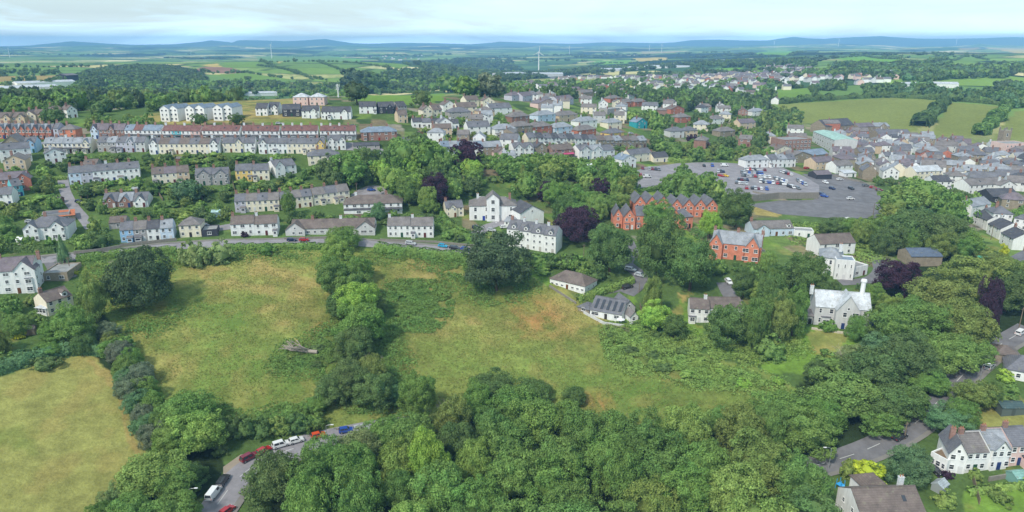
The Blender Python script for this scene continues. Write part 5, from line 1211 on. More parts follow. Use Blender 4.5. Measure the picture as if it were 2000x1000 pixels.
for (u, vb, w, h, c) in [(1830,640,150,120,'olive'),(1790,680,110,100,'mid'),(1870,690,120,110,'olive'),(1900,600,120,110,'olive'),(1960,620,100,100,'dark'),(1840,740,130,90,'mid'),(1880,720,90,60,'mid'),(1740,690,100,100,'mid'),(1980,570,80,70,'olive'),(1710,720,80,70,'blue'),(1940,540,70,50,'olive')]:
    TR(u, vb, w, h, c, auto=f"{GN[c]} tree in the wood under the town", group='trees of the wood under the town')
for (u, vb, w, h, c) in [(1870,850,70,70,'mid'),(1845,860,80,66,'blue'),(1890,810,80,66,'olive'),(1920,800,50,60,'dark')]:
    TR(u, vb, w, h, c, auto=f"{GN[c]} tree between the hill road and the pale lower terrace", group='trees beside the hill road')
TR(1770,960,84,90,'blue','broad','bluish rounded tree beside the white house with the broad brown roof')
def ring_bush():
    p = P(1690, 935); m = mpp(p)
    o = SH(1690,940,80,46,'yellow','clipped yellow green conifer with a bare hollow top beside the road', name='clipped_conifer')
ring_bush()
SH(1655,930,40,40,'light','light green bush left of the yellow clipped conifer'); SH(1662,985,34,26,'mid','green bush beside the white van on the drive')
fill_trees([(605,965),(660,945),(720,905),(800,868),(880,818),(1000,820),(1110,842),(1200,880),(1300,912),(1400,884),(1490,850),(1560,862),(1560,915),(1545,955),(1590,1010),(1580,1120),(600,1120),(600,1000)], 8.2, (10,15.5), (11.5,15.5), ['wood','wood','wood','mid','mid','dark','wood','olive','light','wood','mid'], 'in the wood across the bottom', 'trees of the bottom wood', 21, guard=False, clear=.08)
fill_trees([(1290,872),(1340,836),(1420,842),(1500,828),(1545,842),(1400,880)], 6.5, (6,9), (7,9.5), ['mid','dark','light'], 'on the upper edge of the bottom wood', 'trees on the wood edge', 22, guard=False)
fill_trees([(1440,452),(1480,446),(1600,458),(1735,462),(1745,400),(1790,368),(1870,400),(1900,470),(1960,520),(1900,520),(1760,500),(1700,480),(1600,460),(1480,445)], 7.6, (8,13), (8,13), ['mid','dark','olive','mid','light','blue'], 'between the car park and the gothic house', 'trees below the car park', 23, ('copper',), tall_ok=True)
fill_trees([(1500,560),(1560,560),(1700,560),(1740,640),(1700,660),(1560,640),(1480,650)], 8, (6,10), (7,11), ['mid','dark','mid','light'], 'around the villas', 'trees around the villas', 24)
fill_trees([(1390,530),(1500,520),(1560,560),(1500,600),(1440,560)], 7, (6,9), (6,9), ['mid','dark','light'], 'below the brick villa', 'trees around the villas', 25)
fill_trees([(960,345),(1240,345),(1230,400),(1200,420),(1180,440),(1070,460),(1070,400),(1000,370)], 8.5, (9,13), (10,14), ['mid','mid','light','olive','dark'], 'between the mansion and the brick gables', 'trees around the white mansion', 26, ('copper','conifer'))
fill_trees([(760,300),(850,300),(900,345),(985,345),(900,400),(860,410),(820,420),(790,400),(740,360),(745,330)], 8.0, (9,13), (10,14), ['mid','mid','light','bright','dark'], 'above the long white house', 'trees above the long white house', 27)
fill_trees([(615,350),(640,320),(700,322),(730,345),(720,370),(680,380),(640,370)], 8, (10,13), (9,12), ['mid','dark'], 'by the turning head', 'trees by the turning head', 28)
fill_trees([(1270,275),(1560,275),(1560,312),(1450,318),(1300,312)], 9, (9,13), (9,13), ['mid','mid','dark','olive'], 'along the top of the car park', 'trees above the car park', 29, ('conifer',))
fill_trees([(1225,404),(1300,384),(1400,398),(1440,410),(1400,412),(1240,404)], 6.5, (6,9), (5.5,7), ['mid','dark','mid'], 'between the car park and the brick gables', 'trees below the upper car park', 30)
fill_trees([(1300,368),(1330,350),(1385,352),(1400,372),(1380,385),(1320,390)], 7.5, (9,12), (9,12), ['mid','light','mid'], 'in the notch of the car park', 'trees below the upper car park', 31)
fill_trees([(150,250),(300,225),(330,215),(460,200),(560,190),(700,190),(690,175),(480,182),(300,185),(120,195),(-20,205),(-20,232),(110,228)], 10.5, (10,16), (9,14), ['mid','dark','mid','olive','oak'], 'on the wooded ridge above the terraces', 'trees of the ridge', 32, maxn=260)
fill_trees([(165,258),(240,262),(300,258),(330,245),(250,240),(180,240)], 9, (7,10), (6,8), ['mid','olive'], 'above the pale terraces', 'trees of the ridge', 33)
fill_trees([(860,190),(1100,190),(1280,192),(1480,200),(1500,222),(1400,225),(1300,215),(1200,196),(1000,188)], 10, (11,16), (11,15), ['mid','dark','oak','dark'], 'on the wooded crest behind the villas', 'trees of the crest', 34, ('conifer',), maxn=150)
fill_trees([(1120,245),(1180,235),(1240,250),(1310,260),(1320,240),(1290,215),(1210,225),(1130,215)], 8.5, (9,13), (9,13), ['mid','dark','light'], 'between the villas and the red brick houses', 'trees among the villas', 35)
fill_trees([(1350,262),(1560,262),(1560,225),(1480,215),(1380,225),(1340,240)], 8, (8,12), (7,10), ['mid','dark','olive'], 'among the hillside houses', 'trees among the hillside houses', 36, maxn=90)
# garden shrubs and small trees
fill_trees([(0,305),(700,308),(760,330),(620,345),(600,360),(0,372)], 5.4, (4,8.5), (3,7), ['mid','dark','mid','olive','dark','light'], 'in the terrace gardens', 'trees of the terrace gardens', 37, maxn=240)
fill_trees([(0,372),(600,362),(600,380),(450,400),(450,440),(0,455)], 5.6, (4,8), (3,7), ['mid','dark','light','olive'], 'in the gardens by the side lane', 'trees of the side lane gardens', 38, maxn=170)
fill_trees([(0,455),(230,440),(235,470),(150,490),(80,488),(0,495)], 6, (5,9), (4,8), ['mid','dark','mid','light'], 'beside the half timbered house', 'trees beside the half timbered house', 39)
fill_trees([(450,428),(680,420),(860,425),(930,470),(860,470),(760,440),(450,440)], 5, (4,6.5), (2.5,5), ['mid','mid','dark'], 'above the lane', 'trees above the lane', 40, maxn=90)
fill_trees([(0,600),(60,580),(90,640),(150,690),(200,660),(190,700),(0,730)], 6.5, (6,9), (4,8), ['mid','dark','olive','mid'], 'left of the mown field', 'trees left of the mown field', 41)
fill_trees([(860,265),(1000,250),(1260,300),(1180,330),(990,335),(860,320)], 6, (4,7.5), (4,7), ['mid','light','dark','olive'], 'among the cottages', 'trees among the cottages', 42, maxn=130)
fill_trees([(1830,960),(2010,935),(2010,1010),(1830,1010)], 6.5, (4,6), (2.5,4.5), ['mid','light','olive'], 'in the corner garden', 'trees of the corner garden', 43, maxn=16, guard=False)
fill_trees([(1930,750),(2010,765),(2010,780),(1960,775)], 5, (4,6), (2.5,4.5), ['mid','light','olive'], 'below the dark hipped roof', 'trees of the corner garden', 44, guard=False)
fill_trees([(1100,520),(1160,500),(1240,495),(1260,520),(1180,540),(1100,545),(1040,520)], 6, (5,8), (4,7), ['mid','light','dark'], 'behind the long low bungalow', 'trees behind the long low bungalow', 45)
fill_trees([(1880,395),(2010,400),(2010,440),(1980,440),(1900,405)], 7, (5,7), (5,8), ['mid','light'], 'under the black sheds', 'trees of the lower town', 46, maxn=12)
fill_trees([(1700,345),(1780,345),(1800,365),(1720,365)], 8, (8,11), (8,11), ['mid','dark'], 'at the corner of the town', 'trees of the lower town', 47)
fill_trees([(780,230),(1000,226),(1000,270),(830,262)], 6.5, (4,6.5), (4,6.5), ['mid','light'], 'in the cottage gardens', 'trees among the cottages', 48, maxn=50)
for (u, v, w, h, c, lab) in [(1048,514,54,24,'mid','rounded bush in front of the white flats, beside the oak'),(1082,518,56,26,'dark','dark bush in front of the white flats'),(1112,522,56,30,'mid','green bush below the right end of the white flats'),(1140,534,50,28,'mid','bush between the flats and the round dark tree'),(1168,545,44,24,'dark','dark bush behind the low bungalow'),(1060,534,34,14,'light','low light bush on the grass below the flats')]: SH(u, v, w, h, c, lab)
fill_trees([(1185,660),(1230,632),(1330,645),(1380,692),(1450,730),(1530,748),(1520,765),(1300,730)], 6.5, (3,6), (1.8,3.2), ['mid','light','dark','bright'], 'in the bramble patch', 'bushes of the bramble patch', 61, guard=False)
fill_trees([(540,690),(600,665),(670,630),(700,640),(790,800),(700,805),(640,740)], 8, (3,5), (1.6,3), ['mid','dark','olive'], 'around the fallen tree', 'bushes around the fallen tree', 62, guard=False)
# named shrubs
SH(382,516,62,50,'pale','large pale silvery willow bush beside the lane, left one of two'); SH(432,510,60,46,'pale','large pale silvery willow bush beside the lane, right one of two')
SH(522,494,40,22,'mid','low green bush on the meadow bank below the bungalow row'); SH(190,480,60,34,'dark','dark laurel clump left of the blue terrace')
SH(1375,248,22,12,'copper','purple shrub between the slate bungalows') if False else SH(1352,276,26,14,'copper','low purple shrub in front of the slate bungalows')
SH(1640,720,90,30,'mid','green bush mass below the villa lawn'); SH(1505,700,70,50,'mid','bushes between the dark garden tree and the villa lawn')
SH(1430,500,44,26,'mid','bush at the foot of the brick villa') if False else None
SH(1965,745,34,24,'bright','bright round shrub beside the hill road car'); SH(1962,785,70,22,'mid','broad low bush in the sloping garden')
SH(1848,932,26,14,'copper','reddish bush by the curved extension'); SH(1905,935,30,22,'light','light bush in front of the pale lower terrace')
SH(148,535,16,8,'yellow','small bright yellow bush beside the flat garages'); SH(40,660,20,16,'yellow','small yellow bush in the garden left of the field')
SH(368,422,14,10,'yellow','yellow bush above the cream square house'); SH(478,462,18,10,'copper','pink flowering bush in front of the white semi pair'); SH(1960,500,20,26,'yellow','yellow shrub in the small park by the black roofs')
# ---- hedges: long leafy walls
def hedge(pts, w, h, col, label, cat='hedge', dens=26, size=.28, name='hedge', ground_pts=False):
    path = dense([P(*q) for q in pts], 1.5); rng = np.random.default_rng(len(label)); pos = []; nr = []
    A = np.array([[p.x, p.y, p.z] for p in path]); seg = np.linalg.norm(np.diff(A, axis=0), axis=1); L = seg.sum(); n = int(L*dens*(w+h)/3)
    t = np.sort(rng.uniform(0, len(A)-1.001, n)); i = t.astype(int); f = (t-i)[:, None]; base = A[i]*(1-f)+A[i+1]*f; d = unit(A[i+1]-A[i]); nx = np.stack([-d[:, 1], d[:, 0], 0*d[:, 0]], 1)
    a = rng.uniform(-.15, math.pi+.15, n); lump = (.82+.36*vnoise(base[:, 0]/2.2, base[:, 1]/2.2, 3)) if w < 6.5 else (.35+1.1*vnoise(base[:, 0]/w*1.1, base[:, 1]/w*1.1, 3))
    c, s = np.sign(np.cos(a))*np.abs(np.cos(a))**.6, np.sign(np.sin(a))*np.abs(np.sin(a))**.6
    pp = base+nx*(c*w/2*lump)[:, None]; pp[:, 2] = height(pp[:, 0], pp[:, 1])*.5+base[:, 2]*.5+np.maximum(s, 0)*h*lump
    nn = unit(nx*c[:, None]+np.array([0, 0, 1.0])*s[:, None]+rng.normal(0, .35, (n, 3)))
    v, fq = quads(pp, nn, size, rng)
    # solid inside
    mb = MB(); prev = None; cv = []; cf = []
    for k in range(len(A)):
        dd = unit(A[min(k+1, len(A)-1)]-A[max(k-1, 0)]); q = np.array([-dd[1], dd[0], 0])
        for (o_, zz) in ((-.36*w, -.3), (-.32*w, h*.66), (.32*w, h*.66), (.36*w, -.3)): cv.append(A[k]+q*o_+np.array([0, 0, zz]))
        if k: 
            b = 4*k
            for j in range(3): cf.append((b+j-4, b+j-3, b+j+1, b+j))
    V = np.concatenate([v, np.array(cv)]); Fq = np.concatenate([fq, np.array(cf)+len(v)])
    o = link(name, np_mesh(name, V, Fq, [M['leaf']])); o.color = (*GR[col], 1); tag(o, label, cat); return o
hedge([(1128,590),(1160,580),(1200,566),(1236,552)], 2.6, 2.6, 'light', 'neatly clipped light green hedge between the two bungalows')
hedge([(440,486),(520,486),(600,484),(640,486)], 3.5, 2.2, 'mid', 'rough green bank hedge under the lane, left of the tree column')
hedge([(735,488),(800,497),(860,503),(915,508)], 6, 3.2, 'mid', 'thick bramble hedge under the lane, right of the tree column')
hedge([(150,510),(230,500),(300,494),(345,492)], 3.5, 2.4, 'mid', 'rough hedge under the lane above the huge dark tree')
hedge([(-10,730),(60,705),(120,690),(175,684),(205,690)], 5, 3.6, 'blue', 'dark hedge along the top of the mown field')
hedge([(820,430),(850,445),(880,455),(925,470)], 4, 2.6, 'mid', 'sloping hedge right of the white grey roofed pair')
hedge([(860,412),(875,440),(915,460)], 3, 2.2, 'mid', 'hedge below the cream lodge')
hedge([(0,492),(60,491),(110,492)], 3, 2.6, 'dark', 'straight dark hedge below the half timbered house')
hedge([(225,372),(225,360),(62,358)], 2, 1.6, 'light', 'long light hedge in the left allotment gardens') if False else hedge([(62,352),(100,352),(132,350)], 2.2, 1.8, 'light', 'light clipped hedge in the left gardens')
hedge([(60,370),(100,370),(128,366)], 2.2, 1.8, 'light', 'second clipped hedge in the left gardens, lower down')
hedge([(1288,313),(1330,318),(1350,316)], 4, 2.4, 'light', 'light green hedge at the top of the car park')
hedge([(1218,378),(1260,374),(1300,366)], 3, 2, 'mid', 'hedge below the small car park bay')
hedge([(1755,268),(1790,260)], 8, 6, 'dark', 'dark hedge bush at the foot of the big field') if False else None
hedge([(1515,203),(1600,196),(1680,192),(1740,190),(1835,195)], 9, 6, 'dark', 'dark hedge along the top of the big sloping field', size=.8, dens=6)
hedge([(1845,196),(1900,200),(1960,206)], 7, 5, 'dark', 'dark hedge along the top of the middle sloping field', size=.8, dens=6)
hedge([(1845,200),(1832,215),(1812,232),(1795,248)], 16, 9, 'dark', 'thick tree hedge between the big field and the middle field', size=.8, dens=6)
hedge([(1968,208),(1955,225),(1935,245),(1912,265)], 13, 8, 'mid', 'thick tree hedge between the middle field and the right hand one', size=.8, dens=6)
hedge([(690,184),(780,181),(868,181)], 5, 3, 'dark', 'dark hedge along the back of the ridge field', size=.6, dens=8)
hedge([(1890,965),(1940,958),(2010,950)], 2, 1.5, 'light', 'pale green hedge in the corner garden')
# ---- bramble thickets: uncountable ground cover
def thicket(poly, n, col, label, size=.25, hmax=1.5, name='bramble_thicket', patchy=.42):
    patchy = min(patchy, .32); n = int(n*1.7)
    w = [(p.x, p.y) for p in WP(poly)]; rng = np.random.default_rng(n); xs = [p[0] for p in w]; ys = [p[1] for p in w]
    x = rng.uniform(min(xs), max(xs), n*3); y = rng.uniform(min(ys), max(ys), n*3)
    jx = (fbm(x, y, 9, 3, 6)-.5)*10; jy = (fbm(x, y, 9, 3, 8)-.5)*10
    dens = np.zeros(len(x))
    for q in range(6):
        dens += inpoly(x+jx+4.5*math.cos(q*1.05), y+jy+4.5*math.sin(q*1.05), w)/6.0
    k = (rng.uniform(size=len(x)) < dens**1.5) & (fbm(x, y, 5, 3, 15) > patchy); x, y = x[k][:n], y[k][:n]
    lump = np.clip(fbm(x, y, 2.4, 3, 17)*1.4-.25, .08, 1)*(.25+.75*dens[k][:n]); z = height(x, y)+lump*hmax*rng.uniform(.5, 1, len(x))
    nn = unit(np.stack([rng.normal(0, .5, len(x)), rng.normal(0, .5, len(x)), np.ones(len(x))], 1))
    v, f = quads(np.stack([x, y, z], 1), nn, size, rng)
    o = link(name, np_mesh(name, v, f, [M['leaf']])); o.color = (*[c*.92 for c in GR[col]], 1); tag(o, label, 'undergrowth', kind='stuff')
thicket([(1170,655),(1230,625),(1330,640),(1380,690),(1450,730),(1545,745),(1530,775),(1300,735),(1200,695)], 26000, 'light', 'bright green bramble thicket spreading below the dormer bungalow', hmax=1.6, patchy=.3)
thicket([(745,555),(850,545),(890,580),(880,615),(800,650),(750,640)], 16000, 'mid', 'low bramble thicket right of the tree column', hmax=1.0, patchy=.34)
thicket([(530,690),(600,660),(670,620),(690,560),(770,640),(800,800),(700,810),(640,740),(560,730)], 20000, 'mid', 'bramble and fern thicket around the fallen tree', hmax=1.0, patchy=.45)
thicket([(640,488),(900,498),(1010,525),(1060,560),(1030,580),(960,600),(900,560),(860,520),(740,505)], 16000, 'mid', 'bramble bank between the lane and the right meadow', hmax=1.3, patchy=.35)
thicket([(150,515),(340,498),(450,485),(640,488),(640,505),(460,510),(350,520),(240,620),(330,610),(360,580),(390,600),(330,640),(250,660)], 14000, 'mid', 'weedy bank below the lane and the huge dark tree', hmax=.9, patchy=.4)
thicket([(330,830),(420,850),(600,830),(640,800),(600,790),(450,820),(380,790),(340,790)], 12000, 'mid', 'rough growth along the foot of the left meadow', hmax=1.0, patchy=.42)
thicket([(1540,440),(1730,432),(1760,470),(1700,520),(1600,480),(1540,470)], 9000, 'light', 'ivy covered bank under the car park', hmax=1.2, patchy=.3, size=.34)
thicket([(1480,590),(1560,640),(1560,700),(1470,710),(1440,720),(1380,700),(1400,640)], 9000, 'light', 'weeds and ferns around the villa garden trees', hmax=1.4, patchy=.3)
# meadow tufts that catch the light
def tufts(poly, n, col, label, size, hh, seed, patch=.35):
    w = [(p.x, p.y) for p in WP(poly)]; rng = np.random.default_rng(seed); xs = [p[0] for p in w]; ys = [p[1] for p in w]
    x = rng.uniform(min(xs), max(xs), n*2); y = rng.uniform(min(ys), max(ys), n*2); k = inpoly(x, y, w) & (fbm(x, y, 7, 4, seed) > patch); x, y = x[k][:n], y[k][:n]
    z = height(x, y)+rng.uniform(.02, hh, len(x)); nn = unit(np.stack([rng.normal(0, .5, len(x)), rng.normal(0, .5, len(x)), np.ones(len(x))*1.1], 1))
    v, f = quads(np.stack([x, y, z], 1), nn, size, rng, 1.6); o = link('meadow_grass', np_mesh('meadow_grass', v, f, [M['leaf']])); o.color = (*col, 1); tag(o, label, 'grass', kind='stuff')
MEADOW = [(230,520),(345,500),(620,500),(740,495),(900,510),(1010,560),(1075,560),(1140,600),(1240,650),(1400,710),(1520,760),(1500,800),(1300,850),(1100,820),(900,790),(760,840),(600,840),(450,840),(330,780),(240,640)]
tufts(MEADOW, 40000, srgb(112,126,64), 'green grass tufts over the rough meadow', .13, .35, 5)
tufts(MEADOW, 30000, srgb(146,138,82), 'straw coloured grass heads over the rough meadow', .12, .32, 6, .42)
# ---- distant woods: too many to count
EXTRA = []
def plant_all():
    def size(q):
        _, x, y, w, h = q[:5]; r2 = x*x+y*y; v = pix((x, y, float(height(x, y))+h*.6)); 
        return (w*h)/r2 if -60 < v[0] < 2060 and v[1] < 1040 else 0
    for what, cap in (('tree', 285-NTREE[0]), ('shrub', 240)):
        L = sorted([q for q in SPECS if q[0] == what], key=size, reverse=True)
        L = [q for q in L if size(q) > 0]
        for i, q in enumerate(L):
            _, x, y, w, h, col, kind, k = q
            if i < cap or kind in ('copper', 'conifer'):
                if what == 'tree': plant_tree(x, y, w, h, col, kind, None, **k)
                else: plant_shrub(x, y, w, h, col, None, **k)
            else: EXTRA.append([x, y, w, h, *GR[col]])
plant_all()
def far_woods():
    rng = np.random.default_rng(77); P_ = []
    def region(poly, spacing, w, h, col, prob=1.0, noise=None):
        W = [(p.x, p.y) for p in WP(poly)]; xs = [p[0] for p in W]; ys = [p[1] for p in W]; area = (max(xs)-min(xs))*(max(ys)-min(ys)); n = int(min(area/spacing**2*1.3, 60000))
        x = rng.uniform(min(xs), max(xs), n); y = rng.uniform(min(ys), max(ys), n); k = inpoly(x, y, W)
        if noise: k &= fbm(x, y, noise[0], 4, 99) > noise[1]
        k &= rng.uniform(size=n) < prob; x, y = x[k], y[k]
        s = rng.uniform(.75, 1.25, len(x)); cc = np.array([GR[c] for c in col])[rng.integers(0, len(col), len(x))]
        P_.append(np.concatenate([np.stack([x, y, w*s, h*s*rng.uniform(.9, 1.2, len(x))], 1), cc], 1))
    region([(140,160),(165,146),(205,138),(262,131),(325,133),(372,142),(400,153),(400,160),(300,164),(160,164)], 11, 13, 9, ['oak','dark'])
    region([(110,185),(160,168),(420,163),(700,170),(860,168),(1000,172),(1000,183),(860,180),(690,184),(480,188),(300,190),(120,200)], 15, 14, 10.5, ['dark','oak','mid'], .8)
    region([(1000,168),(1300,158),(1350,176),(1480,176),(1480,200),(1300,196),(1000,186)], 18, 12, 9, ['dark','mid'], .6, (120,.50))
    region([(1290,152),(1560,134),(1600,140),(1560,175),(1500,215),(1440,215),(1340,178)], 22, 11, 8.5, ['dark','mid'], .55, (140,.52))
    region([(850,130),(1000,128),(1040,142),(1200,132),(1300,128),(1340,120),(1500,118),(1600,124),(1580,140),(1400,148),(1250,150),(1050,154),(1000,160),(870,158)], 26, 16, 11, ['dark','oak'], .75, (350,.46))
    region([(1480,205),(1500,160),(1620,132),(1630,128),(1900,130),(2060,128),(2060,190),(2000,188),(1940,176),(1880,172),(1750,170),(1760,186),(1700,188),(1600,190),(1590,172),(1515,172),(1512,200)], 17, 15, 11, ['dark','oak','mid','dark','blue'], .9, (130,.47))
    region([(1720,178),(1820,176),(1850,190),(1840,194),(1740,188),(1690,190)], 14, 14, 12, ['dark','blue'])
    region([(1850,196),(1900,186),(1990,190),(2060,196),(2060,214),(1980,212),(1940,206)], 14, 14, 12, ['dark','blue','mid'])
    region([(430,150),(470,160),(560,156),(620,150),(600,146),(560,140),(470,146)], 30, 14, 12, ['dark'], .25)
    region([(800,125),(880,118),(1000,120),(1000,130),(900,135),(820,134)], 34, 20, 15, ['dark','oak'], .8, (500,.42))
    region([(880,112),(1200,104),(1400,102),(1600,104),(1800,106),(2060,108),(2060,128),(1800,128),(1600,122),(1400,116),(1100,120),(900,122)], 60, 22, 9, ['dark','oak'], .7, (600,.56))
    region([(-60,104),(400,104),(880,104),(880,112),(500,108),(400,120),(200,112),(0,110)], 90, 26, 9, ['dark','oak'], .8, (900,.52))
    region([(760,140),(860,135),(880,158),(860,166),(720,162)], 26, 16, 11, ['dark','oak'], .8, (260,.42))
    region([(0,142),(120,142),(100,148),(0,148)], 30, 15, 12, ['dark'], .7); region([(0,163),(120,163),(130,170),(0,172)], 26, 15, 12, ['dark'], .7)
    region([(0,196),(110,192),(130,205),(160,215),(110,228),(0,222)], 11, 14, 12, ['mid','dark','oak'], .9)
    # hedges between the far fields
    for pts in ([(500,122),(620,120),(700,124),(760,134),(800,140)],[(510,121),(540,132),(600,150),(640,158)],[(410,145),(480,142),(570,155)],[(560,112),(640,108),(720,112),(800,127)],[(0,131),(100,132),(220,130)],[(0,150),(120,147)],[(375,138),(440,144),(490,141)],[(1068,138),(1140,135),(1180,124)],[(1145,125),(1230,124),(1310,118)],[(1385,143),(1440,143)],[(1630,114),(1690,110),(1760,116)],[(1765,131),(1800,125),(1880,112)],[(1840,113),(1900,111),(1930,118)],[(1465,110),(1540,110),(1600,100)],[(500,128),(580,140),(610,156)],[(1515,172),(1592,171)],[(1590,172),(1592,194)],[(620,121),(690,150),(700,160)]):
        w = WP(pts)
        for a, b in zip(w[:-1], w[1:]):
            L = (b-a).length; n = max(2, int(L/9)); t = rng.uniform(0, 1, n); x = a.x+(b.x-a.x)*t+rng.normal(0, 2, n); y = a.y+(b.y-a.y)*t+rng.normal(0, 2, n)
            big = rng.uniform(size=n) < .12; s = np.where(big, 13, 7)*rng.uniform(.8, 1.3, n)
            P_.append(np.concatenate([np.stack([x, y, s, s*.8], 1), np.array([GR['dark']]*n)], 1))
    A = np.concatenate(P_)
    keep = np.ones(len(A), bool)
    for nm_, jt_, pl_ in COVER:
        if pl_[0][1] < 205 and nm_ in ('fieldR','lawn','bright','gold','tan','green','brown','pale') and (A[:, 2] > 0).all():
            W = [(p.x, p.y) for p in WP(pl_)]; keep &= ~(inpoly(A[:, 0], A[:, 1], W) & (A[:, 2] > 9.5))
    A = A[keep]
    if EXTRA: A = np.concatenate([A, np.array(EXTRA)])
    print('far trees', len(A))
    pb = [(P(u, v)) for u, v in ()]
    V = []; Fc = []; Cc = []; nb = 0
    protos = {9: [crown_arrays(240+i, 36, 34, .042, 'round', core=True, low=-.6) for i in range(3)], 0: [crown_arrays(200+i, 14, 13, .085, 'round', core=True, low=-.5) for i in range(4)], 1: [crown_arrays(220+i, 7, 6, .15, 'round', core=True, low=-.4) for i in range(3)]}
    dist = np.hypot(A[:, 0], A[:, 1])
    # keep them off the far houses and sheds
    for lod, m in ((9, dist < 560), (0, (dist >= 560) & (dist < 1150)), (1, dist >= 1150)):
        B = A[m]
        for i, row in enumerate(B):
            x, y, w, h = row[:4]; v, f = protos[lod][i % len(protos[lod])]
            if lod == 1 and dist[m][i] > 2600: f_ = f; 
            a = rng.uniform(0, 6.28); ca, sa = math.cos(a), math.sin(a)
            vv = np.empty_like(v); vv[:, 0] = (v[:, 0]*ca-v[:, 1]*sa)*w+x; vv[:, 1] = (v[:, 0]*sa+v[:, 1]*ca)*w+y; vv[:, 2] = v[:, 2]*h
            V.append(vv); Fc.append(f+nb); Cc.append(np.repeat(row[None, 4:7]*(1+rng.uniform(-.15, .15)), len(v), 0)); nb += len(v)
    # ground heights in one go
    cnt = np.array([len(v) for v in V]); V = np.concatenate(V); 
    order = np.concatenate([A[dist < 560], A[(dist >= 560) & (dist < 1150)], A[dist >= 1150]]); zg = height(order[:, 0], order[:, 1]); V[:, 2] += np.repeat(zg, cnt)
    m = obj_tint('distant_leaves', .7, .2, 'leaf'); nt = m.node_tree; oi = next(n for n in nt.nodes if n.type == 'OBJECT_INFO'); at = nt.nodes.new('ShaderNodeAttribute'); at.attribute_name = 'cover'
    for lk in list(oi.outputs['Color'].links): nt.links.new(at.outputs['Color'], lk.to_socket)
    o = link('distant_woodland', np_mesh('distant_woodland', V, np.concatenate(Fc), [m], colors=np.concatenate(Cc))); tag(o, 'far woods and field hedges running out to the hills', 'woodland', kind='stuff')
far_woods()
print('trees', NTREE[0])
# ================================================================== VEHICLES
CARC = dict(white=(.78,.78,.78), silver=(.46,.48,.5), red=srgb(172,38,40), maroon=srgb(120,28,46), blue=srgb(48,80,160), navy=srgb(30,40,80), black=(.03,.03,.035), grey=(.16,.17,.18), turquoise=srgb(40,160,200), yellow=srgb(230,190,40), orange=srgb(210,80,40))
def car_parts(kind):
    L, W, Hh = {'hatch': (3.9,1.72,1.48), 'estate': (4.5,1.78,1.55), 'suv': (4.4,1.82,1.70), 'van': (4.9,1.9,1.95)}[kind]
    a = L/2; zb = .32; zw = .95 if kind != 'van' else 1.05
    if kind == 'van': prof = [(-a,zb),(a,zb),(a,.75),(a-.75,zw+.05)]; cab = [(-a+.02,zw),(a-.75,zw),(a-1.35,Hh),(-a+.08,Hh)]
    else: prof = [(-a,zb),(a,zb),(a,.68),(a-.15,.80),(a-1.0,zw)]; cab = [(-a+(.05 if kind != 'hatch' else .0),zw),(a-1.0,zw),(a-1.65,Hh),(-a+.45 if kind == 'hatch' else -a+.28,Hh)]
    prof += [(-a+.0,zw),(-a-.02,.6)]
    body = MB()
    def loft(profile, w0, w1, zlo, zhi):
        n = len(profile); f = lambda z: w0+(w1-w0)*max(0, min(1, (z-zlo)/(zhi-zlo)))
        for s in (1, -1):
            pts = [(x, s*f(z)/2, z) for x, z in profile]
            body.poly(pts[::-1] if s > 0 else pts, 0)
        for i in range(n):
            (xa, za), (xb, zb_) = profile[i], profile[(i+1) % n]
            body.poly([(xa, f(za)/2, za), (xb, f(zb_)/2, zb_), (xb, -f(zb_)/2, zb_), (xa, -f(za)/2, za)], 0)
    loft(prof, W, W*.97, zb, zw); loft(cab, W*.95, W*.76, zw, Hh)
    gl = MB(); zm = zw+.05; zt = Hh-.10
    def onx(z, i, j): 
        (xa, za), (xb, zb_) = cab[i], cab[j]; return xa+(xb-xa)*(z-za)/(zb_-za)
    wf = lambda z: W*.95+(W*.76-W*.95)*(z-zw)/(Hh-zw)
    # windscreen, rear window, side windows, each a thin pane just proud of the body
    x0, x1 = onx(zm, 1, 2)+.012, onx(zt, 1, 2)+.012
    gl.poly([(x0, -wf(zm)/2+.08, zm), (x0, wf(zm)/2-.08, zm), (x1, wf(zt)/2-.08, zt), (x1, -wf(zt)/2+.08, zt)])
    x0, x1 = onx(zm, 0, 3)-.012, onx(zt, 0, 3)-.012
    gl.poly([(x0, wf(zm)/2-.1, zm), (x0, -wf(zm)/2+.1, zm), (x1, -wf(zt)/2+.1, zt), (x1, wf(zt)/2-.1, zt)])
    xr0, xr1 = onx(zm, 0, 3), onx(zt, 0, 3); xf0, xf1 = onx(zm, 1, 2), onx(zt, 1, 2)
    spans = [(.10, .52), (.56, .90)] if kind != 'van' else [(.68, .93)]
    for s in (1, -1):
        for p, q in spans:
            pts = [(xr0+(xf0-xr0)*p, s*(wf(zm)/2+.012), zm), (xr0+(xf0-xr0)*q, s*(wf(zm)/2+.012), zm), (xr1+(xf1-xr1)*q, s*(wf(zt)/2+.012), zt), (xr1+(xf1-xr1)*p, s*(wf(zt)/2+.012), zt)]
            gl.poly(pts if s < 0 else pts[::-1])
    wheels = [(x, s*(W/2-.1)) for x in (-a+.75, a-.78) for s in (1, -1)]
    lights = [(a-.06, s*(W/2-.28), .66) for s in (1, -1)]; tails = [(-a-.0, s*(W/2-.2), .78) for s in (1, -1)]
    return body, gl, wheels, lights, tails
def wheel_mb(mb, x, y, s, m0=0, m1=1):
    mb.tube([(x, y-.11, .32), (x, y+.11, .32)], [.32, .32], 12, m0)
    o_ = .115*s; mb.tube([(x, y+o_*.98, .32), (x, y+o_*1.12, .32)], [.19, .17], 8, m1)
CARP = {}
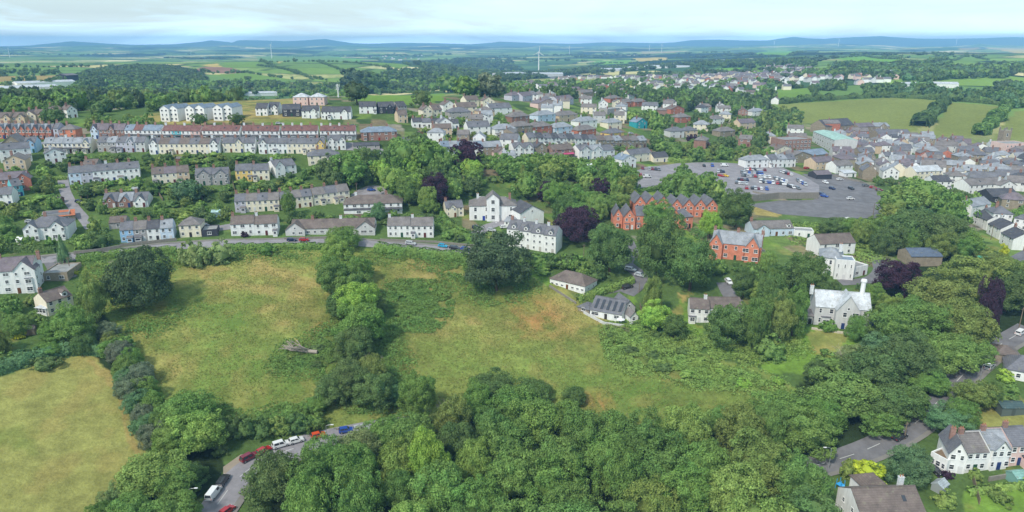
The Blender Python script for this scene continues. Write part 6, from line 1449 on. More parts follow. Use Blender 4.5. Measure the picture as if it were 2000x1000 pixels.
for kd in ('hatch', 'estate', 'suv', 'van'):
    b_, g_, wh, li, ta = car_parts(kd)
    wm = MB(); wm.tube([(0,-.11,0),(0,.11,0)], [.32,.32], 14); rm = MB(); rm.tube([(0,-.125,0),(0,.125,0)], [.19,.19], 8)
    lm = MB(); lm.box(-.05,-.17,-.07,.07,.17,.07)
    al = MB(); al.v = list(b_.v); al.f = list(b_.f); al.m = [0]*len(b_.f)
    k0 = len(al.v); al.v += g_.v; al.f += [tuple(i+k0 for i in f) for f in g_.f]; al.m += [1]*len(g_.f)
    for x, y in wh: al.tube([(x, y-.11, .32), (x, y+.11, .32)], [.32, .32], 8, 2)
    CARP[kd] = dict(body=b_.mesh('body', [M['paint']]), glass=g_.mesh('windows', [M['glass']]), wheel=wm.mesh('wheel', [M['tyre']]), rim=rm.mesh('rim', [M['chrome']]), lamp=lm.mesh('headlight', [M['head']]), tail=lm.mesh('tail_light', [M['lamp']]), all=al.mesh('parked_car', [M['paint'], M['glass'], M['tyre']]), wh=wh, li=li, ta=ta)
def car_w(p, ang, col, kd='hatch', label=None, group=None, auto=None, full=True, name='parked_car', cat='car'):
    q = Vector((p.x, p.y, float(height(p.x, p.y))+.11)); C_ = CARP[kd]
    # lean with the slope
    f = Vector((math.cos(ang), math.sin(ang), 0)); dz = float(height(q.x+f.x*1.4, q.y+f.y*1.4))-float(height(q.x-f.x*1.4, q.y-f.y*1.4)); pitch = -math.atan2(dz, 2.8)
    if full:
        r_ = link(name, None, None, q); r_.rotation_euler = (0, pitch, ang)
        o = link('body', C_['body'], r_); o.color = (*CARC[col], 1); link('windows', C_['glass'], r_)
        for x, y in C_['wh']: w = link('wheel', C_['wheel'], r_, (x, y, .32)); link('rim', C_['rim'], w)
        for l in C_['li']: link('headlight', C_['lamp'], r_, l)
        for l in C_['ta']: link('tail_light', C_['tail'], r_, l)
    else:
        r_ = link(name, C_['all'], None, q); r_.rotation_euler = (0, pitch, ang); r_.color = (*CARC[col], 1)
    tag(r_, label, cat, group); 
    if not label: AUTO.append((r_, auto or f"{col} {'van' if kd == 'van' else 'car'}"))
    return r_
def CAR(u, v, du, dv, col, kd, label, full=True, **k):
    p = P(u, v); q = P(u+du*4, v+dv*4); d = q-p; return car_w(p, math.atan2(d.y, d.x), col, kd, label, full=full, **k)
CAR(487,897,3,-1.6,'maroon','suv','dark maroon car, the last one parked by the gravel edge of the lower road')
CAR(516,884,3,-1.6,'red','hatch','bright red hatchback between the maroon car and the two white ones'); CAR(549,872,3,-.9,'white','suv','white four wheel drive parked behind the red hatchback')
CAR(579,864,3,-.9,'white','hatch','white hatchback parked nearest the street lamp'); CAR(622,854,3,-.8,'orange','hatch','orange red car half hidden by leaves beside the street lamp')
CAR(676,844,3,-.5,'blue','hatch','dark blue car under the trees of the lower road'); CAR(706,841,3,-.5,'silver','estate','silver car under the trees behind the blue one')
CAR(418,968,1.2,-1.6,'white','van','white van parked on the verge where the lower road leaves the wood', cat='van', name='parked_van'); CAR(436,943,1.2,-1.8,'black','estate','black car parked in front of the white van'); CAR(444,1002,2,-1.6,'red','hatch','red car at the very bottom of the lower road')
CAR(570,471,1,0,'navy','hatch','dark blue car on the lane below the bungalow row'); CAR(594,471,1,0,'red','hatch','red car on the lane below the bungalow row'); CAR(802,478,1,.1,'silver','estate','silver car passing on the lane below the white pair')
CAR(865,483,1,.15,'turquoise','hatch','turquoise car on the lane near the great oak'); CAR(888,487,1,.15,'black','estate','black car between the turquoise and the blue one'); CAR(909,489,1,.15,'blue','hatch','blue car on the lane closest to the great oak')
CAR(725,373,1,0,'blue','hatch','blue car alone in the turning head'); CAR(1231,529,2,.4,'silver','estate','silver estate car under the great trees'); CAR(1249,540,2,.5,'silver','hatch','silver car at the foot of the great trees, nearer the dormer bungalow'); CAR(1225,563,2,-.5,'black','suv','black car beside the clipped hedge')
CAR(1423,553,1,1,'white','hatch','white car on the private drive behind the white house'); CAR(1660,969,2,.1,'white','suv','white car on the drive of the house with the broad brown roof'); CAR(1933,720,2,-1.5,'silver','hatch','silver white car coming down the hill road'); CAR(1993,652,2,-1.5,'white','estate','white car at the top of the hill road')
CAR(1757,857,2,-1,'black','hatch','dark car on the hill road beside the pole'); CAR(1822,921,1,.6,'black','hatch','dark car behind the curved extension'); CAR(413,449,1,.2,'white','hatch','white car in the court beside the cream square house', full=False); CAR(402,443,1,.2,'silver','hatch','silver car in the court beside the cream square house', full=False); CAR(158,397,1,.1,'navy','estate','dark car at the edge of the side lane', full=False)
CAR(1264,347,1,0,'white','van','big white van in the small car park bay', full=False, cat='van', name='parked_van'); CAR(1251,344,.3,1,'red','hatch','red car beside the big white van', full=False); CAR(1415,325,1,0,'white','van','white van at the top of the upper car park', full=False, cat='van', name='parked_van'); CAR(1417,345,1,.2,'yellow','hatch','yellow car in the upper car park', full=False); CAR(1408,345,1,.2,'red','hatch','red car touching the yellow one in the upper car park', full=False)
rc_ = random.Random(9); CC = ['white','white','silver','silver','silver','grey','grey','black','black','blue','navy','red','maroon']
def car_row(u0, v0, u1, v1, n, du, dv, gap=.25, where='upper car park'):
    a, b = P(u0, v0), P(u1, v1)
    for i in range(n):
        if rc_.random() < gap: continue
        p = a.lerp(b, (i+.5)/n); q = P((u0+u1)/2+du*4, (v0+v1)/2+dv*4)-P((u0+u1)/2, (v0+v1)/2)
        c = rc_.choice(CC); car_w(p, math.atan2(q.y, q.x)+rc_.choice([0, math.pi])+rc_.uniform(-.05, .05), c, rc_.choice(['hatch','hatch','estate','suv']), None, f"cars in the {where}", f"{c} car in the {where}", full=False)
car_row(1448,344,1505,348,12,.4,1,.1); car_row(1446,338,1500,341,11,.4,1,.15); car_row(1452,332,1496,334,9,.4,1,.15); car_row(1436,358,1460,361,5,.3,1,.1); car_row(1478,356,1545,362,14,.4,1,.25); car_row(1440,352,1500,355,11,.4,1,.3); car_row(1540,366,1560,370,4,.8,.3,.1); car_row(1502,346,1538,357,8,.2,1,.15); car_row(1522,336,1552,345,6,.6,.7,.1)
car_row(1556,353,1575,364,4,.6,.6,0); car_row(1252,330,1290,333,6,.3,1,.4); car_row(1400,336,1415,337,3,.3,1,0); car_row(1455,369,1500,371,8,.4,1,.5); car_row(1330,325,1395,325,8,.3,1,.7)
for (u, v, du, dv, c) in [(1612,358,1,.4,'white'),(1625,370,1,.3,'navy'),(1662,370,1,.3,'black'),(1690,364,1,0,'grey'),(1705,368,1,.1,'red'),(1717,373,1,.1,'maroon'),(1605,381,1,.2,'navy'),(1610,385,1,.2,'blue'),(1661,390,1,0,'white')]:
    CAR(u, v, du, dv, c, 'hatch', None, full=False, group='cars in the lower car park', auto=f"{c} car in the lower car park")
for (u, v) in [(655,286),(720,289),(738,306),(1015,310),(1060,308),(1232,262),(1238,272),(770,262),(690,248),(545,243),(820,262),(1125,309),(60,436),(930,446),(960,452),(985,446),(1640,352),(1575,330),(1940,505)]:
    c = rc_.choice(CC); CAR(u, v, 1, rc_.uniform(-.1,.1), c, 'hatch', None, full=False, group='cars scattered about the streets')
# ================================================================== POLES, LAMPS, MASTS, TURBINES
def lamp(u, vb, vt, side, label):
    p = P(u, vb); h = (vb-vt)*mpp(p)/math.cos(.4); r_ = link('street_lamp', None, None, p, 0); tag(r_, label, 'street lamp', 'street lamps')
    mb = MB(); mb.tube([(0,0,-.5),(0,0,1.2),(0,0,1.25),(0,0,h)], [.11,.11,.075,.055], 8); mb.build('pole', M['metal'], r_)
    mb = MB(); mb.tube([(0,0,h-.02),(side*.5,0,h+.22),(side*1.3,0,h+.35)], [.05,.045,.04], 6); mb.build('arm', M['metal'], r_)
    mb = MB(); mb.box(min(side*1.25, side*2.0), -.14, h+.28, max(side*1.25, side*2.0), .14, h+.42); mb.build('lamp_head', M['white'], r_)
lamp(377,1004,952,1,'street lamp on the verge beside the white van'); lamp(640,868,830,1,'street lamp beside the white hatchback on the lower road'); lamp(1618,916,874,-1,'street lamp at the left end of the visible hill road'); lamp(1820,806,788,-1,'street lamp where the hill road goes under the trees'); lamp(1912,748,712,1,'street lamp beside the silver white car on the hill road')
lamp(962,465,438,1,'street lamp on the mansion forecourt')
def pole(u, vb, vt, label, arms=True):
    p = P(u, vb); h = (vb-vt)*mpp(p)/math.cos(.35); r_ = link('telegraph_pole', None, None, p, .4); tag(r_, label, 'pole', 'telegraph poles')
    mb = MB(); mb.tube([(0,0,-.5),(0,0,h)], [.16,.11], 8); mb.build('pole', M['wood'], r_)
    if arms: mb = MB(); mb.box(-.7,-.05,h-.6,.7,.05,h-.48); mb.build('crossarm', M['wood'], r_)
pole(1766,858,822,'wooden pole beside the hill road above the dark car'); pole(137,528,502,'wooden pole beside the dark cypress'); pole(1990,640,600,'wooden pole at the top of the hill road'); pole(1140,505,478,'pole between the copper beech and the round tree'); pole(697,378,358,'pole beside the turning head'); pole(1248,572,552,'short pole at the end of the clipped hedge',False); pole(1675,478,462,'pole beside the brown roofed white building'); pole(1935,468,440,'pole among the dark roofed cottages'); pole(1705,420,398,'pole at the corner of the lower car park',False); pole(1998,872,815,'tall pole behind the pale lower terrace'); pole(1725,850,838,'short pole on the verge of the hill road',False)
def mast():
    p = P(661,190); h = 25*mpp(p); r_ = link('phone_mast', None, None, p, 0); tag(r_, 'pale phone mast with a ring of antennas on the ridge', 'mast')
    mb = MB(); mb.tube([(0,0,-1),(0,0,h)], [.55,.38], 8); mb.build('pole', M['white'], r_)
    for k in range(6):
        t = k*math.pi/3; mb = MB(); z = h-1.2-(k % 2)*2.4; mb.box(-.18,-.12,-1.1,.18,.12,1.1); o = mb.build('antenna', M['white'], r_, (math.cos(t)*1.25, math.sin(t)*1.25, z), t)
    mb = MB()
    for z in (h-1.2, h-3.6): mb.tube([(math.cos(t*math.pi/6)*1.1, math.sin(t*math.pi/6)*1.1, z) for t in range(13)], [.07]*13, 5)
    mb.build('ring', M['metal'], r_)
mast()
def turbine(u, vb, vh, blade_px, rot, label):
    p = P(u, vb); m = mpp(p); h = (vb-vh)*m; bl = blade_px*m; r_ = link('wind_turbine', None, None, p, -math.atan2(p.x, p.y)+.25); tag(r_, label, 'wind turbine', 'wind turbines on the far farmland')
    mb = MB(); rr_ = max(h*.025, .8*m*.5); mb.tube([(0,0,-3),(0,0,h)], [rr_*1.2, rr_*.7], 10); mb.build('tower', M['white'], r_)
    mb = MB(); s = h*.03; mb.box(-s*.7,-s*1.6,h-s*.2,s*.7,s*2.4,h+s*1.1); mb.build('nacelle', M['white'], r_)
    hb = MB(); hb.tube([(0,-s*1.6,h+s*.4),(0,-s*2.6,h+s*.4)], [s*.8, s*.3], 8); ho = hb.build('hub', M['white'], r_)
    for k in range(3):
        t = rot+k*2*math.pi/3; mb = MB(); c, sn = math.sin(t), math.cos(t); w = max(s*.55, m*.25); y = -s*2.1; z0 = h+s*.4
        pts = [(0, .5*w), (bl*.2, w), (bl, .22*w), (bl, -.12*w), (bl*.2, -.45*w), (0, -.5*w)]
        f = [(a*c+b*sn, y, z0+a*sn-b*c) for a, b in pts]; g = [(a, y+w*.25, z) for a, _, z in f]; mb.poly(f); mb.poly(g[::-1])
        for i in range(6): j = (i+1) % 6; mb.poly([f[i], g[i], g[j], f[j]])
        mb.build('blade', M['white'], r_)
turbine(1052,143,104,13,.1,'nearest white wind turbine, tall beside the grey estate sheds'); turbine(531,114,89,7,.4,'white wind turbine on the hilltop behind the gold field'); turbine(19,112,96,6,.2,'wind turbine at the far left of the horizon'); turbine(1112,106,91,4,.5,'small distant turbine between the nearest one and the horizon hills'); turbine(1292,104,88,5,.3,'distant turbine beyond the pale stubble fields'); turbine(1637,91,77,6,.6,'leaning looking turbine standing against the blue hills'); turbine(1867,88,74,6,.2,'turbine on the high fields at the right of the horizon'); turbine(1268,99,89,3,.9,'faintest turbine in front of the horizon hills'); turbine(1512,88,80,3,.5,'tiny turbine under the rounded blue hill')
# ================================================================== FALLEN TREE
def fallen():
    p = P(600,690); r_ = link('fallen_tree', None, None, p, 0); tag(r_, 'bleached dead tree lying in the left meadow with bare forking branches', 'dead tree')
    m = mpp(p); L = 84*m; rg = random.Random(3)
    mb = MB(); mb.tube([(L*.25,-.5,.7),(0,0,.8),(-L*.25,.3,1.0),(-L*.42,.5,1.2)], [.62,.55,.4,.28], 8); mb.build('trunk', M['dead'], r_)
    for k in range(20):
        t0 = rg.uniform(.0, .95); bx = L*.1-L*.5*t0; an = math.pi+rg.uniform(-1.15, 1.15); ln = rg.uniform(.2, .42)*L*(1.1-t0*.4); el = rg.uniform(.0, .6)
        pts = [Vector((bx, .1, 1.0))]; d = Vector((math.cos(an), math.sin(an)*.9, el))
        for j in range(5): pts.append(pts[-1]+d*ln/5+Vector((rg.uniform(-.25,.25), rg.uniform(-.25,.25), rg.uniform(-.1,.22)))); 
        for q in pts: q.z = max(q.z, .25)
        mb = MB(); mb.tube(pts, [.3,.24,.19,.15,.11,.06], 5)
        for j in (2, 3, 4):
            e = Vector((math.cos(an+rg.choice([-.8,.8])), math.sin(an+rg.choice([-.8,.8])), rg.uniform(.0,.4)))*ln*.28; mb.tube([pts[j], pts[j]+e*.5+Vector((0,0,.1)), pts[j]+e], [.14,.1,.05], 5)
        mb.build('branch', M['dead'], r_)
fallen()
# bare twiggy trees
def bare_tree(u, vb, wpx, hpx, label, col='dead'):
    p = P(u, vb); m = mpp(p); w, h = wpx*m, hpx*m*.8; r_ = link('bare_tree', None, None, p, 0); tag(r_, label, 'tree'); rg = random.Random(int(u))
    mb = MB(); mb.tube([(0,0,-.4),(.1,0,h*.3),(0,.1,h*.55)], [.28,.2,.12], 7); mb.build('trunk', M['bark'], r_)
    mb = MB()
    for k in range(34):
        t = k*2.4; z0 = h*rg.uniform(.2,.5); e = rg.uniform(.35,1.0); q1 = Vector((math.cos(t)*w*.22*e, math.sin(t)*w*.22*e, z0+h*.2)); q2 = Vector((math.cos(t)*w*.5*e, math.sin(t)*w*.5*e, z0+h*.5*rg.uniform(.6,1)))
        mb.tube([(0,0,z0), q1, q2], [.09,.06,.02], 4)
        for j in range(5):
            q3 = q1.lerp(q2, rg.uniform(.2,1)); mb.tube([q3, q3+Vector((rg.uniform(-1,1)*w*.09, rg.uniform(-1,1)*w*.09, rg.uniform(.2,1)*h*.13))], [.035,.012], 3)
    mb.build('crown', M['dead'], r_)
bare_tree(1652,716,66,52,'half dead grey tree with bare twigs below the villa lawn'); bare_tree(730,735,46,60,'bare grey branched tree in the column dividing the meadows'); bare_tree(868,815,36,46,'bare grey bush tree at the left of the upper wood edge')
# ================================================================== WALLS, FENCES, GARDEN THINGS
def wall(pts, h, t, mat, label, name='garden_wall', cat='wall', color=None, post=0):
    path = [P(*q) for q in pts]; r_ = link(name, None, None, path[0]); tag(r_, label, cat); o0 = path[0]; mb = MB()
    pd = []
    for a, b in zip(path[:-1], path[1:]):
        n = max(1, int((b-a).length/3))
        pd += [a.lerp(b, i/n) for i in range(n)]
    pd.append(path[-1])
    for a, b in zip(pd[:-1], pd[1:]):
        d = (b-a); d.z = 0; d.normalize(); q = Vector((-d.y, d.x, 0))*t/2; za, zb_ = float(height(a.x, a.y))-o0.z, float(height(b.x, b.y))-o0.z; A, B = a-o0, b-o0
        v = [(A.x+q.x,A.y+q.y,za-.4),(A.x-q.x,A.y-q.y,za-.4),(B.x-q.x,B.y-q.y,zb_-.4),(B.x+q.x,B.y+q.y,zb_-.4),(A.x+q.x,A.y+q.y,za+h),(A.x-q.x,A.y-q.y,za+h),(B.x-q.x,B.y-q.y,zb_+h),(B.x+q.x,B.y+q.y,zb_+h)]
        k = len(mb.v); mb.v += v
        for f in ((0,1,5,4),(1,2,6,5),(2,3,7,6),(3,0,4,7),(4,5,6,7)): mb.f.append(tuple(k+i for i in f)); mb.m.append(0)
    mb.build('panel' if 'fence' in name else 'wall_face', M[mat], r_, color=color)
    cm = MB() if post == 0 else MB()
    if post:
        for a in pd[::max(1, int(post/3))]: z = float(height(a.x, a.y))-o0.z; c = a-o0; cm.box(c.x-.09, c.y-.09, z-.4, c.x+.09, c.y+.09, z+h+.15)
        cm.build('post', M['wood'], r_)
wall([(1468,394),(1520,388),(1598,388)], 3.4, .6, 'stone', 'tall grey stone retaining wall between the two car parks', 'retaining_wall'); wall([(1470,376),(1500,382),(1596,380)], 1.0, .4, 'stone', 'low stone parapet along the upper car park edge', 'retaining_wall')
wall([(1628,344),(1680,356),(1722,378),(1733,398)], 1.2, .4, 'stone', 'stone wall round the right side of the lower car park', 'boundary_wall')
wall([(235,482),(290,476),(345,470)], 1.2, .35, 'stone', 'low stone wall in front of the blue lane terrace'); wall([(145,498),(190,494),(236,486)], 1.6, .4, 'stone', 'dark stone wall along the lane below the laurel clump')
wall([(555,468),(640,466)], 1.0, .3, 'stone', 'low wall in front of the bungalow row'); wall([(742,470),(850,474),(930,482)], .9, .3, 'stone', 'low wall in front of the white pair')
wall([(1073,560),(1100,578),(1125,594)], .9, .25, 'stone', 'grey wall edging the meadow below the long low bungalow'); wall([(1140,612),(1180,634),(1225,640),(1236,634)], 1.0, .25, 'wall', 'pale curved retaining wall below the dormer bungalow', color=WC['lgrey'])
wall([(1585,642),(1640,650),(1690,655)], .35, 1.2, 'wall', 'pale stone terrace edge in front of the grey villa', color=srgb(200,190,170)); wall([(1930,940),(1990,930),(2010,928)], 1.2, .3, 'stone', 'stone wall in front of the pale lower terrace')
for (pts, lab) in [([(148,365),(160,392)],'dark plank fence right of the side lane, upper'),([(165,363),(172,390)],'plank fence below the white lane terrace, second strip'),([(205,358),(214,388)],'plank fence below the white lane terrace, third strip'),([(300,364),(318,392)],'plank fence below the cream stone block'),([(383,366),(396,392)],'plank fence below the pebbledash pair'),([(455,358),(462,388)],'plank fence below the yellow pair'),([(100,304),(96,320)],'plank fence under the pale cream row'),([(150,304),(146,322)],'second plank fence under the pale cream row'),([(250,302),(252,322)],'plank fence under the grey and lavender row'),([(340,305),(345,325)],'plank fence under the long cream row'),([(400,305),(408,325)],'second plank fence under the long cream row'),([(560,304),(572,322)],'plank fence under the white then yellow row'),([(672,424),(730,425)],'orange wooden fence in front of the long white house'),([(1900,940),(1912,985)],'plank fence down the corner garden'),([(1250,600),(1262,640)],'wooden fence beside the bright green rounded tree')]:
    wall(pts, 1.5, .08, 'wood', lab, 'garden_fence', 'fence', post=6)
def shed(u, v, w, d, h, col, rc, label, ang=0, name='garden_shed', cat='shed'):
    p = P(u, v); r_ = link(name, None, None, p, R(ang)); tag(r_, label, cat)
    mb = MB(); mb.box(-w/2,0,-.6,w/2,d,h); mb.poly([(-w/2,0,h),(-w/2,d/2,h+.7),(-w/2,d,h)]); mb.poly([(w/2,0,h),(w/2,d,h),(w/2,d/2,h+.7)]); mb.build('wall', M['plain'], r_, color=col)
    mb = MB(); gable_roof(mb, -w/2, w/2, 0, d, h, h+.78, .2, .15); mb.build('roof', M['roof'], r_, color=rc); add_door(r_, 0, 0, 0, tuple(c*.7 for c in col), .9, min(1.9, h-.1))
for (u, v, w, d, h, c, rc_2, lab, a) in [(60,655,2.6,2.2,2,srgb(150,130,110),srgb(120,110,104),'small grey shed in the garden above the mown field',20),(38,478,2,2,2,srgb(235,235,235),srgb(240,240,240),'small white garden shelter on the lawn left of the half timbered house',0),(1845,962,3,2.4,1.7,srgb(150,156,156),srgb(168,176,180),'small grey metal shed in the corner garden',35),(1978,812,6,4,2.2,srgb(90,100,96),srgb(70,90,90),'dark green roofed shed behind the pale lower terrace',0),(1998,948,4,3,2,srgb(120,160,150),srgb(130,170,160),'pale green hut at the edge of the corner garden',10),(230,446,3,3,2.1,srgb(130,90,70),srgb(120,110,104),'brown shed near the brown roofed garage',0),(110,398,4,3,2.2,srgb(110,80,64),srgb(96,90,88),'brown shed beside the dark car at the side lane',0),(350,318,3,3,2.1,srgb(140,100,80),srgb(120,112,108),'little shed in the terrace gardens under the long cream row',0),(262,378,3,2.5,2,srgb(150,150,146),srgb(150,156,158),'grey shed below the white lane terrace',0),(1090,330,4,3,2.2,srgb(180,215,215),srgb(190,225,225),'pale blue canopy hut among the trees below the white gabled row',0),(1150,330,4,3,2.2,srgb(225,230,232),srgb(225,230,232),'white roofed shed among the trees below the white gabled row',10),(425,424,5,3,2.2,srgb(140,170,170),srgb(170,200,200),'greenish shed near the parking court',10),(1700,640,2,1.6,1.6,srgb(40,60,130),srgb(44,64,140),'small dark blue store beside the grey villa',10),(640,325,4,3,2.2,srgb(225,225,220),srgb(190,190,188),'white shed beside the wide hipped roof block',0),(1120,470,3,2.4,2,srgb(120,120,118),srgb(140,140,140),'grey store under the broad copper beech',0)]:
    shed(u, v, w, d, h, c, rc_2, lab, a)
def parasol(u, v, label):
    p = P(u, v); r_ = link('parasol', None, None, p, 0); tag(r_, label, 'parasol'); mb = MB(); mb.tube([(0,0,0),(0,0,2.4)], [.03,.03], 6); mb.build('pole', M['metal'], r_)
    mb = MB(); n = 8
    for k in range(n):
        a, b = 2*math.pi*k/n, 2*math.pi*(k+1)/n; mb.poly([(math.cos(a)*1.5, math.sin(a)*1.5, 2.0), (math.cos(b)*1.5, math.sin(b)*1.5, 2.0), (0,0,2.55)]); mb.poly([(math.cos(b)*1.5, math.sin(b)*1.5, 1.96), (math.cos(a)*1.5, math.sin(a)*1.5, 1.96), (0,0,2.51)])
    mb.build('canopy', M['white'], r_)
parasol(1212,634,'open white parasol on the deck of the dormer bungalow'); parasol(1655,434,'small white parasol in the park by the black roofs')
def deck():
    p = P(1210,640); r_ = link('timber_deck', None, None, p, R(-32)); tag(r_, 'dark timber deck with railings at the end of the dormer bungalow', 'deck'); mb = MB(); mb.box(-4.2,-1.6,-1,4.2,2.2,.15); mb.build('floor', M['wood'], r_)
    mb = MB(); 
    for k in range(12): x = -4.2+k*8.4/11; mb.box(x-.04,-1.6,.15,x+.04,-1.52,1.15)
    mb.box(-4.2,-1.62,1.15,4.2,-1.5,1.23); mb.build('railing', M['wood'], r_)
deck()
def playframe():
    p = P(1640,955); r_ = link('climbing_frame', None, None, p, R(25)); tag(r_, 'bright blue garden climbing frame with a slide beside the white car', 'climbing frame'); b = srgb(60,160,220)
    mb = MB()
    for x in (-.7, .7):
        for y in (-.7, .7): mb.tube([(x,y,0),(x*.8,y*.8,2.6)], [.07,.07], 6)
    mb.box(-.7,-.7,1.2,.7,.7,1.3); mb.build('frame', M['plain'], r_, color=b); mb = MB(); slab(mb, [(-.4,-3.2,.2),(.4,-3.2,.2),(.4,-.7,1.35),(-.4,-.7,1.35)], .08); mb.build('slide', M['plain'], r_, color=srgb(110,200,240))
playframe()
def trampoline():
    p = P(1920,506); r_ = link('trampoline', None, None, p, 0); tag(r_, 'round green trampoline on the small lawn below the black roofed cottages', 'trampoline'); n = 16
    mb = MB(); mb.prism([(2.2*math.cos(2*math.pi*k/n), 2.2*math.sin(2*math.pi*k/n)) for k in range(n)], .78, .9); mb.build('mat', M['plain'], r_, color=srgb(90,180,150)); mb = MB()
    for k in range(6): t = k*math.pi/3; mb.tube([(2*math.cos(t),2*math.sin(t),0),(2.1*math.cos(t),2.1*math.sin(t),.78)], [.05,.05], 5)
    mb.build('leg', M['metal'], r_)
trampoline()
H(1776,520,1838,520,'long low shed with a dark blue roof showing over the trees', wall='stone', roof='gable', rc=srgb(92,104,122), st=1, eave=4, rise=2, nw=0, d=9, chim=[], cat='shed', name='shed', door=False)
# parking bay lines
def bays():
    mb = MB()
    def ln(a, b, w=.12):
        d = (b-a); d.z = 0; d.normalize(); q = Vector((-d.y, d.x, 0))*w/2; n = max(1, int((b-a).length/2))
        for i in range(n):
            p0, p1 = a.lerp(b, i/n), a.lerp(b, (i+1)/n); z0, z1 = float(height(p0.x, p0.y))+.125, float(height(p1.x, p1.y))+.125
            mb.poly([(p0.x-q.x, p0.y-q.y, z0), (p1.x-q.x, p1.y-q.y, z1), (p1.x+q.x, p1.y+q.y, z1), (p0.x+q.x, p0.y+q.y, z0)])
    for (u0, v0, u1, v1, n) in [(1232,353,1300,350,16),(1228,366,1290,360,14),(1250,337,1340,332,20),(1400,350,1480,352,18),(1440,365,1540,370,24),(1455,340,1520,342,16),(1510,352,1560,372,14),(1340,328,1400,326,12),(1490,332,1550,338,14)]:
        a, b = P(u0, v0), P(u1, v1); d = (b-a).normalized(); q = Vector((-d.y, d.x, 0))*4.4
        for i in range(n+1): p = a.lerp(b, i/n); ln(p, p+q)
    o = mb.build('parking_bay_lines', M['lines']); tag(o, 'white parking bay lines painted in the upper car park', 'road markings', kind='structure')
bays()
# ================================================================== LABELS THAT SINGLE EACH THING OUT
LM = [(970,520,'the great oak'),(283,550,'the huge dark left tree'),(912,320,'the upper copper beech'),(850,385,'the lower copper beech'),(1125,440,'the broad copper beech'),(1748,545,'the villa copper beech'),(948,400,'the white mansion'),(1038,470,'the white flats'),(1120,550,'the long low bungalow'),(1195,605,'the dormer bungalow'),(1435,480,'the brick villa'),(1640,520,'the gothic white house'),(1640,600,'the grey villa'),(1395,605,'the brown roofed wing'),(1270,400,'the brick gables'),(1505,445,'the pale blue bungalow'),(1230,345,'the small car park bay'),(1263,340,'the big white van'),(1500,350,'the upper car park middle'),(1420,330,'the car park top'),(1660,385,'the lower car park'),(1609,350,'the dark timber garage'),(1530,320,'the white car park row'),(1640,290,'the copper roofed block'),(1556,285,'the brick office'),(1640,250,'the brown stone hall'),(1956,280,'the church tower'),(1748,268,'the market building'),(1920,365,'the long white house'),(1960,390,'the black sheds'),(1936,460,'the dark roofed cottages'),(1812,345,'the cream cottage row'),(1240,310,'the balcony house'),(1165,300,'the white gabled row'),(1215,280,'the brown stone terrace'),(1100,280,'the white cream row'),(1100,255,'the villa row'),(1253,245,'the turquoise building'),(1325,215,'the red brick houses'),(1227,200,'the hill brick group'),(985,255,'the hipped white block'),(890,210,'the cream cluster'),(850,248,'the low white cottages'),(824,170,'the ridge field house'),(741,265,'the brown brick pair'),(661,178,'the phone mast'),(604,195,'the pale roofed pair'),(385,220,'the white gabled blocks'),(50,260,'the brick bay terrace'),(108,225,'the big round tree'),(26,290,'the stone chapel house'),(135,290,'the pale cream row'),(240,290,'the grey lavender row'),(360,290,'the long cream row'),(570,290,'the white yellow row'),(660,280,'the twin gable cottage'),(785,290,'the slate roofed cottage'),(205,345,'the white lane terrace'),(335,345,'the cream stone block'),(415,345,'the pebbledash pair'),(494,340,'the yellow pair'),(560,330,'the angled white house'),(634,310,'the wide hipped block'),(500,400,'the stepped cream terrace'),(640,385,'the terrace top end'),(730,400,'the long hipped house'),(650,440,'the bungalow row'),(800,445,'the grey roofed pair'),(500,440,'the white semi pair'),(372,450,'the cream square house'),(290,450,'the blue lane terrace'),(93,450,'the half timbered house'),(245,395,'the slate bungalows'),(30,355,'the dark brick house'),(130,425,'the rusty shed'),(150,390,'the side lane'),(30,540,'the tall cream house'),(115,600,'the small cream bungalow'),(110,540,'the flat garages'),(128,500,'the dark cypress'),(575,685,'the fallen tree'),(702,590,'the bright column tree'),(420,965,'the white van'),(560,870,'the two white cars'),(490,890,'the maroon car'),(640,850,'the lower street lamp'),(838,900,'the bright tall tree'),(545,940,'the broad roadside tree'),(1420,950,'the light bottom tree'),(1122,780,'the small meadow edge tree'),(1618,895,'the hill road lamp'),(1766,840,'the hill road pole'),(1690,910,'the clipped yellow conifer'),(1735,965,'the broad brown roof'),(1940,880,'the pale lower terrace'),(1933,718,'the silver road car'),(1918,600,'the narrow purple tree'),(1995,740,'the low hipped house'),(1640,690,'the half dead tree'),(1418,640,'the round garden tree'),(100,720,'the mown field top'),(250,880,'the mown field corner'),(360,495,'the silvery willow'),(1790,425,'the wood under town'),(1700,470,'the car park bank'),(1560,590,'the wide villa tree'),(1000,325,'the upper tree belt'),(1350,170,'the dark crest'),(1390,235,'the small hip house'),(1480,225,'the suburb edge house'),(250,215,'the wooded ridge'),(1052,125,'the nearest turbine'),(1310,680,'the bramble patch'),(1500,780,'the meadow corner'),(1000,900,'the middle bottom wood'),(720,920,'the pale mottled tree'),(1200,900,'the right bottom wood'),(1290,530,'the great tree pair')]
from collections import defaultdict
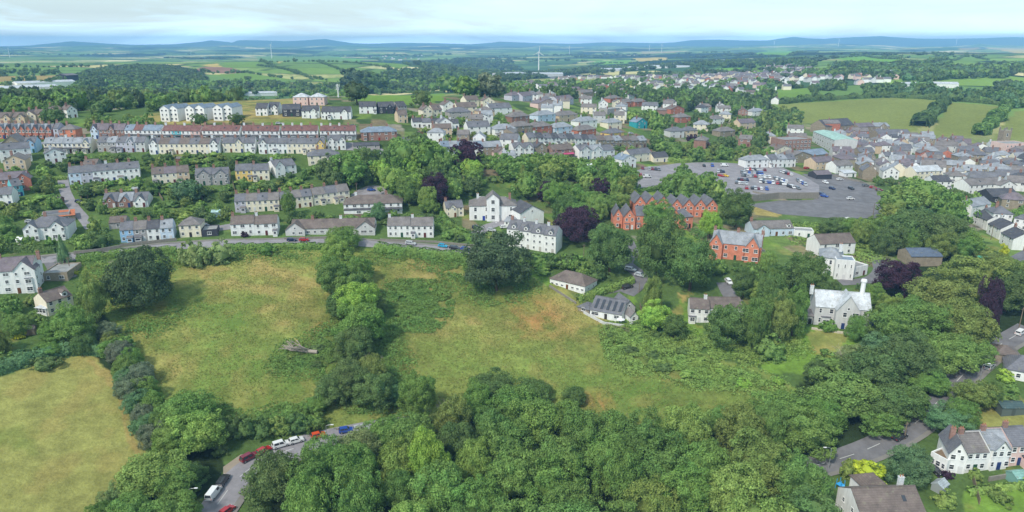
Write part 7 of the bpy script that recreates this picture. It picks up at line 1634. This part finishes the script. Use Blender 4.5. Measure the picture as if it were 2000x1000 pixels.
def autolabels():
    B = defaultdict(list)
    for o, ph in AUTO:
        h = 1.0
        try: u, v = pix(o.location)
        except ZeroDivisionError: u, v = 0, 0
        nm, lu, lv, dd = None, 0, 0, 1e9
        for (a, b, n) in LM:
            d = math.hypot(a-u, (b-v)*1.5)
            if d < dd: nm, lu, lv, dd = n, a, b, d
        du, dv = u-lu, v-lv
        if abs(dv)*1.6 > abs(du): rel = 'behind' if dv < 0 else 'in front of'
        else: rel = 'left of' if du < 0 else 'right of'
        if dd < 9: rel = 'beside'
        ph2 = ph
        for w_ in ('in the wood across the bottom','on the upper edge of the bottom wood','on the wooded ridge above the terraces','on the wooded crest behind the villas','between the car park and the gothic house','between the mansion and the brick gables','in the terrace gardens','in the gardens by the side lane','among the hillside houses','between the villas and the red brick houses','between the car park and the brick gables','above the long white house','along the top of the car park','beside the half timbered house','left of the mown field','behind the long low bungalow','among the cottages','in the cottage gardens','above the lane','by the turning head','around the villas','below the brick villa','in the notch of the car park','above the pale terraces','in the corner garden','below the dark hipped roof','under the black sheds','at the corner of the town','between the meadow and the parked cars','in the column dividing the meadows','beside the mown field','by the bend of the lower road','on the bank above the hill road','in the wood under the town','between the hill road and the pale lower terrace','in the belt above the mansion','in the bramble patch','around the fallen tree'):
            ph2 = ph2.replace(' '+w_, '')
        B[f"{ph2} {rel} {nm}"].append((dd, o))
    NEAR = ['nearest to it', 'second nearest', 'third nearest', 'fourth nearest', 'fifth nearest', 'sixth nearest', 'seventh nearest', 'eighth nearest', 'ninth nearest', 'tenth nearest', 'eleventh nearest', 'twelfth nearest']
    for t, L in B.items():
        L.sort(key=lambda q: q[0])
        for i, (d, o) in enumerate(L):
            s = t if len(L) == 1 else f"{t}, {NEAR[min(i, 11)]}"
            o['label'] = ' '.join(s.split()[:16])
autolabels()

for _o in COL.objects:
    if _o.parent is None and len(str(_o.get('label', '')).split()) > 16: print('LONG', _o['label'])
# ------------------------------------------------------------------ the air
def haze():
    mb = MB(); mb.box(-15900, -2500, -30, 15900, 15900, CZ+128)
    m = bpy.data.materials.new('haze'); m.use_nodes = True; nt = m.node_tree; nt.nodes.clear()
    pv = nt.nodes.new('ShaderNodeVolumePrincipled'); pv.inputs['Color'].default_value = (.27, .57, 1.0, 1); pv.inputs['Density'].default_value = 1.08e-4
    pv.inputs['Anisotropy'].default_value = -0.3
    o_ = nt.nodes.new('ShaderNodeOutputMaterial'); nt.links.new(pv.outputs[0], o_.inputs['Volume'])
    o = mb.build('haze', m); tag(o, kind='stuff'); o['label'] = 'thin blue summer haze over the whole valley'; o['category'] = 'haze'
haze()
